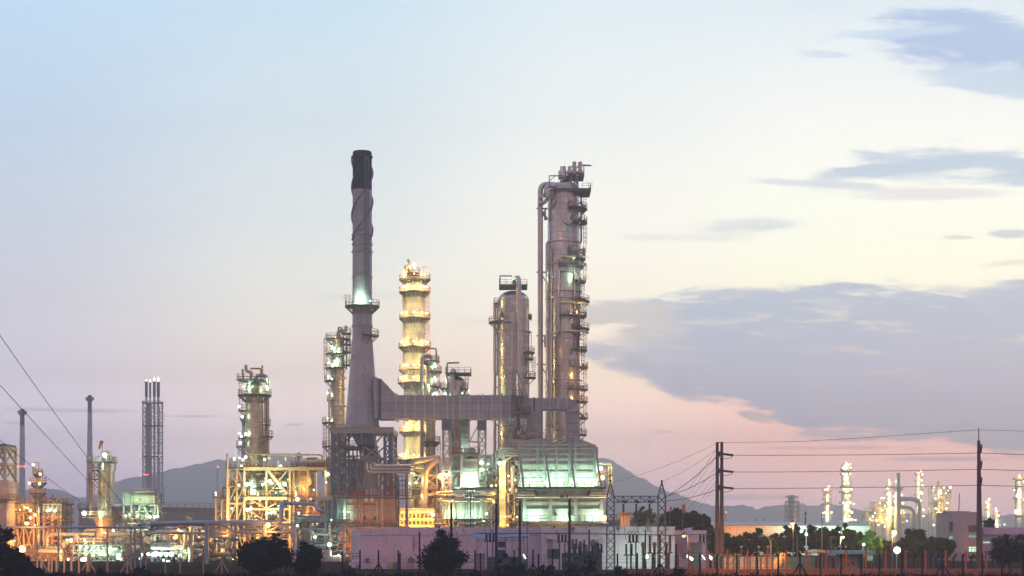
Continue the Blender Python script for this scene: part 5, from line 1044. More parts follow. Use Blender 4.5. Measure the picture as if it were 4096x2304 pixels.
# storage tanks
for px, hw, yt, lab in ((550, 304, 2028, 'huge concrete storage tank with a railed rim behind the left units'), (2580, 165, 2078, 'low wide tank with a railed rim behind the watchtower and the sparse tree')):
    D = 500.0 if px < 1000 else 430.0
    cy = D + S(hw, D)
    T = thing('storage_tank', lab, 'storage tank', (X(px, D), cy, 0))
    r = S(hw, D); zt = Z(yt, D); MB().lathe(X(px, D), cy, [(r, 0), (r, zt - .6), (r + .35, zt - .6), (r + .35, zt), (r, zt), (.01, zt + 1.2)], 72).build('shell', M_tank, T)
    b = MB(); n = 60; rail_path(b, [(X(px, D) + (r + .2) * cos(-2 * pi * k / n / 1.0), cy + (r + .2) * sin(-2 * pi * k / n), zt) for k in range(n // 2 + 1)], 1.3, .12, 2.5); b.build('railing', M_railr, T, smooth=False)
    if px < 1000: b = MB(); b.box(X(325, D), X(343, D), D + 20, D + 24, zt, Z(2012, D)); b.build('roof_hatch', M_steel, T, smooth=False)
# ------------------------------------------------------------------ far stacks and flare
def far_stack(label, px, D, rows, dark_to, red):
    T = thing('far_chimney', label, 'chimney', (X(px, D), D, 0), 'far slim chimneys')
    yt = rows[0][0]; c = X(px, D)
    pr_ = [(S(w_, D), Z(y, D)) for y, w_ in rows][::-1]; pr_ = [(pr_[0][0] * 1.1, 0)] + pr_
    wd = rows[0][1] + (rows[-1][1] - rows[0][1]) * (dark_to - yt) / (rows[-1][0] - yt)
    MB().lathe(c, D, [q for q in pr_ if q[1] < Z(dark_to, D)] + [(S(wd, D), Z(dark_to, D))], 24).build('shaft', mat('far_concrete', (.52, .50, .52), .85, gx=1, kind='plain', nscale=.1), T)
    MB().lathe(c, D, [(S(wd, D) * 1.01, Z(dark_to, D)), (S(rows[0][1], D) * 1.01, Z(yt, D))], 24).build('dark_top', mat('far_dark', (.10, .11, .19), .7), T)
    platform(T, (c, D), Z(yt + 16, D), S(rows[0][1], D) * .9, S(rows[0][1] + 9, D), 0, 360, M_dark, big=2.2)
    for y in red:
        for s in (-1, 0, 1): lamp(T, (c + s * S(rows[-1][1] - 1, D), D - S(8, D), Z(y, D)), RED, .75, 0, name='beacon')
    return T
far_stack('leftmost slim chimney with a dark blue top and red beacons halfway down', 89, 900, [(1636, 8.5), (2007, 13)], 1702, [1866])
far_stack('taller slim chimney with a dark blue top standing behind the stout column', 359, 930, [(1581, 7.5), (2028, 14)], 1651, [])
far_stack('slim dark topped chimney hidden behind the left of the hooked pipe column', 974, 1000, [(1660, 6), (2000, 8)], 1706, [1652])
far_stack('short blurred dark chimney tip showing just above the cream structure', 1196, 1300, [(1810, 6), (2000, 9)], 1900, [])
D = 1000.0
T = thing('flare_tower', 'tall lattice flare tower with four burning risers and red beacons', 'flare tower', (X(604, D), D, 0))
def lg(px, py): return (X(px, D), D + py)
legs_t = [(571, 0), (637, 0), (637, S(66, D)), (571, S(66, D))]; legs_b = [(560, -2), (652, -2), (650, S(80, D)), (562, S(80, D))]
zt, zm = Z(1606, D), Z(1930, D)
def leg(i, z):
    a, bq = legs_t[i], legs_b[i]; q = 0 if z > zm else (zm - z) / zm
    return Vector((X(a[0] + (bq[0] - a[0]) * q, D), D + a[1] + (bq[1] - a[1]) * q, z))
for i in range(4): b = MB(); b.bar(leg(i, 0), leg(i, zm), .7); b.bar(leg(i, zm), leg(i, zt), .6); b.build('upright', mat('flare_steel', (.42, .40, .46), .6), T, smooth=False)
for i in range(4):
    b = MB(); lattice_face(b, lambda z, i=i: leg(i, z), lambda z, i=i: leg((i + 1) % 4, z), Z(2010, D), zt, 10, .28); b.build('bracing', mat('flare_steel', (.42, .40, .46)), T, smooth=False)
for xx, yt, r_ in ((581, 1524, .62), (596, 1528, .45), (613, 1524, .62), (629, 1526, .7)): MB().tube([(X(xx, D), D + 3, 0), (X(xx, D), D + 3, Z(yt, D))], r_, 10).build('riser', mat('flare_steel', (.42, .40, .46)), T); MB().tube([(X(xx, D), D + 3, Z(yt + 60, D)), (X(xx, D), D + 3, Z(yt, D))], r_ * 1.35, 10).build('riser_tip', M_dark, T)
MB().tube([(X(590, D), D + 5, 0), (X(590, D), D + 5, Z(1615, D))], 1.5, 12).build('riser', M_steelp, T)
for y in (1610, 1700, 1824): rectdeck(T, X(568, D), X(641, D), D - 1, D + 10, Z(y, D), M_steel, rails=(y == 1610))
for xx, y in ((565, 1623), (585, 1625), (643, 1622), (564, 1824), (641, 1824), (565, 1899), (579, 1898), (586, 1900), (594, 1898)): lamp(T, (X(xx, D), D - 2, Z(y, D)), RED, .8, 0, name='beacon')
for xx, yt, hh, k in ((581, 1522, 6, 'o'), (596, 1526, 12, 'b'), (613, 1522, 18, 'o'), (629, 1524, 20, 'o')):
    b = MB(); z0 = Z(yt, D); h = S(hh, D); b.lathe(X(xx, D), D + 3, [(.3, z0), (.55, z0 + h * .25), (.35, z0 + h * .6), (.02, z0 + h)], 8); b.build('flame', emit('flame_orange', (1, .62, .25), 4) if k == 'o' else emit('flame_blue', (.8, .9, 1), 3), T)
for px, D, y0, lab in ((872, 1500, 1868, 'thin red lit mast in front of the long left hill'), (2904, 1500, 2049, 'thin mast with one red beacon to the right of the twin pole')):
    T = thing('radio_mast', lab, 'mast', (X(px - 2, D), D, 0)); b = MB(); b.bar((X(px - 2, D), D, 0), (X(px - 2, D), D, Z(y0, D)), 1.0); b.build('mast', M_steelp, T, smooth=False)
    lamp(T, (X(px, D), D - 1, Z(y0, D)), RED, 1.6, 0, name='beacon')

LG[0] = .75
# ------------------------------------------------------------------ far refinery on the right
def far_tower(label, px, D, hw, yt, plats, lamps, m=None, rack=0, group='lit columns of the far refinery', head='dome', pw=9000):
    T, c, R = tower('far_column', label, px, D, [(yt + 6, hw), (2080, hw)], m or M_cladp, cat='column', group=group, n=16, head=head)
    for y, e in plats: platform(T, c, Z(y, D), R * .95, S(e, D), 0, 360, M_railo, big=2.0, br=False)
    for xx, y, r_ in lamps: lamp(T, (X(xx, D), D - R - 1.6, Z(y, D)), 'FAR', r_, 0)
    ys = sorted(y for _, y, _ in lamps)
    for y in ys[::max(1, len(ys) // 4)]: light(T, (c[0], D - R - 3.5, Z(y, D) - 1), (1.0, .96, .62), pw / 3, 1)
    if rack:
        frame(T, [c[0] - S(rack, D), c[0] + S(rack, D)], [D - R - 1.5, D + R + 1.5], [0] + [Z(y, D) for y in range(2060, yt + 8, -18)], .35, M_steelp, 'x', .22)
    ladder(T, c[0] + R + 1, D - 1, 0, Z(yt + 8, D), M_rail, w=1.0)
    return T
r = random.Random(3)
far_tower('unlit far column wrapped in dense scaffolding', 3168, 1250, 16, 1982, [(y, 26) for y in range(1990, 2075, 20)], [], rack=25)
far_tower('short lit far column just left of the brightest far tower', 3308, 1250, 9, 1945, [(1965, 20), (1980, 16), (2000, 18), (2020, 16), (2050, 20)], [(3312, 1946, 1.5), (3296, 1960, 1.5), (3308, 1980, 1.6), (3306, 2003, 1.8), (3310, 2024, 1.5), (3290, 2052, 1.6), (3296, 2050, 1.4), (3324, 2050, 1.5), (3286, 2068, 1.4)], rack=0)
far_tower('tallest and brightest column of the far refinery', 3382, 1300, 16, 1856, [(1880, 22), (1900, 22), (1950, 22), (1970, 26), (2014, 26)], [(3380, 1853, 1.6), (3394, 1858, 1.5), (3368, 1873, 2.1), (3374, 1875, 1.8), (3398, 1872, 1.5), (3368, 1897, 2.0), (3378, 1898, 2.0), (3396, 1897, 1.5), (3373, 1935, 1.5), (3388, 1934, 2.0), (3370, 1957, 1.8), (3380, 1958, 1.8), (3388, 1958, 1.8), (3400, 1958, 2.0), (3394, 1983, 1.6), (3368, 2012, 1.8), (3382, 2012, 1.8), (3396, 2011, 2.0), (3410, 2016, 1.4), (3392, 2043, 1.9), (3402, 2050, 2.2), (3394, 2065, 1.4), (3390, 2078, 2.2), (3402, 2078, 2.0), (3416, 2080, 1.8)], pw=16000)
D = 1300
far_tower('far column in the thick of the lit cluster left of the grey far stack', 3557, D, 10, 1925, [(1950, 16), (1975, 18), (2000, 20), (2030, 22)], [(3551, 1921, 1.6), (3546, 1955, 1.8), (3550, 1973, 2.0), (3546, 1976, 1.8), (3552, 1997, 2.4), (3548, 2012, 2.2), (3562, 2030, 1.8), (3548, 2042, 1.9)], pw=9000)
T = thing('far_process_structure', 'low glittering mass of lit steel decks at the foot of the grey far stack', 'steel structure', (X(3520, D), D, 0))
frame(T, [X(q, D) for q in (3500, 3520, 3545, 3568)], [D, D + 16], [0, Z(2070, D), Z(2050, D), Z(2030, D), Z(2008, D)], .5, M_steelp, 'x', .3, deckz=(Z(2050, D), Z(2030, D), Z(2008, D)), rails=False)
frame(T, [X(q, D) for q in (3462, 3480, 3500)], [D, D + 16], [0, Z(2080, D), Z(2058, D)], .5, M_steelp, 'x', .3, deckz=(Z(2058, D),), rails=False)
frame(T, [X(q, D) for q in (3568, 3590, 3622)], [D + 3, D + 16], [0, Z(2070, D), Z(2040, D), Z(2015, D)], .5, M_steelp, 'x', .3, deckz=(Z(2040, D), Z(2015, D)), rails=False)
clutter(T, X(3465, D), X(3625, D), D + 1, D + 12, Z(2095, D), Z(2030, D), 60, 81, [M_steelp, M_cladp], .4, 1.1, 10)
for xx, y, r_ in ((3524, 1993, 1.5), (3534, 1993, 1.5), (3518, 2012, 1.4), (3550, 2012, 2.0), (3538, 2023, 1.5), (3498, 2052, 1.4), (3527, 2042, 1.3), (3490, 2066, 1.5), (3478, 2075, 1.4), (3544, 2076, 1.9), (3558, 2074, 1.6), (3526, 2086, 1.5), (3538, 2106, 1.4), (3512, 2100, 1.5), (3608, 2013, 1.5), (3577, 2008, 1.6), (3575, 1986, 1.5), (3606, 1980, 1.5), (3614, 2050, 1.6), (3626, 2084, 1.5), (3612, 2014, 1.5), (3460, 2090, 1.3), (3468, 2112, 1.2), (3452, 2110, 1.2), (3576, 2034, 1.5), (3504, 2084, 1.3)): lamp(T, (X(xx, D), D - 1.5, Z(y, D)), 'FAR' if r.random() < .8 else WHT, r_, 0)
for xx, y in ((3520, 2040), (3560, 2050), (3500, 2085), (3600, 2050), (3540, 2080)): light(T, (X(xx, D), D - 6, Z(y, D)), YEL, 7000, 1.5)
T, c, R = tower('far_chimney', 'thick grey far stack with two arched ducts bending to its right', 3592, D - 6, [(1892, 9), (1960, 10), (2100, 15)], mat('far_steel', (.38, .38, .42), .6, .2), head='flat', cat='chimney', n=20)
platform(T, c, Z(1956, D), R, S(20, D), 0, 360, M_rail, big=2)
for y0, xe, r_ in ((1996, 3672, 1.7), (2032, 3645, 1.9)): pipe(T, [(c[0], D - 6, Z(y0, D)), (X(xe, D), D - 6, Z(y0, D)), (X(xe, D), D - 6, Z(2120, D))], r_, mat('far_steel', (.4, .4, .4)), 'arched_duct', 6, 14)
far_tower('slim lit far column behind the arched ducts', 3672, D + 20, 9, 1886, [(1898, 16), (1925, 14), (1980, 16), (2010, 18), (2060, 18)], [(3680, 1884, 1.6), (3685, 1898, 1.7), (3682, 1922, 1.7), (3686, 1943, 1.7), (3678, 1970, 2.2), (3684, 1974, 2.0), (3680, 2003, 1.8), (3690, 2040, 1.8), (3684, 2038, 1.6), (3690, 2064, 1.8)], pw=9000)
T = thing('far_process_structure', 'square lit steel structure with a thin round stack in its middle', 'steel structure', (X(3768, D), D, 0))
frame(T, [X(q, D) for q in (3732, 3768, 3804)], [D, D + 14], [0] + [Z(y, D) for y in (2080, 2055, 2030, 2010, 1988, 1968, 1948)], .55, M_steelp, 'x', .3, deckz=[Z(y, D) for y in (2055, 2010, 1968)], rails=False)
MB().lathe(X(3751, D), D - 2, [(S(5, D), 0), (S(5, D), Z(1928, D)), (S(6, D), Z(1928, D)), (S(6, D), Z(1926, D))], 12).build('stack', mat('far_steel', (.4, .4, .4)), T)
clutter(T, X(3735, D), X(3800, D), D + 1, D + 10, Z(2095, D), Z(1990, D), 40, 82, [M_steelp, M_cladp], .3, .9, 8)
for k in range(30): lamp(T, (X(r.uniform(3730, 3806), D), D - 1.5, Z(r.choice((1950, 1962, 1972, 1994, 2012, 2034, 2052, 2068, 2078, 2100)), D)), 'FAR' if r.random() < .8 else WHT, r.uniform(1.1, 2.0), 0)
for xx, y in ((3750, 1975), (3785, 2015), (3750, 2055), (3780, 2085)): light(T, (X(xx, D), D - 6, Z(y, D)), YEL, 6500, 1.5)
far_tower('thin lit far column right of the tall power pole', 3951, D, 7, 1996, [(2010, 12), (2040, 14)], [(3953, 1996, 1.7), (3940, 2009, 1.6), (3946, 2026, 1.4), (3945, 2047, 1.3)], pw=5000)
far_tower('shortest lit far column beside the low white office', 3986, D, 8, 2036, [(2050, 14), (2070, 14)], [(3978, 2034, 1.5), (3990, 2062, 1.4), (3982, 2085, 2.4), (4013, 2098, 1.4), (3974, 2098, 1.3)], pw=6000)
far_tower('broad lit column at the far right edge of the refinery', 4074, 1100, 14, 1920, [(1918, 22), (1960, 22), (1995, 22), (2063, 20)], [(4070, 1905, 1.8), (4089, 1928, 1.6), (4050, 1961, 1.3), (4070, 1962, 2.4), (4060, 1984, 1.5), (4057, 2050, 2.4), (4056, 2042, 1.5), (4090, 2000, 1.4)], pw=9000)

LG[0] = .8
# ------------------------------------------------------------------ pipes and racks in front of the plant, left
D = 238.0
T = thing('pipe_bridge', 'long smooth blue grey pipe carried on round posts with a curl at its right end', 'pipeline', (X(300, D), D, 0))
MB().tube([(X(-60, D), D, Z(2109, D)), (X(560, D), D, Z(2110, D)), (X(577, D), D + 1, Z(2106, D)), (X(577, D), D + 2.5, Z(2094, D)), (X(566, D), D + 5, Z(2092, D)), (X(500, D), D + 9, Z(2098, D))], .17, 14, bend=.5).build('pipe', M_pipeb, T)
for xx in (233, 429): b = MB(); b.lathe(X(xx, D), D, [(.13, 0), (.13, Z(2119, D))], 12); b.box(X(xx - 4, D), X(xx + 4, D), D - .2, D + .2, Z(2119, D) - .05, Z(2115, D)); b.build('post', M_pipeb, T)
for xx in (523, 540, 562): MB().lathe(X(xx, D + 3), D + 3, [(.13, 0), (.13, Z(2112, D + 3))], 12).build('post', M_pipeb, T)
D = 300.0
T = thing('pipe_bridge', 'long truss pipe bridge in blue grey steel crossing below the cream structure', 'pipe bridge', (X(960, D), D, 0))
MB().tube([(X(600, D), D, Z(2096, D)), (X(745, D), D, Z(2092, D)), (X(1115, D), D, Z(2089, D)), (X(1124, D), D, Z(2080, D)), (X(1124, D), D + 1, Z(2014, D)), (X(1112, D), D + 5, Z(2010, D))], .42, 14, bend=1.3).build('pipe', M_pipeb, T)
MB().tube([(X(1106, D + 2), D + 2, Z(2012, D)), (X(1255, D), D + 2, Z(2014, D)), (X(1262, D), D + 1, Z(2018, D)), (X(1264, D), D, Z(2040, D)), (X(1300, D), D, Z(2045, D))], .32, 12, bend=1.2).build('pipe', M_pipeb, T)
MB().tube([(X(740, D), D + 1, Z(2098, D)), (X(1175, D), D + 1, Z(2098, D)), (X(1178, D), D + 1, Z(2080, D))], .25, 10, bend=.8).build('pipe', M_pipeb, T)
for ya in (2100, 2126, 2142): b = MB(); b.box(X(826, D), X(1180, D), D - .2, D + .2, Z(ya, D) - .2, Z(ya, D) + .05); b.build('chord', M_pipeb, T, smooth=False)
MB().tube([(X(600, D), D + 1.2, Z(2132, D)), (X(1180, D), D + 1.2, Z(2132, D))], .22, 10).build('pipe', M_pipew, T)
for xx in (828, 944, 1062, 1178): MB().bar((X(xx, D), D - .3, 0 if xx in (828, 1178) else Z(2145, D)), (X(xx, D), D - .3, Z(2095, D)), .6).build('upright', M_pipeb, T, smooth=False)
b = MB()
for x0, x1 in ((828, 944), (944, 1062), (1062, 1178)):
    m_ = (x0 + x1) / 2; b.bar((X(x0, D), D - .2, Z(2132, D)), (X(m_, D), D - .2, Z(2100, D)), .26); b.bar((X(m_, D), D - .2, Z(2100, D)), (X(x1, D), D - .2, Z(2132, D)), .26); b.bar((X(x0 + 10, D), D + 2, Z(2132, D)), (X(m_ - 8, D), D + 2, Z(2102, D)), .2); b.bar((X(m_ + 8, D), D + 2, Z(2102, D)), (X(x1, D), D + 2, Z(2132, D)), .2)
b.build('bracing', M_pipeb, T, smooth=False)
lamp(T, (X(1073, D - 1), D - 1, Z(2100, D)), ORA, .6, 700, (0, -1.5, -1)); light(T, (X(900, D), D - .6, Z(2138, D)), ORA, 120, .3)
# rack with looping blue pipes
D = 320.0
T = thing('pipe_rack', 'blue lit rack with silver pipes looping like a paper clip beside the left trees', 'pipe rack', (X(670, D), D, 0))
frame(T, [X(608, D), X(716, D)], [D, D + 5], [0, Z(2160, D), Z(2118, D), Z(2096, D)], .5, M_steel, 'none', deckz=(Z(2118, D),), mrail=M_steel)
pipe(T, [(X(620, D), D - 1, Z(2165, D)), (X(616, D), D - 1, Z(2150, D)), (X(628, D), D - 1, Z(2128, D)), (X(715, D), D - 1, Z(2128, D))], .45, M_pipe, bend=1.2, n=14)
pipe(T, [(X(725, D), D - 1.2, Z(2126, D)), (X(748, D), D - 1.2, Z(2127, D)), (X(748, D), D - 1.2, Z(2185, D)), (X(735, D), D - 1.2, Z(2190, D)), (X(612, D), D - 1.2, Z(2190, D))], .5, M_pipe, bend=1.4, n=14)
pipe(T, [(X(756, D), D - .5, Z(2102, D)), (X(768, D), D - .5, Z(2103, D)), (X(764, D), D - .5, Z(2250, D))], .5, M_pipe, bend=1.5, n=14)
pipe(T, [(X(612, D), D - .8, Z(2196, D)), (X(620, D), D - .8, Z(2178, D)), (X(650, D), D - .8, Z(2177, D)), (X(660, D), D - .8, Z(2188, D))], .32, M_pipe)
pipe(T, [(X(766, D), D - .5, Z(2100, D)), (X(766, D), D - .5, Z(2072, D)), (X(748, D), D - .5, Z(2074, D))], .2, M_pipe); ladder(T, X(672, D), D - 2, Z(2200, D), Z(2085, D), M_steel, cage=False, w=1.1); ladder(T, X(683, D), D - 2, Z(2200, D), Z(2085, D), M_steel, cage=False)
b = MB(); b.box(X(702, D), X(716, D), D - 1.5, D - 1.2, Z(2101, D), Z(2096, D)); b.build('sign_plate', M_cladp, T, smooth=False)
clutter(T, X(770, D), X(900, D), D, D + 12, Z(2240, D), Z(2145, D), 70, 91, [M_pipe, M_pipew, M_steel, M_cream], .1, .4, 34)
clutter(T, X(600, D), X(780, D), D + 3, D + 12, Z(2240, D), Z(2110, D), 60, 92, [M_pipe, M_pipew, M_steel, M_cladp], .1, .4, 24)
for xx, y, cc, pw, r_ in ((575, 2218, WHT, 160, .5), (602, 2216, WHT, 160, .5), (624, 2217, WHT, 200, .7), (633, 2215, WHT, 200, .8), (651, 2217, WHT, 200, .65), (673, 2217, WHT, 240, .7), (694, 2217, WHT, 240, .75), (728, 2223, WHT, 240, .6), (681, 2249, WHT, 160, .7), (570, 2234, WHT, 80, .4), (617, 2219, WHT, 0, .4), (722, 2120, ORA, 200, .4), (705, 2151, ORA, 160, .4), (663, 2240, WHT, 60, .4)): lamp(T, (X(xx, D), D - 2, Z(y, D)), cc, r_ * .8, pw * 1.3)
for xx, y, p_, cc in ((680, 2150, 360, ORA), (740, 2160, 240, ORA), (640, 2190, 360, GREEN), (720, 2200, 300, GREEN), (820, 2180, 600, ORA), (880, 2200, 500, ORA), (860, 2150, 300, YEL)): light(T, (X(xx, D), D + 1.2, Z(y, D)), cc, p_, .5)
# warm pipework in front, far left
D = 330.0
T = thing('pipe_rack', 'low tangle of orange lit pipes with big bends in front of the conical skirt', 'pipe rack', (X(300, D), D, 0))
pipe(T, [(X(188, D), D, Z(2192, D)), (X(188, D), D, Z(2137, D)), (X(378, D), D, Z(2137, D))], .35, M_pipew, bend=1.0); pipe(T, [(X(188, D), D - .1, Z(2192, D)), (X(192, D), D - .1, Z(2193, D)), (X(250, D), D, Z(2193, D)), (X(252, D), D, Z(2250, D))], .35, M_pipew)
pipe(T, [(X(162, D), D - 1, Z(2204, D)), (X(250, D), D - 1, Z(2205, D)), (X(251, D), D - 1, Z(2262, D)), (X(240, D), D - 1, Z(2264, D))], .42, M_pipew, bend=1.3); pipe(T, [(X(252, D), D + 1, Z(2192, D)), (X(248, D), D + 1, Z(2172, D)), (X(300, D), D + 1, Z(2169, D)), (X(345, D), D + 1, Z(2169, D))], .6, M_pipew, bend=1.6, n=14)
pipe(T, [(X(328, D), D + 2, Z(2150, D)), (X(328, D), D + 2, Z(2121, D)), (X(375, D), D + 2, Z(2121, D))], .35, M_pipew); pipe(T, [(X(430, D), D, Z(2137, D)), (X(520, D), D, Z(2137, D))], .42, M_pipew)
clutter(T, X(80, D), X(300, D), D, D + 8, Z(2250, D), Z(2200, D), 60, 101, [M_pipew, M_cream, M_railo], .08, .3, 44)
clutter(T, X(280, D), X(400, D), D - 2, D + 8, Z(2250, D), Z(2150, D), 60, 102, [M_pipew, M_cream, M_railo, M_steelp], .08, .3, 44)
frame(T, [X(310, D), X(360, D), X(410, D), X(470, D), X(500, D)], [D - 3, D + 3], [0, Z(2225, D), Z(2178, D)], .28, M_steelp, 'k', .16, deckz=(Z(2225, D), Z(2178, D)), mrail=M_rail)
MB().tube([(X(330, D), D - .5, Z(2200, D)), (X(480, D), D - .5, Z(2200, D))], 1.0, 20).build('horizontal_vessel', M_clad, T)
clutter(T, X(330, D), X(510, D), D - 3.5, D - 2, Z(2250, D), Z(2190, D), 24, 103, [M_pipe, M_cladp, M_steelp], .08, .25, 30)
for xx, y, cc, pw, r_ in ((308, 2161, WHT, 240, .6), (293, 2160, YEL, 120, .4), (345, 2186, WHT, 260, .5), (370, 2188, WHT, 200, .5), (362, 2236, WHT, 300, .8), (352, 2237, WHT, 0, .6), (497, 2220, WHT, 420, .75), (492, 2230, WHT, 0, .5), (503, 2235, WHT, 0, .4), (103, 2243, ORA, 120, .35), (111, 2245, YEL, 0, .35), (193, 2245, YEL, 160, .35), (297, 2236, WHT, 160, .4), (268, 2205, YEL, 100, .35), (475, 2122, YEL, 300, .5), (362, 2160, YEL, 100, .4)): lamp(T, (X(xx, D), D - 4.5, Z(y, D)), cc, r_ * .75, pw)
for xx, y, p_, cc in ((130, 2230, 420, ORA), (200, 2225, 420, ORA), (220, 2150, 300, ORA), (300, 2150, 300, ORA), (350, 2140, 300, ORA), (420, 2150, 300, ORA), (270, 2240, 360, ORA), (400, 2200, 500, GREEN), (450, 2210, 300, GREEN), (110, 2190, 200, ORA)): light(T, (X(xx, D), D - 5, Z(y, D)), cc, p_, .6)
# blue grey racks under the furnace block
D = 325.0
T = thing('pipe_rack', 'dark blue grey rack of pipes and a bent pale duct under the furnace block', 'pipe rack', (X(1280, D), D, 0))
frame(T, [X(1190, D), X(1245, D), X(1302, D), X(1375, D)], [D, D + 6], [0, Z(2200, D), Z(2165, D), Z(2112, D), Z(2078, D)], .4, M_steel, 'd', .2, deckz=(Z(2078, D), Z(2165, D)), mrail=M_steel)
MB().tube([(X(1180, D), D - 1, Z(2068, D)), (X(1290, D), D - 1, Z(2072, D))], .3, 10).build('pipe', M_steel, T)
clutter(T, X(1190, D), X(1380, D), D - .5, D + 5, Z(2250, D), Z(2085, D), 60, 111, [M_steel, M_pipe, M_steelp, M_pipeb, M_railr], .08, .3, 30)
pipe(T, [(X(1312, D), D - 3, Z(2200, D)), (X(1312, D), D - 3, Z(2240, D)), (X(1370, D), D - 3, Z(2243, D))], 1.0, M_cladp, 'duct', 2.2, 16)
for xx, y, cc, pw, r_ in ((1265, 2148, WHT, 160, .45), (1322, 2178, WHT, 400, .7), (1359, 2221, WHT, 160, .4), (1330, 2080, WHT, 100, .25), (1195, 2103, WHT, 160, .4)): lamp(T, (X(xx, D), D - 2, Z(y, D)), cc, r_ * .8, pw)
LG[0] = .8
# ------------------------------------------------------------------ buildings in the middle distance
def bld(name, label, cat, px, D): return thing(name, label, cat, (X(px, D), D, 0))
D = 252.0
T = bld('substation_building', 'long low white building with patchy flaking paint and a recessed panel', 'building', 1700, D)
x0, xm, x1 = X(1391, D + 4), X(1444, D), X(2170, D)
b = MB(); b.hexa([(xm, D, 0), (x1, D, 0), (x1, D + 16, 0), (x0, D + 10, 0), (xm, D, Z(2117, D)), (x1, D, Z(2113, D)), (x1, D + 16, Z(2113, D)), (x0, D + 10, Z(2117, D))]); b.build('wall', M_white, T, smooth=False)
b = MB(); b.box(xm - .1, X(1560, D), D - .12, D - .01, Z(2140, D), Z(2117, D) + .1); b.box(X(1560, D), x1, D - .12, D - .01, Z(2140, D), Z(2114, D) + .15); b.build('parapet', M_parapet, T, smooth=False)
for a, c in ((1550, 1672), (1684, 1800)): b = MB(); b.box(X(a, D), X(c, D), D - .06, D - .01, Z(2240, D), Z(2143, D)); b.build('wall_panel', M_white, T, smooth=False)
for xx, w_ in ((1462, 24), (1633, 40)): b = MB(); b.box(X(xx, D), X(xx + w_ * .6, D), D - .7, D - .1, Z(2248, D), Z(2232, D)); b.build('air_conditioner', M_steel, T, smooth=False)
b = MB(); b.bar((X(1654, D), D - .2, Z(2208, D)), (X(1654, D), D - .2, Z(2147, D)), .08); b.bar((X(1654, D), D - .2, Z(2185, D)), (X(1662, D), D - .2, Z(2173, D)), .1); b.build('conduit', M_steel, T, smooth=False)
b = MB(); b.box(X(1392, D), X(1440, D), D + 1, D + 5, Z(2262, D), Z(2248, D)); b.build('loading_platform', M_white, T, smooth=False)
rb = MB(); rail_path(rb, [(X(1392, D), D + 1.2, Z(2241, D)), (X(1442, D), D + 1, Z(2241, D))], 1.0, .08, .7); rb.build('railing', M_railr, T, smooth=False)
for q_ in (1420, 1500, 1580, 1660, 1740): light(T, (X(q_, D - 7), D - 7, 1.8), ORA, 34, .5)  # added orange glow along the wall foot, no lamp modelled
for a, h in ((1554, 2250), (1576, 2250), (1612, 2249)): b = MB(); b.box(X(a, D), X(a + 22, D), D - 3, D - 1.5, .01, Z(h, D)); b.box(X(a + 3, D), X(a + 19, D), D - 3.05, D - 3.0, .2, Z(h, D) - .15); b.build('storage_cabinet', M_steel if a > 1560 and a < 1600 else M_steelp, T, smooth=False)
D = 246.0
T = bld('substation_building', 'taller white flat roofed building glowing green beside the switchyard', 'building', 2430, D)
b = MB(); b.box(X(2167, D), X(2699, D), D, D + 14, 0, Z(2108, D)); b.build('wall', M_white, T, smooth=False)
for xx in (2167, 2237, 2358, 2462, 2585, 2690): b = MB(); b.box(X(xx, D), X(xx + 9, D), D - .18, D - .01, 0, Z(2128, D)); b.build('pilaster', M_white, T, smooth=False)
b = MB(); b.box(X(2166, D), X(2700, D), D - .26, D - .01, Z(2130, D), Z(2106, D)); b.build('parapet', M_parapet, T, smooth=False)
b = MB(); b.box(X(2193, D), X(2212, D), D - .1, D - .01, 0.6, Z(2160, D)); b.build('door', mat('door_grey', (.34, .30, .30), .6), T, smooth=False); b = MB(); b.box(X(2186, D), X(2216, D), D - .8, D - .02, Z(2157, D), Z(2153, D)); b.build('door_canopy', M_white, T, smooth=False)
for xx in (2290, 2472): b = MB(); b.box(X(xx - 5, D), X(xx + 7, D), D - .7, D - .27, Z(2118, D), Z(2109, D)); b.bar((X(xx, D), D - .3, Z(2128, D)), (X(xx, D), D - .3, Z(2110, D)), .07); b.build('unlit_floodlight', M_steel, T, smooth=False)
b = MB(); b.bar((X(2222, D), D - .1, Z(2130, D)), (X(2216, D), D - .1, Z(2110, D)), .1); b.box(X(2213, D), X(2220, D), D - .4, D - .1, Z(2113, D), Z(2101, D)); b.build('loudspeaker', M_steel, T, smooth=False)
for xx, z, p_ in ((2620, 2238, 260), (2480, 2240, 230), (2540, 2225, 160), (2590, 2190, 60)): light(T, (X(xx, D), D - 4, Z(z, D)), GREEN, p_, .6)
D = 250.0
T = bld('annex_building', 'small white annex with a peeling wall, a roller door and outside stairs', 'building', 2765, D)
b = MB(); b.box(X(2700, D), X(2827, D), D, D + 12, 0, Z(2121, D)); b.build('wall', M_white, T, smooth=False)
b = MB(); b.box(X(2704, D), X(2752, D), D - .08, D - .01, Z(2235, D), Z(2147, D)); b.build('stained_panel', mat('stained_wall', (.36, .30, .36), .9, stain=(.2, .18, .24), nscale=.5), T, smooth=False)
b = MB(); b.box(X(2760, D), X(2806, D), D - .1, D - .01, 0, Z(2172, D)); b.build('roller_door', mat('roller_door', (.34, .33, .34), .6, kind='panel', gx=90, gz=.3), T, smooth=False)
b = MB(); b.box(X(2758, D), X(2826, D), D - .7, D - .02, Z(2171, D), Z(2167, D)); b.box(X(2700, D), X(2827, D), D - .14, D - .02, Z(2144, D), Z(2140, D)); b.build('ledge', M_white, T, smooth=False)
b = MB()
for k in range(8): b.box(X(2712 + k * 3.6, D), X(2715.6 + k * 3.6, D), D - 1.5, D - .2, .3, 2.4 - k * .3)
b.build('stairs', M_white, T, smooth=False)
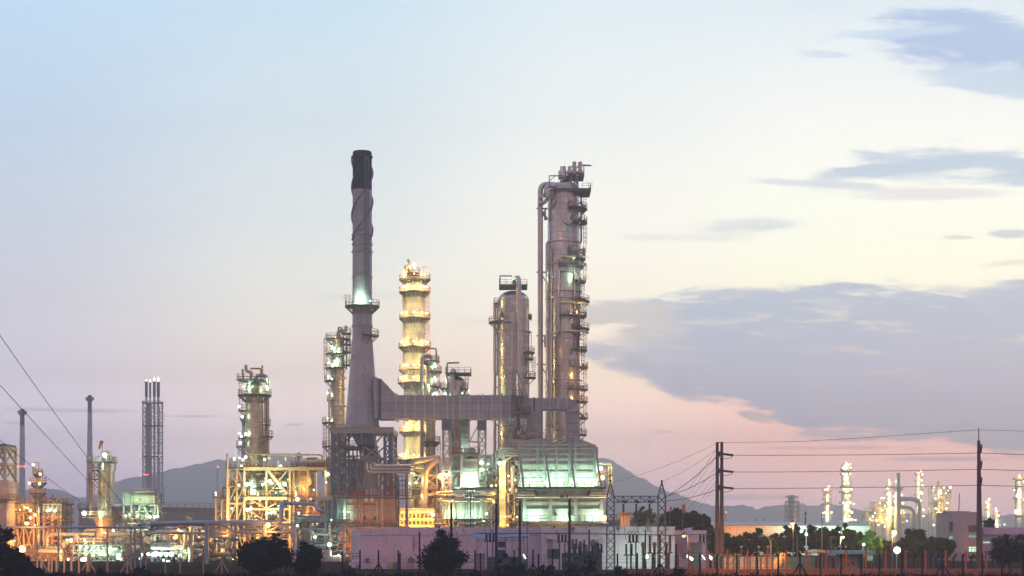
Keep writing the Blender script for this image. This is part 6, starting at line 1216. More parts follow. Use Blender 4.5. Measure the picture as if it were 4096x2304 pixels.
rb = MB(); rb.bar((X(2700, D), D - 1.6, 3.6), (X(2716, D), D - 1.6, 3.6), .07); rb.bar((X(2716, D), D - 1.6, 3.6), (X(2742, D), D - 1.6, 1.4), .07)
for k in range(6): rb.bar((X(2703 + k * 7, D), D - 1.6, 2.4 - max(0, k - 2) * .5), (X(2703 + k * 7, D), D - 1.6, 3.6 - max(0, k - 2) * .62), .05)
rb.build('railing', M_railr, T, smooth=False)
D = 268.0
T = bld('watchtower', 'cream watchtower with a pyramid roof and slanted windows behind the white building', 'watchtower', 2500, D)
b = MB(); b.box(X(2483, D), X(2520, D), D, D + 1.6, 0, Z(2062, D)); b.build('shaft', mat('cream_wall', (.60, .50, .36), .8), T, smooth=False)
b = MB(); q4(b, X(2483, D), X(2520, D), D - .1, D + 1.6, Z(2061, D), X(2476, D), X(2526, D), D - .4, D + 1.9, Z(2051, D)); b.build('cabin', mat('cabin_window', (.12, .12, .14), .2), T, smooth=False)
b = MB()
for xx in (2477, 2487, 2497, 2506, 2516, 2525): b.bar((X(2501 + (xx - 2501) * .78, D), D - .14, Z(2061, D)), (X(xx, D), D - .45, Z(2051, D)), .12)
b.build('window_frame', M_cream, T, smooth=False)
b = MB(); xa, xb, zc, za = X(2469, D), X(2530, D), Z(2050, D), Z(2040, D); ap = [(X(2495, D), D + .75, za)]
b.hexa([(xa, D - .9, zc - .12), (xb, D - .9, zc - .12), (xb, D + 2.4, zc - .12), (xa, D + 2.4, zc - .12), (xa, D - .9, zc), (xb, D - .9, zc), (xb, D + 2.4, zc), (xa, D + 2.4, zc)])
i = len(b.v); b.v += [(xa, D - .9, zc + .01), (xb, D - .9, zc + .01), (xb, D + 2.4, zc + .01), (xa, D + 2.4, zc + .01), (X(2499, D), D + .75, za)]; b.f += [[i, i + 1, i + 4], [i + 1, i + 2, i + 4], [i + 2, i + 3, i + 4], [i + 3, i, i + 4]]; b.m += [0] * 4
b.build('roof', mat('roof_sheet', (.32, .33, .38), .5, .3), T, smooth=False); light(T, (X(2470, D), D - 2, Z(2085, D)), ORA, 120, .4)
D = 420.0
T = bld('warehouse', 'long warehouse with a pale curved roof and lit louvred walls beyond the trees', 'warehouse', 3150, D)
b = MB(); b.box(X(2835, D), X(3130, D), D, D + 20, 0, Z(2103, D)); b.build('wall', mat('louvre_pink', (.60, .50, .46), .7, kind='panel', gx=1.4, gz=.45), T, smooth=False)
b = MB(); b.box(X(3131, D), X(3480, D), D + .2, D + 20, 0, Z(2103, D)); b.build('wall', mat('louvre_white', (.78, .80, .80), .6, kind='panel', gx=1.4, gz=.45), T, smooth=False)
b = MB(); b.hexa([(X(2826, D), D - 1, Z(2102, D)), (X(3485, D), D - 1, Z(2102, D)), (X(3485, D), D + 21, Z(2102, D)), (X(2826, D), D + 21, Z(2102, D)), (X(2830, D), D + 4, Z(2087, D)), (X(3480, D), D + 4, Z(2087, D)), (X(3480, D), D + 16, Z(2087, D)), (X(2830, D), D + 16, Z(2087, D))]); b.build('roof', mat('warehouse_roof', (.50, .44, .46), .6), T, smooth=False)
for xx in (3032, 3067): b = MB(); b.bar((X(xx, D), D + 4, Z(2087, D)), (X(xx, D), D + 4, Z(2072, D)), .12); b.bar((X(xx - 3, D), D + 4, Z(2075, D)), (X(xx + 3, D), D + 4, Z(2073, D)), .14); b.build('roof_vent', M_steel, T, smooth=False)
for xx, p_, cc in ((2930, 700, ORA), (3010, 500, ORA), (3080, 400, ORA), (3150, 1500, WHT), (3210, 1300, WHT), (3290, 1300, WHT), (3350, 1300, WHT), (3420, 1200, WHT)): light(T, (X(xx, D), D - 5, Z(2122, D)), cc, p_, .8)
D = 330.0
T = bld('office_tower', 'mauve concrete office block with tinted and lit windows behind the power pole', 'building', 3860, D)
xa, xm, xb = X(3801, D + 3), X(3856, D), X(3928, D)
mo = mat('office_concrete', (.40, .33, .37), .85, 0, 'plain', stain=(.3, .26, .3), nscale=.1)
b = MB(); ft = [(xa, D + 5), (xm, D), (xb, D), (xb, D + 14), (xa, D + 14)]
n = 5; i = 0; b.v += [(x, y, 0) for x, y in ft] + [(x, y, Z(2048, D)) for x, y in ft]; b.f += [[0, 1, 6, 5], [1, 2, 7, 6], [2, 3, 8, 7], [3, 4, 9, 8], [4, 0, 5, 9], [5, 6, 7, 8, 9]]; b.m += [0] * 6
b.build('wall', mo, T, smooth=False)
b = MB(); b.lathe(X(3864, D), D + 7, [(2.6, Z(2048, D)), (2.6, Z(2043, D)), (.1, Z(2042, D))], 18); b.build('roof_rim', mo, T); MB().bar((X(3873, D), D + 7, Z(2044, D)), (X(3877, D), D + 7, Z(1970, D)), .14).build('antenna', M_railr, T, smooth=False)
mg = mat('tinted_glass', (.05, .06, .09), .15, 0, spec=.8); lw = emit('lit_window_green', (.70, 1.0, .72), .75); lw2 = emit('lit_window_dim', (.35, .6, .5), .5)
def win(T, x0, x1, y, z0, z1, m_, nx=3, fr=None):
    b = MB(); fm = fr or M_dark
    b.box(x0, x1, y - .07, y - .02, z0, z1); o = b.build('window', m_, T, smooth=False); b = MB(); t_ = .06
    for k in range(nx + 1): xx = x0 + (x1 - x0) * k / nx; b.box(xx - t_ / 2, xx + t_ / 2, y - .12, y - .075, z0, z1)
    b.box(x0 - t_ / 2, x1 + t_ / 2, y - .125, y - .08, z0 - t_, z0); b.box(x0 - t_ / 2, x1 + t_ / 2, y - .125, y - .08, z1, z1 + t_); b.box(x0, x1, y - .128, y - .08, (z0 * .35 + z1 * .65) - t_ / 2, (z0 * .35 + z1 * .65) + t_ / 2)
    b.build('frame', fm, o, smooth=False)
for z0, z1, m_ in ((2125, 2103, mg), (2151, 2139, lw2), (2207, 2187, lw), (2234, 2222, mg)): win(T, X(3874, D), X(3912, D), D, Z(z0, D), Z(z1, D), m_, 3)
for z0, z1, m_ in ((2126, 2086, mg), (2204, 2145, lw2)):
    b = MB(); p0 = Vector((xa, D + 5, 0)); p1 = Vector((xm, D, 0)); d = (p1 - p0); q0 = p0 + d * .12; q1 = p0 + d * .32; o_ = Vector((-.06, -.08, 0))
    b.hexa([q0 + o_ + Vector((0, 0, Z(z0, D))), q1 + o_ + Vector((0, 0, Z(z0, D))), q1 - o_ * .2 + Vector((0, 0, Z(z0, D))), q0 - o_ * .2 + Vector((0, 0, Z(z0, D))), q0 + o_ + Vector((0, 0, Z(z1, D))), q1 + o_ + Vector((0, 0, Z(z1, D))), q1 - o_ * .2 + Vector((0, 0, Z(z1, D))), q0 - o_ * .2 + Vector((0, 0, Z(z1, D)))]); b.build('window', m_, T, smooth=False)
light(T, (X(3810, D), D - 8, Z(2170, D)), ORA, 500, 1)
D = 335.0
T = bld('low_office', 'low white office with one lit strip window beside the mauve office block', 'building', 4010, D)
b = MB(); b.box(X(3929, D), X(4200, D), D, D + 14, 0, Z(2137, D)); b.build('wall', M_white, T, smooth=False); b = MB(); b.box(X(3929, D), X(4200, D), D - .8, D + 14, Z(2136, D), Z(2110, D)); b.build('fascia', M_white, T, smooth=False)
win(T, X(3932, D), X(3961, D), D, Z(2173, D), Z(2166, D), lw, 4); win(T, X(3975, D), X(4060, D), D, Z(2200, D), Z(2180, D), mg, 6)
D = 236.0
T = bld('guard_shelter', 'low guard shelter with an orange lit gable roof and a long dark tiled wing', 'shelter', 3400, D)
mr = mat('shelter_roof', (.20, .21, .27), .7, kind='panel', gx=.5, gz=60); ml = mat('shelter_gable', (.62, .50, .36), .7)
b = MB(); b.prism([(X(3236, D), Z(2218, D)), (X(3236, D), Z(2208, D)), (X(3270, D), Z(2198, D)), (X(3308, D), Z(2203, D)), (X(3308, D), Z(2214, D)), (X(3270, D), Z(2208, D))], D - 1, D + 4); b.build('roof', ml, T, smooth=False)
b = MB(); b.hexa([(X(3308, D), D - 1, Z(2216, D)), (X(3500, D), D - 1, Z(2216, D)), (X(3500, D), D + 6, Z(2216, D)), (X(3308, D), D + 6, Z(2216, D)), (X(3308, D), D + 2, Z(2202, D)), (X(3500, D), D + 2, Z(2202, D)), (X(3500, D), D + 5, Z(2202, D)), (X(3308, D), D + 5, Z(2202, D))]); b.build('wing_roof', mr, T, smooth=False)
b = MB(); b.box(X(3368, D), X(3436, D), D + 1, D + 5, 0, Z(2214, D)); b.build('wall', mat('shelter_wall', (.34, .32, .36), .8), T, smooth=False); b = MB(); b.box(X(3395, D), X(3422, D), D + .9, D + .99, Z(2262, D), Z(2248, D)); b.build('window', mg, T, smooth=False)
b = MB(); q4(b, X(3362, D), X(3445, D), D - .8, D + 1, Z(2230, D), X(3362, D), X(3445, D), D + .8, D + 1, Z(2219, D)); b.build('awning', mat('awning', (.10, .12, .20), .6), T, smooth=False)
for xx in (3272, 3279, 3300, 3318, 3350, 3450, 3495): MB().bar((X(xx, D), D, 0), (X(xx, D), D, Z(2210, D)), .16).build('post', M_railr if xx < 3280 else M_steel, T, smooth=False)
light(T, (X(3262, D), D - 3.5, Z(2235, D)), ORA, 40, .3)
b = MB()
for k in range(4): b.box(X(3480 + k * 8, D), X(3485 + k * 8, D), D + 3, D + 3.1, 1.4, 2.2)
b.build('lit_screen', lw2, T, smooth=False)
# corridor wall with gate stairs
D = 226.0
T = bld('concrete_wall', 'orange lit concrete panel wall between the twin pole and the yellow stairs', 'wall', 3000, D)
b = MB(); b.box(X(2893, D), X(3110, D), D, D + .2, 0, Z(2227, D)); b.build('wall', mat('concrete_orange', (.42, .36, .30), .85, 0, 'panel', gx=2.0, gz=30), T, smooth=False); b = MB(); b.box(X(2893, D), X(3160, D), D - .5, D - .02, .0, Z(2272, D)); b.build('plinth', M_white, T, smooth=False)
T = bld('green_wall', 'dull green panel wall between the yellow stairs and the guard shelter', 'wall', 3200, D)
b = MB(); b.box(X(3112, D), X(3262, D), D + .3, D + .5, 0, Z(2228, D)); b.build('wall', mat('panel_green', (.16, .26, .22), .8, 0, 'panel', gx=2.0, gz=1.2), T, smooth=False)
T = bld('gate_stairs', 'yellow lit steel stairs with a gate frame at the end of the concrete wall', 'stairs', 3110, 222)
D = 222.0
for k in range(9): b = MB(); b.box(X(3095 + k * 4, D), X(3100 + k * 4, D), D, D + 1.2, .1 + k * .17, .16 + k * .17); b.build('tread', M_cream, T, smooth=False)
for y in (D - .05, D + 1.25):
    b = MB()
    for h in (0, .5, 1.0): b.bar((X(3092, D), y, .2 + h), (X(3136, D), y, 1.7 + h), .07)
    for k in range(5): b.bar((X(3092 + k * 11, D), y, .2 + k * .38), (X(3092 + k * 11, D), y, 1.2 + k * .38), .06)
    b.build('handrail', M_cream, T, smooth=False)
b = MB()
for xx in (3126, 3142): b.bar((X(xx, D), D + .6, 0), (X(xx, D), D + .6, Z(2212, D)), .12)
b.bar((X(3126, D), D + .6, Z(2213, D)), (X(3142, D), D + .6, Z(2213, D)), .1); b.bar((X(3126, D), D + .6, Z(2227, D)), (X(3142, D), D + .6, Z(2227, D)), .1); b.build('gate_frame', M_cream, T, smooth=False)
b = MB(); b.box(X(3043, D), X(3054, D), D, D + .4, .5, 1.15); b.box(X(3046, D), X(3052, D), D + .05, D + .35, 0, .5); b.build('meter_box', M_cream, T, smooth=False)

# ------------------------------------------------------------------ fences
def posts(T, D, rows, m_, w_=.16, y0=0, crank=0):
    for px, yt in rows:
        b = MB(); x = X(px, D); zt = Z(yt, D)
        if crank: zc = zt - .45; b.tube([(x, D, 0), (x, D, zc), (x + crank * .38, D, zt)], w_ * .62, 6, bend=.1)
        else: b.bar((x, D, 0), (x, D, zt), w_)
        b.build('post', m_, T, smooth=False)
mpo = mat('post_dark', (.02, .026, .05), .9, spec=.05); mpr = mat('post_concrete', (.30, .22, .19), .9); mpc = mat('post_pale', (.50, .44, .34), .9)
D = 186.0
T = thing('wire_fence', 'near boundary fence of dark square posts and thin wires across the whole foreground', 'fence', (0, D, 0))
rows = [(2947, 2215), (3029, 2215), (3113, 2216), (3200, 2216), (3282, 2216), (3364, 2216), (3445, 2215), (3518, 2216), (3608, 2216), (3689, 2216), (3770, 2217), (3851, 2216), (3929, 2216), (4008, 2216), (4092, 2217),
        (2869, 2214), (2799, 2213), (2704, 2178), (2639, 2217), (2549, 2212), (2470, 2214), (2210, 2198), (2154, 2215), (2132, 2198), (2057, 2200), (1922, 2212), (1900, 2200), (1841, 2214), (1678, 2128), (1600, 2212), (1593, 2200), (1514, 2200), (1440, 2200), (1370, 2206)]
posts(T, D, rows, mpo, .17)
for px in (3200, 3770, 2639, 2132, 1514):
    for s in (-1, 1): b = MB(); b.bar((X(px + s * 40, D), D, .1), (X(px, D), D, 1.9), .16); b.build('brace', mpo, T, smooth=False)
for z in (.5, 1.0, 1.5, 2.0, 2.4, 2.7): MB().bar((X(1360, D), D, z), (X(4150, D), D, z), .028).build('wire', M_dark, T, smooth=False)
D = 200.0
T = thing('boundary_wall', 'low stained concrete wall topped with rust red posts along the right foreground', 'wall', (X(3300, D), D, 0))
mw = mat('low_wall', (.26, .13, .11), .95, 0, 'plain', var=.3, stain=(.15, .09, .08), nscale=.5, bump=.5)
b = MB(); x = X(2495, D)
while x < X(4180, D): b.box(x, x + 2.95, D, D + .25, 0, Z(2277, D)); x += 3.0
b.build('wall', mw, T, smooth=False)
b = MB(); b.box(X(2495, D), X(4180, D), D - .05, D + .3, Z(2277, D) + .003, Z(2275, D) + .02); b.build('coping', mw, T, smooth=False)
posts(T, D + .5, [(q, 2201) for q in (2910, 2990, 3069, 3147, 3226, 3305, 3385, 3464, 3543, 3623, 3702, 3783, 3863, 3944, 4025)] + [(2677, 2200), (2755, 2200), (2833, 2201)], mat('post_red', (.36, .12, .07), .9, spec=.05), .2)
for px in (3385,):
    for s in (-1, 1): MB().bar((X(px + s * 38, D), D + .5, .9), (X(px, D), D + .5, 2.4), .16).build('brace', mat('post_red', (.36, .13, .08)), T, smooth=False)
for z in (1.5, 2.0, 2.5, 2.9): MB().bar((X(2670, D), D + .5, z), (X(4100, D), D + .5, z), .03).build('wire', M_dark, T, smooth=False)
D = 216.0
T = thing('crank_post_fence', 'row of cranked concrete fence posts glowing orange in front of the right hand plant', 'fence', (X(3000, D), D, 0))
for px_, p_ in ((2840, 50), (2890, 70), (2960, 70), (3040, 80), (3120, 70), (3200, 50), (3290, 55), (3385, 60), (3480, 45), (3580, 40), (3680, 35), (3800, 35), (3910, 60), (4020, 35)): light(T, (X(px_, 197), 197, 1.6), ORA, p_, .5)  # unseen low lights added to make posts and low wall glow
posts(T, D, [(2852, 2218), (2874, 2218), (2893, 2218), (2913, 2218), (2934, 2218), (2956, 2218), (2978, 2218), (3000, 2218), (3024, 2218), (3044, 2215), (3068, 2216), (3090, 2214)], mpc, .2, crank=1)
for z in (.9, 1.5, 2.1): MB().bar((X(2850, D), D, z), (X(3095, D), D, z), .03).build('wire', M_dark, T, smooth=False)
T = thing('crank_post_fence', 'staggered concrete fence posts among shadows in front of the office blocks', 'fence', (X(3800, D), D, 0))
posts(T, D, [(q, 2216) for q in (3655, 3690, 3722, 3745, 3788, 3815, 3850, 3885, 3970)], mpo, .2, crank=1)
for z in (.9, 1.5, 2.1, 2.6): MB().bar((X(3640, D), D, z), (X(4000, D), D, z), .035).build('wire', M_dark, T, smooth=False)
D = 214.0
T = thing('crank_post_fence', 'orange lit fence of cranked concrete posts in front of the left pipework', 'fence', (X(300, D), D, 0))
posts(T, D, [(149, 2212), (165, 2213), (195, 2215), (226, 2214), (257, 2216), (286, 2216), (316, 2217), (350, 2216), (128, 2213), (207, 2212)], mpc, .2, crank=1)
posts(T, D, [(284, 2211), (356, 2212), (430, 2214), (509, 2215), (584, 2218), (661, 2240), (720, 2220), (813, 2190), (887, 2215)], mpr, .2)
for px, s in ((149, -1), (165, 1), (207, -1), (350, -1), (356, 1), (509, -1), (509, 1), (887, 1), (887, -1)): MB().bar((X(px + s * 30, D), D, .1), (X(px, D), D, 1.8), .16).build('brace', mpr, T, smooth=False)
for z in (.7, 1.3, 1.9, 2.3): MB().bar((X(110, D), D, z), (X(890, D), D, z), .03).build('wire', M_dark, T, smooth=False)
light(T, (X(200, D), D - 5, 3.2), ORA, 300, .6); light(T, (X(320, D), D - 5, 3.2), ORA, 300, .6); light(T, (X(560, D), D - 10, 4.5), ORA, 120, .6)
D = 222.0
T = thing('steel_gate', 'grey tubular steel gate with a diagonal brace at the foot of the twin pole', 'gate', (X(2900, D), D, 0))
b = MB(); x0, x1 = X(2868, D), X(2940, D)
for z in (.3, 1.3, 2.1): b.bar((x0, D - 3, z), (x1, D - 3, z), .07)
for k in range(15): xx = x0 + (x1 - x0) * k / 14; b.bar((xx, D - 3, .05), (xx, D - 3, 2.1), .035 if k % 7 else .09)
b.bar((x0, D - 3, .1), (x1, D - 3, 2.1), .06); b.build('gate_leaf', M_steel, T, smooth=False)

# ------------------------------------------------------------------ poles, gantry, wires
def insulator(b, a, c, r=.12, rib=9):
    a = Vector(a); c = Vector(c); d = (c - a); b.tube([a, c], r * .45, 8)
    for k in range(rib): p = a + d * ((k + .5) / rib); q = d.normalized() * .045; b.tube([p - q, p + q], r, 10)
D = 228.0
T = thing('twin_pole', 'tall twin concrete power pole joined by three cross ties', 'power pole', (X(2878, D), D, 0))
mpl = mat('pole_concrete', (.09, .07, .085), .9, spec=.1)
for xa in (2869, 2887): b = MB(); b.hexa([(X(xa, D) - .3, D - .3, 0), (X(xa, D) + .3, D - .3, 0), (X(xa, D) + .3, D + .3, 0), (X(xa, D) - .3, D + .3, 0)] + [(X(xa, D) + s * .17, D + t_ * .17, Z(1768, D)) for s, t_ in ((-1, -1), (1, -1), (1, 1), (-1, 1))]); b.build('pole', mpl, T, smooth=False)
for y in (1770, 1810, 1878, 1943): MB().bar((X(2864, D), D - .2, Z(y, D)), (X(2892, D), D - .2, Z(y, D)), .2, .25 if y > 1780 else .1).build('cross_tie', mpl, T, smooth=False)
for y in (1815, 1882, 1948): MB().bar((X(2874, D), D - .25, Z(y + 12, D)), (X(2878, D), D - .25, Z(y - 4, D)), .25).build('bracket', M_dark, T, smooth=False)
YS = [(1817, 1825, 1812, 1819), (1884, 1889, 1877, 1883), (1950, 1951, 1941, 1946)]
def rowpt(x0, y0, x1, y1, px): return y0 + (y1 - y0) * (px - x0) / (x1 - x0)
for k, (ya, yb_, yc, yd) in enumerate(YS):
    b = MB(); insulator(b, (X(2892, D), D, Z(ya - 1, D)), (X(2934, D), D, Z(ya + 4, D)), .16, 12); b.build('insulator_string', M_dark, T)
    b = MB(); b.tube([(X(2934, D), D, Z(ya + 4, D)), (X(2925, D), D, Z(ya + 14, D)), (X(2900, D), D, Z(ya + 19, D)), (X(2872, D), D, Z(ya + 15, D))], .04, 5, bend=1); b.build('jumper', M_railr, T)
    W = thing('power_line', ('highest', 'middle', 'lowest')[k] + ' of three conductors between twin and single pole', 'power line', (X(2934, D), D, Z(ya + 4, D)), 'three conductors to the right')
    D2 = 214.0; pts = []
    for j in range(13): q = j / 12; px = 2934 + (3915 - 2934) * q; dd = D + (D2 - D) * q; sag = 4 * q * (1 - q) * 3; pts.append((X(px, dd), dd, Z(ya + 4 + (yc - ya - 4) * q + sag, dd)))
    for j in range(1, 4): dd = D2 - j * 2; pts.append((X(3915 + j * 95, dd), dd, Z(yc + (yd - yc) * j / 2, dd)))
    MB().tube(pts, .04, 5).build('conductor', mat('conductor', (.20, .08, .09), .5, .3), W)
W = thing('power_line', 'thin earth wire from the top of the twin pole to the single pole tip', 'power line', (X(2888, D), D, Z(1771, D)))
MB().tube([(X(2888, D), D, Z(1771, D)), (X(3200, 223), 223, Z(1766, 223)), (X(3500, 219), 219, Z(1748, 219)), (X(3915, 214), 214, Z(1719, 214)), (X(4150, 210), 210, Z(1726, 210))], .025, 4).build('conductor', mat('conductor', (.2, .08, .09)), W)
D = 214.0
T = thing('power_pole', 'tall single concrete power pole with a thin spike and hanging insulators', 'power pole', (X(3915, D), D, 0))
xx = X(3915, D); b = MB(); b.hexa([(X(3918, D) + s * .36, D + t_ * .36, 0) for s, t_ in ((-1, -1), (1, -1), (1, 1), (-1, 1))] + [(xx + s * .15, D + t_ * .15, Z(1762, D)) for s, t_ in ((-1, -1), (1, -1), (1, 1), (-1, 1))]); b.build('pole', mpl, T, smooth=False)
MB().bar((xx, D, Z(1765, D)), (xx, D, Z(1712, D)), .1).build('spike', M_railr, T, smooth=False)
for y in (1779, 1844, 1910): b = MB(); b.bar((xx, D - .15, Z(y, D)), (xx + .4, D - .3, Z(y, D)), .1); b.build('bracket', M_dark, T, smooth=False); b = MB(); insulator(b, (xx + .28, D - .3, Z(y + 3, D)), (xx + .14, D - .25, Z(y + 33, D)), .14, 10); b.build('insulator_string', M_dark, T)
light(T, (X(3900, D), D - 5, 2.2), ORA, 260, .8);  # added light for the orange pole foot, without a lamp
D = 240.0
T = thing('gantry', 'lattice steel substation gantry of two pointed towers joined by a truss beam', 'gantry', (X(2545, D), D, 0))
def lat_tower(cx_, hw, ztop, zbody):
    for i, (sx_, sy_) in enumerate(((-1, -1), (1, -1), (1, 1), (-1, 1))):
        b = MB(); b.bar((cx_ + sx_ * hw, D + sy_ * hw, 0), (cx_ + sx_ * hw * .92, D + sy_ * hw * .92, zbody), .12); b.bar((cx_ + sx_ * hw * .92, D + sy_ * hw * .92, zbody), (cx_, D, ztop), .09); b.build('upright', M_steel, T, smooth=False)
    cs = [(-1, -1), (1, -1), (1, 1), (-1, 1)]
    for i in range(4):
        A, B = cs[i], cs[(i + 1) % 4]; b = MB(); lattice_face(b, lambda z, A=A: Vector((cx_ + A[0] * hw, D + A[1] * hw, z)), lambda z, B=B: Vector((cx_ + B[0] * hw, D + B[1] * hw, z)), .2, zbody, 9, .07, hor=False)
        for q in (.3, .6, .85): z = zbody + (ztop - zbody) * q; r_ = hw * .92 * (1 - q); r0 = hw * .92 * (1 - (q - .3)); b.bar((cx_ + A[0] * r0, D + A[1] * r0, zbody + (ztop - zbody) * (q - .3)), (cx_ + B[0] * r_, D + B[1] * r_, z), .06); b.bar((cx_ + A[0] * r_, D + A[1] * r_, z), (cx_ + B[0] * r_, D + B[1] * r_, z), .06)
        b.build('bracing', M_steel, T, smooth=False)
    MB().ball((cx_, D, ztop), .16).build('finial', M_dark, T)
lat_tower(X(2442, D), .55, Z(1923, D), Z(1984, D)); lat_tower(X(2647, D), .55, Z(1925, D), Z(1984, D))
xa, xb = X(2442, D) + .5, X(2647, D) - .5
for z in (Z(1985, D), Z(2009, D)):
    for y in (D - .5, D + .5): MB().bar((xa, y, z), (xb, y, z), .11).build('chord', M_steel, T, smooth=False)
for y in (D - .5, D + .5):
    b = MB(); n = 10
    for k in range(n): p, q = xa + (xb - xa) * k / n, xa + (xb - xa) * (k + 1) / n; z0, z1 = Z(2009, D), Z(1985, D); b.bar((p, y, z0 if k % 2 else z1), (q, y, z1 if k % 2 else z0), .07); b.bar((q, y, z0), (q, y, z1), .05)
    b.build('bracing', M_steel, T, smooth=False)
for px in (2493, 2544, 2597): b = MB(); insulator(b, (X(px, D), D - .5, Z(2015, D)), (X(px, D), D - .5, Z(2050, D)), .16, 10); b.build('insulator_string', M_dark, T); b = MB(); insulator(b, (X(px - 6, D), D - .5, Z(2004, D)), (X(px + 10, D), D - .8, Z(2010, D)), .18, 7); b.build('insulator_string', M_dark, T); MB().tube([(X(px, D), D - .5, Z(2050, D)), (X(px + 1, D), D - 1, Z(2100, D)), (X(px + 3, D), D - 4, Z(2160, D))], .035, 5).build('dropper', M_dark, T)
# fanned wires between gantry and twin pole
k = 0
for (xa, ya, xb, yb_, s, da) in ((2663, 1988, 2862, 1830, 12, 240), (2664, 1985, 2862, 1895, 10, 240), (2664, 2004, 2862, 1960, 8, 240), (2460, 1926, 2862, 1774, 14, 240), (2650, 1926, 2862, 1800, 10, 240),
                                (2690, 2040, 2862, 1802, 6, 236), (2705, 2040, 2862, 1830, 5, 236), (2715, 2045, 2862, 1870, 4, 236), (2740, 2050, 2862, 1902, 3, 236), (2755, 2055, 2862, 1925, 3, 236), (2775, 2060, 2862, 1942, 3, 236)):
    red = da == 240 and xa > 2655; W = thing('power_line', ('slack red conductor' if red else 'thin grey stay wire') + ' fanning out from the twin pole towards the gantry', 'power line', (X(xb, 228), 228, Z(yb_, 228)), 'red wires to the gantry' if red else 'grey wires to the gantry')
    if not red: W['label'] = 'thin wire in the grey fan sloping down left from the twin pole'
    pts = []
    for j in range(9): q = j / 8; dd = da + (228 - da) * q; pts.append((X(xa + (xb - xa) * q, dd), dd, Z(ya + (yb_ - ya) * q + 4 * q * (1 - q) * s, dd)))
    MB().tube(pts, .045 if red else .022, 5).build('conductor', mat('conductor', (.2, .08, .09)) if red else M_rail, W)
for i, (p0, p1, p2) in enumerate((((-60, 1255), (353, 1834), (700, 2275)), ((-60, 1475), (346, 1917), (665, 2262)), ((-60, 1712), (245, 1952), (610, 2205)), ((-60, 1998), (110, 2050), (500, 2200)))):
    W = thing('power_line', ('topmost', 'second', 'third', 'lowest and faintest')[i] + ' of the dark wires slanting down to the right across the left units', 'power line', (X(p0[0], 120), 120, Z(p0[1], 120)), 'dark wires slanting over the left units')
    pts = []
    for j in range(17):
        q = j / 16; dd = 120 + 90 * q; px = p0[0] * (1 - q) ** 2 + 2 * q * (1 - q) * (2 * p1[0] - .5 * (p0[0] + p2[0])) + p2[0] * q * q; py = p0[1] * (1 - q) ** 2 + 2 * q * (1 - q) * (2 * p1[1] - .5 * (p0[1] + p2[1])) + p2[1] * q * q; pts.append((X(px, dd), dd, max(.15, Z(py, dd))))
    MB().tube(pts, (.028, .026, .022, .014)[i], 5).build('conductor', M_dark, W)
T = thing('power_pole', 'unseen end pole low among the shrubs where the slanting wires come down', 'power pole', (X(690, 210), 211, 0)); T['label'] = 'short dark pole where the slanting wires come down at the shrubs'
MB().bar((X(690, 210), 211, 0), (X(690, 210), 211, 2.2), .16).build('pole', mpo, T, smooth=False)

# ------------------------------------------------------------------ switchyard
mi = mat('porcelain_dark', (.010, .012, .03), .5, 0, spec=.15); ms = mat('yard_steel', (.045, .075, .13), .7, .1)
def support(kind, label, px, D, ytop, yb_, n=3, sp=14, ih=34, big=1.0):
    T = thing(kind, label, kind.replace('_', ' '), (X(px, D), D, 0), 'switchyard insulator stands')
    w_ = S(sp * (n - 1), D) / 2; x = X(px, D)
    for s in (-1, 1): MB().bar((x + s * w_ * .75, D, 0), (x + s * w_ * .75, D, Z(yb_, D)), .16 * big).build('post', ms, T, smooth=False)
    b = MB(); b.bar((x - w_ - .35, D, Z(yb_, D) + .06), (x + w_ + .35, D, Z(yb_, D) + .06), .24, .14); b.build('crossbeam', ms, T, smooth=False)
    for k in range(n): b = MB(); xx = x - w_ + 2 * w_ * k / max(1, n - 1); insulator(b, (xx, D, Z(yb_ - 2, D)), (xx, D, Z(ytop, D)), .15 * big, 11); b.build('insulator', mi, T)
    return T
support('disconnector', 'three insulator stand under the left end of the long busbar by the open shed', 1960, 226, 2134, 2168)
support('disconnector', 'three insulator stand in front of the white building door', 2249, 226, 2138, 2169)
support('disconnector', 'three insulator stand topped by three wire loops left of the tall gantry tower', 2533, 226, 2140, 2170)
support('disconnector', 'three insulator stand beside the annex roller door', 2815, 226, 2140, 2171)
support('breaker_stand', 'low stand of insulators just right of the left gantry tower', 2516, 222, 2176, 2222, 2, 22)
support('breaker_stand', 'low stand of thin insulators at the white drum transformer', 2400, 222, 2176, 2210, 2, 12)
support('breaker_stand', 'insulator stand left of the white drum above the transformer', 2298, 222, 2156, 2196, 2, 14)
support('breaker_stand', 'pair of insulators standing over the dark transformer box', 2355, 222, 2158, 2210, 2, 36)
T = support('circuit_breaker', 'long breaker stand with three stout tall insulators in front of the right gantry tower', 2640, 224, 2142, 2214, 3, 40, big=1.5)
for k, px in enumerate((2573, 2618, 2665)):
    T = thing('current_transformer', ('leftmost', 'middle', 'rightmost')[k] + ' of the three urn shaped instrument transformers under the busbar', 'transformer', (X(px, 221), 221, 0), 'urn shaped instrument transformers')
    x = X(px, 221); MB().bar((x, 221, 0), (x, 221, Z(2226, 221)), .3).build('post', ms, T, smooth=False); b = MB(); insulator(b, (x, 221, Z(2224, 221)), (x, 221, Z(2186, 221)), .2, 10); b.build('insulator', mi, T)
    MB().lathe(x, 221, [(.15, Z(2190, 221)), (.28, Z(2184, 221)), (.28, Z(2174, 221)), (.22, Z(2172, 221)), (.27, Z(2170, 221)), (.02, Z(2168, 221))], 14).build('head', mat('urn_rust', (.16, .12, .14), .7), T)
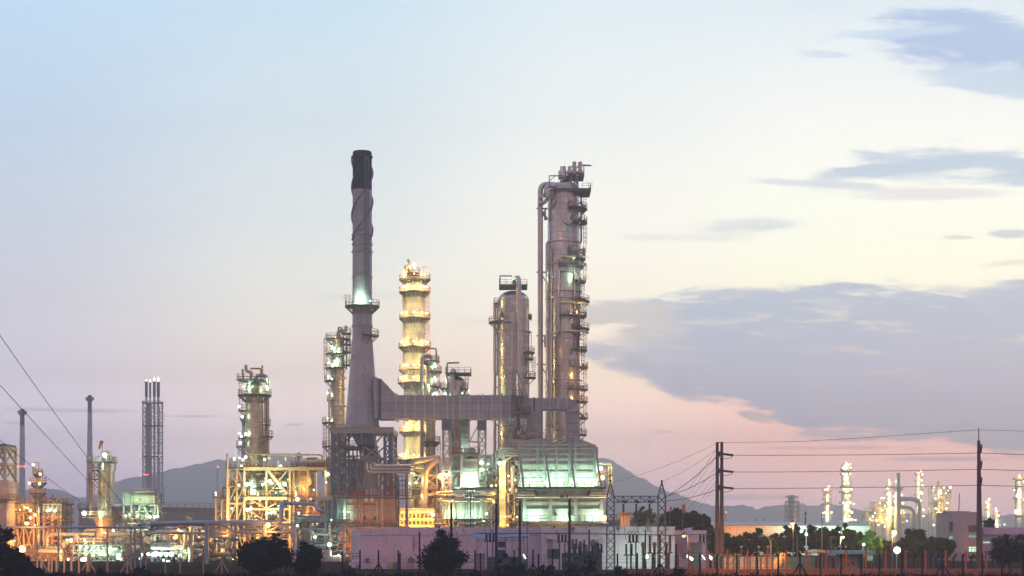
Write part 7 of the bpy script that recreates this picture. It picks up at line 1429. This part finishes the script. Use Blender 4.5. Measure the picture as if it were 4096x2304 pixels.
for k, px in enumerate((2277, 2322, 2370)):
    T = thing('current_transformer', ('urn shaped instrument transformer against the door post of the white building', 'urn shaped instrument transformer between two thin insulators near the black pole', 'urn shaped instrument transformer just left of the white drum')[k], 'transformer', (X(px, 221), 221, 0), 'urn shaped instrument transformers')
    x = X(px, 221); MB().bar((x, 221, 0), (x, 221, Z(2218, 221)), .3).build('post', ms, T, smooth=False); b = MB(); insulator(b, (x, 221, Z(2218, 221)), (x, 221, Z(2182, 221)), .2, 10); b.build('insulator', mi, T)
    MB().lathe(x, 221, [(.15, Z(2186, 221)), (.26, Z(2180, 221)), (.26, Z(2170, 221)), (.2, Z(2168, 221)), (.25, Z(2166, 221)), (.02, Z(2164, 221))], 14).build('head', mat('urn_rust', (.16, .12, .14), .7), T)
for i, (px, yt, yb_) in enumerate(((2550, 2180, 2230), (2568, 2190, 2235), (2700, 2178, 2225), (2760 - 56, 2178, 2230), (2600, 2176, 2240))[:0]): pass
T = thing('power_transformer', 'blue grey power transformer with finned radiators and a white drum on top', 'transformer', (X(2330, 228), 228, 0))
D = 228.0; b = MB(); b.box(X(2250, D), X(2408, D), D, D + 3.4, .4, Z(2212, D)); b.build('tank', ms, T, smooth=False)
for x0, x1 in ((2190, 2212), (2213, 2236)):
    for k in range(6): xx = X(x0, D) + (X(x1, D) - X(x0, D)) * k / 6; b = MB(); b.box(xx, xx + .1, D - .6, D + 2.4, Z(2234, D), Z(2196, D)); b.build('radiator_fin', M_steel if x0 < 2200 else ms, T, smooth=False)
b = MB(); b.box(X(2214, D), X(2240, D), D - .7, D - .62, Z(2236, D), Z(2196, D)); b.box(X(2380, D), X(2404, D), D - .7, D + 2, Z(2236, D), Z(2196, D)); b.build('radiator', ms, T, smooth=False)
b = MB(); b.tube([(X(2362, D), D + 1.5, Z(2162, D)), (X(2366, D), D + 1.5, Z(2162, D)), (X(2402, D), D + .4, Z(2163, D)), (X(2404, D), D + .3, Z(2163, D))], .45, 20); b.build('conservator', mat('drum_white', (.52, .48, .56), .5, .2), T)
MB().bar((X(2385, D), D + 1, Z(2196, D)), (X(2385, D), D + 1, Z(2176, D)), .5).build('neck', ms, T, smooth=False)
for px in (2300, 2318, 2336): b = MB(); insulator(b, (X(px, D), D + 1, Z(2212, D)), (X(px, D), D + 1, Z(2176, D)), .16, 9); b.build('bushing', mi, T)
clutter(T, X(2250, D), X(2400, D), D - .6, D + .2, .4, Z(2200, D), 14, 121, [ms, M_steel], .04, .09, 6)
T = thing('open_shed', 'open shed with a corrugated roof over a hanging dark transformer box', 'shed', (X(2000, 240), 240, 0))
D = 240.0; mcr = mat('corrugated', (.22, .26, .36), .6, .3, 'panel', gx=.7, gz=60)
b = MB(); b.hexa([(X(1886, D), D - 1, Z(2154, D)), (X(2108, D), D - 1, Z(2146, D)), (X(2128, D), D + 4, Z(2150, D)), (X(1905, D), D + 4, Z(2154, D)), (X(1900, D), D + .6, Z(2129, D)), (X(2100, D), D + .6, Z(2131, D)), (X(2102, D), D + 2, Z(2131, D)), (X(1902, D), D + 2, Z(2129, D))]); b.build('roof', mcr, T, smooth=False)
for xx in (1908, 2022, 2049, 2096): MB().bar((X(xx, D), D, 0), (X(xx, D), D, Z(2148, D)), .13).build('post', M_steelp if xx != 2022 else M_steel, T, smooth=False)
b = MB(); b.bar((X(1908, D), D, Z(2160, D)), (X(2096, D), D, Z(2160, D)), .12)
for a, c in ((1908, 1950), (1930, 1908), (2049, 2080), (2096, 2060)): b.bar((X(a, D), D, Z(2160, D)), (X(c, D), D, Z(2214, D)), .08)
b.build('bracing', M_steelp, T, smooth=False)
b = MB(); b.box(X(1992, D), X(2024, D), D + .5, D + 1.6, Z(2190, D), Z(2166, D)); b.build('switch_box', ms, T, smooth=False); b = MB(); b.box(X(1990, D), X(2024, D), D + .5, D + 1.6, 0, Z(2200, D)); b.build('cabinet', ms, T, smooth=False)
T = thing('louvred_box', 'ribbed orange lit metal box left of the open shed', 'cabinet', (X(1922, 232), 232, 0)); b = MB(); b.box(X(1903, 232), X(1941, 232), 232, 233.4, 0, Z(2216, 232)); b.build('body', mat('rib_box', (.42, .30, .26), .6, .1, 'panel', gx=60, gz=.22), T, smooth=False); b = MB(); b.box(X(1900, 232), X(1944, 232), 231.9, 233.5, Z(2215.5, 232), Z(2214, 232)); b.build('lid', M_steel, T, smooth=False)
T = thing('fence_panel', 'long dark slatted screen low in front of the open shed', 'fence', (X(2030, 222), 222, 0)); b = MB(); b.box(X(1950, 222), X(2110, 222), 222, 222.1, 0, Z(2228, 222)); b.build('screen', mat('slat_screen', (.06, .08, .12), .8, 0, 'panel', gx=60, gz=.25), T, smooth=False)
D = 226.0
T = thing('busbar', 'long thin tubular busbar running level above the whole switchyard', 'busbar', (X(2400, D), D, Z(2136, D))); MB().tube([(X(1905, D), D, Z(2133, D)), (X(2350, D), D, Z(2135, D)), (X(2700, D), D, Z(2141, D)), (X(2845, D), D, Z(2136, D))], .06, 8).build('tube', ms, T)
for px in (2519, 2534, 2550): MB().tube([(X(px - 6, D), D, Z(2138, D)), (X(px - 6, D), D, Z(2128, D)), (X(px, D), D, Z(2124, D)), (X(px + 6, D), D, Z(2128, D)), (X(px + 6, D), D, Z(2138, D))], .035, 6, bend=.3).build('loop', M_dark, T)
for i, (px, yt, D, lab) in enumerate(((1985, 2015, 205, 'tall bare dark pole in front of the open shed'), (2079, 2008, 205, 'tallest bare dark pole right of the open shed'), (2278, 1995, 205, 'bare dark pole in front of the heater centre'), (1805, 2010, 205, 'bare dark pole behind the dark rounded tree'), (2357, 2120, 215, 'short dark pole before the white drum'), (2581, 2121, 215, 'short dark pole between the gantry towers'))):
    T = thing('steel_pole', lab, 'pole', (X(px, D), D, 0)); w_ = .18 if i < 4 else .1; b = MB(); b.lathe(X(px, D), D, [(w_, 0), (w_ * .75, Z(yt, D)), (.02, Z(yt, D) + .1)], 10); b.build('shaft', mpo, T); 
    b = MB(); b.lathe(X(px, D), D, [(w_ * 1.6, 0), (w_ * 1.6, .15), (w_, .3)], 10); b.build('base_collar', mpo, T)
def street(label, px, D, yt, ylamp, xl, colr, pw, m_=None, r_=.3, grp=None):
    T = thing('street_lamp', label, 'street lamp', (X(px, D), D, 0), grp); x = X(px, D); zt = Z(yt, D)
    MB().tube([(x, D, 0), (x, D, zt - .8), (x + (X(xl, D) - x) * .4, D, zt), (X(xl, D), D, Z(ylamp, D) + .15)], .075, 8, bend=.5).build('pole', m_ or M_steel, T)
    b = MB(); b.lathe(X(xl, D), D, [(.34, Z(ylamp, D) + .02), (.2, Z(ylamp, D) + .22), (.08, Z(ylamp, D) + .45)], 12); b.build('lamp_shade', M_steel, T)
    if colr:
        b = MB(); b.ball((X(xl, D), D, Z(ylamp, D) - .06), r_, 10); b.build('bulb', E[colr], T)
        if pw: light(T, (X(xl, D), D - .2, Z(ylamp, D) - .5), colr, pw, .3)
    return T
street('street lamp glowing orange in front of the annex wall', 2752, 236, 2128, 2141, 2735, ORA, 260, r_=.22)
street('unlit curved lamp over a bright orange lit post', 3082, 232, 2140, 2151, 3040, None, 0, M_cream)
street('orange lamp shining above the trees by the flag pole', 3173, 262, 2088, 2092, 3170, ORA, 900, r_=.3)
street('starburst orange lamp just left of the office block', 3569, 262, 2105, 2129, 3577, ORA, 1500, r_=.4)
street('pale lamp shining among the trees right of the flag pole', 3362, 262, 2100, 2146, 3370, YEL, 900, r_=.3)
street('curved arm street lamp glowing orange over the left pipework', 148, 236, 2082, 2090, 107, ORA, 700, r_=.33)
street('brilliant orange lamp beside the leftmost dark tree', 84, 300, 2180, 2195, 88, ORA, 2600, r_=.65)
street('thin lamp post with a clear globe beside the tallest bare pole', 2109, 222, 2096, 2098, 2110, None, 0)
D = 232.0
T = thing('floodlight_mast', 'orange lit post with a twin unlit floodlight head below the curved lamp', 'floodlight mast', (X(3083, D), D, 0)); MB().bar((X(3083, D), D, 0), (X(3083, D), D, Z(2160, D)), .2).build('post', M_cream, T, smooth=False); b = MB(); b.box(X(3076, D), X(3083, D), D - .3, D + .2, Z(2160, D), Z(2150, D)); b.box(X(3085, D), X(3093, D), D - .3, D + .2, Z(2160, D), Z(2149, D)); b.build('floodlight', M_steel, T, smooth=False)
for q_, p_ in ((2920, 160), (2980, 160), (3060, 300), (3100, 200)): light(T, (X(q_, 221.5), 221.5, 2.4), ORA, p_, .4)  # added light for the orange wall and pole foot; this mast stays unlit
light(T, (X(3118, 219), 219, 2.6), YEL, 120, .4); light(T, (X(2878, 223), 223, 1.5), ORA, 260, .4); light(T, (X(2884, 224), 224, 5), ORA, 90, .4)
for px, lab in ((2965, 'small pale speaker post nearest the twin pole'), (3035, 'small pale speaker post left of the orange lit mast'), (3072, 'small pale speaker post just behind the orange lit mast')):
    T = thing('speaker_post', lab, 'speaker post', (X(px, 238), 238, 0)); MB().bar((X(px, 238), 238, 0), (X(px, 238), 238, Z(2190, 238)), .08).build('post', M_steelp, T, smooth=False); b = MB(); b.box(X(px - 4, 238), X(px + 5, 238), 237.8, 238.2, Z(2190, 238), Z(2184, 238)); b.build('head', mat('lamp_shell', (.6, .62, .62)), T, smooth=False)
T = thing('camera_post', 'grey camera post with a boxy head between the flag pole and the orange lamp', 'camera post', (X(3189, 236), 236, 0)); MB().bar((X(3189, 236), 236, 0), (X(3189, 236), 236, Z(2145, 236)), .2).build('post', M_steel, T, smooth=False); b = MB(); b.box(X(3186, 236), X(3193, 236), 235.6, 236.2, Z(2147, 236), Z(2141, 236)); b.build('camera_head', M_dark, T, smooth=False)
T = thing('floodlight_mast', 'slim mast with a dark twin floodlight head above the guard shelter wing', 'floodlight mast', (X(3325, 236), 236, 0)); MB().bar((X(3325, 236), 236, 0), (X(3325, 236), 236, Z(2152, 236)), .1).build('post', M_steel, T, smooth=False); b = MB(); b.box(X(3320, 236), X(3328, 236), 235.7, 236.1, Z(2155, 236), Z(2145, 236)); b.box(X(3329, 236), X(3339, 236), 235.7, 236.1, Z(2153, 236), Z(2143, 236)); b.build('floodlight', M_steel, T, smooth=False)
D = 256.0
T = thing('flag_pole', 'white flag pole with a limp red, white and blue flag above the trees', 'flag pole', (X(3225, D), D, 0)); b = MB(); b.lathe(X(3225, D), D, [(.12, 0), (.07, Z(2036, D)), (.1, Z(2035, D)), (.01, Z(2032, D))], 8); b.build('pole', mat('pole_white', (.7, .7, .72), .5), T)
for k, (ya, yb_, cc) in enumerate(((2048, 2062, (.03, .04, .16)), (2062, 2068, (.6, .6, .62)), (2068, 2080, (.45, .03, .04)), (2080, 2098, (.05, .04, .12)))):
    b = MB(); b.tube([(X(3223.5 - k * .3, D), D, Z(ya, D)), (X(3222.5 - k * .4, D), D, Z((ya + yb_) / 2, D)), (X(3223 - k * .4, D), D, Z(yb_, D))], .13, 6); b.build('flag_band', mat('flag_%s' % ('navy', 'white', 'red', 'shade')[k], cc, .9), T)
lamp(T, (X(3224, D), D - .3, Z(2137, D)), WHT, .3, 60)
for px, yt, D, lab in ((3288, 2058, 258, 'bare brown post sticking up behind the trees left of the tallest far column'), (2828, 2068, 300, 'bare brown post at the edge of the dark trees by the annex')):
    T = thing('wooden_post', lab, 'post', (X(px, D), D, 0)); MB().bar((X(px, D), D, 0), (X(px, D), D, Z(yt, D)), .16).build('shaft', mpr, T, smooth=False); MB().bar((X(px, D), D, Z(yt, D)), (X(px, D), D, Z(yt, D) + .06), .22).build('cap', mpr, T, smooth=False)
# tube lights of the switchyard
for i, (xa, ya, xb, yb_, D, lab) in enumerate(((2748, 2222, 2771, 2239, 224, 'slanting lit tube lamp nearest the annex stairs'), (2808, 2221, 2820, 2238, 224, 'thin steep lit tube lamp before the roller door'), (2832, 2222, 2853, 2239, 224, 'slanting lit tube lamp left of the twin pole foot'), (2093, 2217, 2103, 2235, 212, 'small steep lit tube lamp by the open shed'))):
    T = thing('tube_lamp', lab, 'tube lamp', (X(xa, D), D, 0)); MB().bar((X(xa, D), D + .1, 0), (X(xa, D), D + .1, Z(ya, D)), .07).build('post', M_steel, T, smooth=False)
    b = MB(); b.tube([(X(xa, D), D, Z(ya, D)), (X(xb, D), D, Z(yb_, D))], .17 if i in (0, 2) else .06, 8); b.build('tube', E[WHT], T)
    light(T, (X((xa + xb) / 2, D), D - .6, Z((ya + yb_) / 2, D)), WHT, 60, .3)
T = thing('yard_floodlight', 'round yellow green floodlight burning low among the breaker stands', 'floodlight', (X(2586, 219), 219, 0)); MB().bar((X(2586, 219), 219.2, 0), (X(2586, 219), 219.2, Z(2225, 219)), .08).build('post', M_steel, T, smooth=False); lamp(T, (X(2586, 219), 219, Z(2227, 219)), YEL, .34, 90)
T = thing('yard_floodlight', 'dazzling green white floodlight low between the shelter and the office block', 'floodlight', (X(3588, 224), 224, 0)); MB().bar((X(3588, 224), 224.3, 0), (X(3588, 224), 224.3, Z(2200, 224)), .1).build('post', M_steel, T, smooth=False); lamp(T, (X(3588, 224), 224, Z(2201, 224)), WHT, .62, 700)
T = thing('yard_floodlight', 'floodlight hidden in leaves that turns one tree bright green', 'floodlight', (X(3462, 262), 262, 0)); MB().bar((X(3455, 262), 262.3, 0), (X(3455, 262), 262.3, Z(2180, 262)), .1).build('post', M_steel, T, smooth=False); lamp(T, (X(3455, 262), 262, Z(2178, 262)), WHT, .3, 0); light(T, (X(3486, 262), 260, Z(2160, 262)), (.5, 1, .4), 300, .3)

# ------------------------------------------------------------------ trees and shrubs
def leafmat(name, c):
    if name in MC: return MC[name]
    m = bpy.data.materials.new(name); m.use_nodes = True; t = NT(m.node_tree); b = t.n['Principled BSDF']; b.inputs['Roughness'].default_value = .75; b.inputs['Specular IOR Level'].default_value = .0 if 'night' in name or 'blue' in name else .15
    co = t.new('ShaderNodeTexCoord').outputs['Object']; n = t.noise(co, 1.4, 3, .6); n2 = t.noise(co, 9.0, 2, .5)
    k = t.mix(t.step(n, .35, .65), tuple(x * .55 for x in c) + (1,), tuple(x * 1.35 for x in c) + (1,)); k = t.mix(t.math('MULTIPLY', n2, .4), k, (c[0] * 1.7, c[1] * 1.3, c[2] * .8, 1)); t.put(b.inputs['Base Color'], k); MC[name] = m; return m
ML = [leafmat('leaves_dark', (.014, .026, .022)), leafmat('leaves_mid', (.022, .046, .022)), leafmat('leaves_olive', (.11, .12, .05)), leafmat('leaves_far', (.06, .085, .05)), leafmat('leaves_night', (.001, .009, .030))]
M_bark = mat('bark', (.07, .055, .045), .95)
def tree(name, label, cat, px, D, ytop, ybot, hw, seed, ml, n=2600, leaf=.26, clumps=26, sparse=1.0, group=None, trunk=True, shape='round', stems=4):
    r = random.Random(seed); cx_, zt, zb_ = X(px, D), Z(ytop, D), max(0, Z(ybot, D)); R = S(hw, D); T = thing(name, label, cat, (cx_, D, 0), group)
    zc = (zt + zb_) / 2; rz = (zt - zb_) / 2; cl = []
    for i in range(clumps):
        for _ in range(30):
            x, y, z = r.uniform(-1, 1), r.uniform(-1, 1), r.uniform(-1, 1)
            if x * x + y * y + z * z < 1: break
        if shape == 'cone': x *= (1 - (z + 1) * .36); y *= (1 - (z + 1) * .36)
        cl.append((cx_ + x * R * .92 * (1 + .18 * mnoise.noise(Vector((seed, x * 3, z * 3)))), D + y * R * .9, zc + z * rz * (.86 + .22 * mnoise.noise(Vector((seed * 2.3, x * 2.4, 0)))), r.uniform(.13, .36) * min(R, rz * 1.2) * (1.2 if abs(z) < .5 else .8) * sparse))
    if trunk:
        b = MB(); b.tube([(cx_, D, 0), (cx_ + r.uniform(-.1, .1) * R, D, zb_ * .6 + .3 * zc), (cx_ + r.uniform(-.15, .15) * R, D, zc)], max(.07, R * .055), 8, r1=max(.04, R * .03))
        b.build('trunk', M_bark, T)
        for c_ in cl[::max(1, clumps // (stems * 2))]: p = Vector((cx_, D, zb_ * .6 + zc * .4)); b = MB(); q = Vector(c_[:3]); m_ = (p + q) / 2 + Vector((0, 0, rz * .12)); b.tube([p, m_, q], max(.035, R * .025), 6, r1=.02); b.build('limb', M_bark, T)
    b = MB(); vs = b.v
    for i in range(n):
        c_ = cl[i % len(cl)]; u1, u2 = r.uniform(-1, 1), r.uniform(0, 2 * pi); q = sqrt(1 - u1 * u1); rr = c_[3] * (r.random() ** .45) * (1.7 if r.random() < .10 else 1)
        p = Vector((c_[0] + rr * q * cos(u2), c_[1] + rr * q * sin(u2), c_[2] + rr * u1 * .85))
        if p.z < .05: continue
        s = leaf * r.uniform(.6, 1.3); d1 = Vector((r.gauss(0, 1), r.gauss(0, 1), r.gauss(0, 1))).normalized(); d2 = d1.orthogonal().normalized() * s * .55; d1 = d1 * s
        b.poly([p - d1, p + d2, p + d1, p - d2])
    b.build('crown', ml, T, smooth=False); return T
D = 184.0
tree('leafy_tree', 'broad black green tree in front of the cream structure, the taller of two', 'tree', 1058, D, 2150, 2310, 96, 11, ML[4], 9000, .17, 60, 1.0)
tree('leafy_tree', 'wispy top of twigs rising from the taller dark tree', 'tree', 1110, D + 1, 2126, 2215, 38, 17, ML[4], 1200, .14, 18, .9)
tree('leafy_tree', 'dense dark bushy tree just right of the taller one near the furnace block', 'tree', 1234, D, 2164, 2312, 64, 12, ML[4], 7000, .17, 44, 1.0)
tree('leafy_tree', 'dark rounded tree with a pointed top in front of the long white building', 'tree', 1775, D, 2116, 2315, 112, 13, ML[4], 9500, .17, 64, .95, shape='cone')
tree('leafy_tree', 'dark tree filling the lower left corner of the view', 'tree', -10, D - 8, 2060, 2330, 88, 14, ML[4], 8000, .17, 50, 1.0)
tree('leafy_tree', 'low spreading dark bush tree under the corner tree', 'tree', 70, D - 10, 2195, 2330, 66, 15, ML[4], 5200, .15, 40, .9)
tree('casuarina_tree', 'feathery spiky dark tree at the right edge over the red posts', 'tree', 4045, 190, 2128, 2270, 88, 16, leafmat('leaves_spiky', (.045, .045, .05)), 7500, .16, 60, .85)
tree('sparse_tree', 'thin sparse olive tree with bare limbs between the gantry towers', 'tree', 2574, 262, 2016, 2115, 54, 21, ML[2], 1700, .2, 30, .62, stems=9)
for i, (px, yt, hw, lab) in enumerate(((2668, 2032, 38, 'dark tree rising behind the right gantry tower'), (2712, 2034, 42, 'dark tree with an orange windsock above it behind the annex'), (2782, 2026, 46, 'tallest dark round tree behind the annex roof'), (2808, 2060, 36, 'dark tree at the right end of the annex trees'))): tree('leafy_tree', lab, 'tree', px, 290 + i * 2, yt, 2150, hw, 30 + i, ML[0], 3800, .34, 34, 1.0, 'trees behind the annex')
for px, yt, lab in ((2682, 2030, 'smaller orange windsock leaning over the trees behind the gantry'), (2733, 2020, 'larger orange windsock drooping over the trees behind the annex')):
    D = 286.0; k = 1 if px > 2700 else .6; T = thing('windsock', lab, 'windsock', (X(px, D), D, Z(2060, D))); MB().bar((X(px - 3, D), D, 0), (X(px - 3, D), D, Z(yt, D)), .07).build('pole', M_rail, T, smooth=False)
    MB().tube([(X(px - 3, D), D, Z(yt, D)), (X(px + 3, D), D, Z(yt + 3 * k, D)), (X(px + 3 * k, D), D, Z(yt + 32 * k, D))], .34 * k, 10, bend=.4, r1=.22 * k).build('sleeve', emit('windsock_glow', (1.0, .18, .10), .9) if False else mat('windsock_orange', (.9, .10, .05), .8), T)
tl = [(2842, 2105, 40, 270), (2880, 2112, 42, 274), (2930, 2130, 46, 268), (2985, 2124, 48, 272), (3035, 2108, 36, 276), (3075, 2128, 44, 268), (3120, 2122, 36, 274), (3162, 2070, 34, 282), (3195, 2100, 40, 272), (3245, 2090, 38, 276), (3295, 2096, 44, 270), (3345, 2100, 34, 274), (3400, 2086, 40, 270), (3440, 2120, 34, 266), (3485, 2112, 40, 264), (3535, 2150, 40, 268), (3660, 2106, 52, 270), (3715, 2135, 46, 266), (3770, 2142, 40, 262), (3620, 2150, 40, 272)]
names = ['dim tree behind the foot of the twin pole on its left', 'dim tree right behind the twin pole', 'round green tree just right of the twin pole', 'broad green tree under the pink warehouse wall', 'small flat topped tree left of the curved lamp', 'green tree behind the orange lit mast', 'green tree between the mast and the orange lamp', 'tall dark tree right behind the orange lamp', 'leafy tree left of the flag pole', 'leafy tree right of the flag pole', 'tree in front of the bright warehouse wall', 'low tree near the pale lamp', 'tall thin topped tree below the tallest far column', 'green tree left of the brightly lit one', 'tree lit bright green from within', 'dark tree left of the orange starburst', 'large hazy tree in front of the arched ducts', 'dark tree left of the office block', 'small dark tree touching the office block', 'dim low tree under the arched ducts']
for i, ((px, yt, hw, D), lab) in enumerate(zip(tl, names)): tree('leafy_tree', lab, 'tree', px, D, yt, 2235, hw, 50 + i, ML[1] if i != 14 else leafmat('leaves_lit', (.06, .16, .03)), 3200, .34, 30, 1.0, 'trees along the right hand plant')  # lit tree: its lamp glow is also put into a brighter leaf colour
tree('leafy_tree', 'small dark tree showing above the low white office', 'tree', 3958, 352, 2074, 2120, 24, 90, ML[0], 1400, .3, 16, 1.0)
for i, (px, yt, hw, D, lab) in enumerate(((565, 2262, 40, 182, 'dark feathery shrub under the row of white lamps'), (400, 2268, 14, 182, 'narrow pointed dark shrub beside a red post'), (2035, 2215, 58, 178, 'dark blue leafy shrub in front of the slatted screen'), (2190, 2255, 44, 180, 'low dark shrub left of the transformer'), (2300, 2250, 40, 178, 'low dark shrub below the transformer fins'), (2360, 2225, 26, 180, 'upright dark shrub under the white drum'), (2480, 2262, 34, 178, 'dark shrub at the foot of the left gantry tower'), (2715, 2262, 22, 180, 'small dark shrub below the annex stairs'), (1395, 2275, 34, 182, 'low twiggy shrub left of the long white building'), (1900, 2275, 24, 178, 'small dark shrub right of the rounded tree'), (840, 2285, 60, 176, 'low dark shrub left of the taller dark tree'), (240, 2285, 60, 174, 'wide low shrub in front of the orange posts'), (150, 2272, 40, 176, 'dark shrub at the corner tree foot'), (470, 2288, 40, 175, 'lowest dark shrub between the red posts'))):
    tree('shrub', lab, 'shrub', px, D, yt, 2340, hw, 120 + i, ML[4] if px < 1300 else leafmat('leaves_blue', (.004, .014, .030)), 1500, .14, 20, 1.0, 'shrubs along the near fence', stems=2)
r = random.Random(5); b = MB()
for i in range(26000):
    D = r.uniform(150, 183); x = r.uniform(X(-60, D), X(4160, D)); h = (.5 + .5 * (mnoise.noise(Vector((x * .12, D * .1, 0))) + .5)) * (1.3 if D < 178 else 1); p = Vector((x, D, r.uniform(0, 1) * h)); s = r.uniform(.12, .32); d1 = Vector((r.gauss(0, .6), r.gauss(0, .6), r.gauss(0, 1))).normalized(); d2 = d1.orthogonal().normalized() * s * .3; d1 *= s
    b.poly([p - d1, p + d2, p + d1, p - d2])
o = b.build('undergrowth', ML[4], smooth=False); o['kind'] = 'stuff'
r = random.Random(6); b = MB()
for i in range(14000):
    D = r.uniform(186, 235); x = r.uniform(X(0, D), X(4100, D)); s = r.uniform(.12, .42); p = Vector((x, D, s * .5)); d1 = Vector((r.gauss(0, .4), r.gauss(0, .4), 1)).normalized() * s; d2 = d1.orthogonal().normalized() * s * .2
    b.poly([p - d1, p + d2, p + d1, p - d2])
o = b.build('grass', leafmat('grass_dry', (.045, .042, .028)), smooth=False); o['kind'] = 'stuff'
print('LIGHTS', nlights[0], 'OBJ', len(bpy.data.objects), 'POLY', sum(len(m.polygons) for m in bpy.data.meshes))
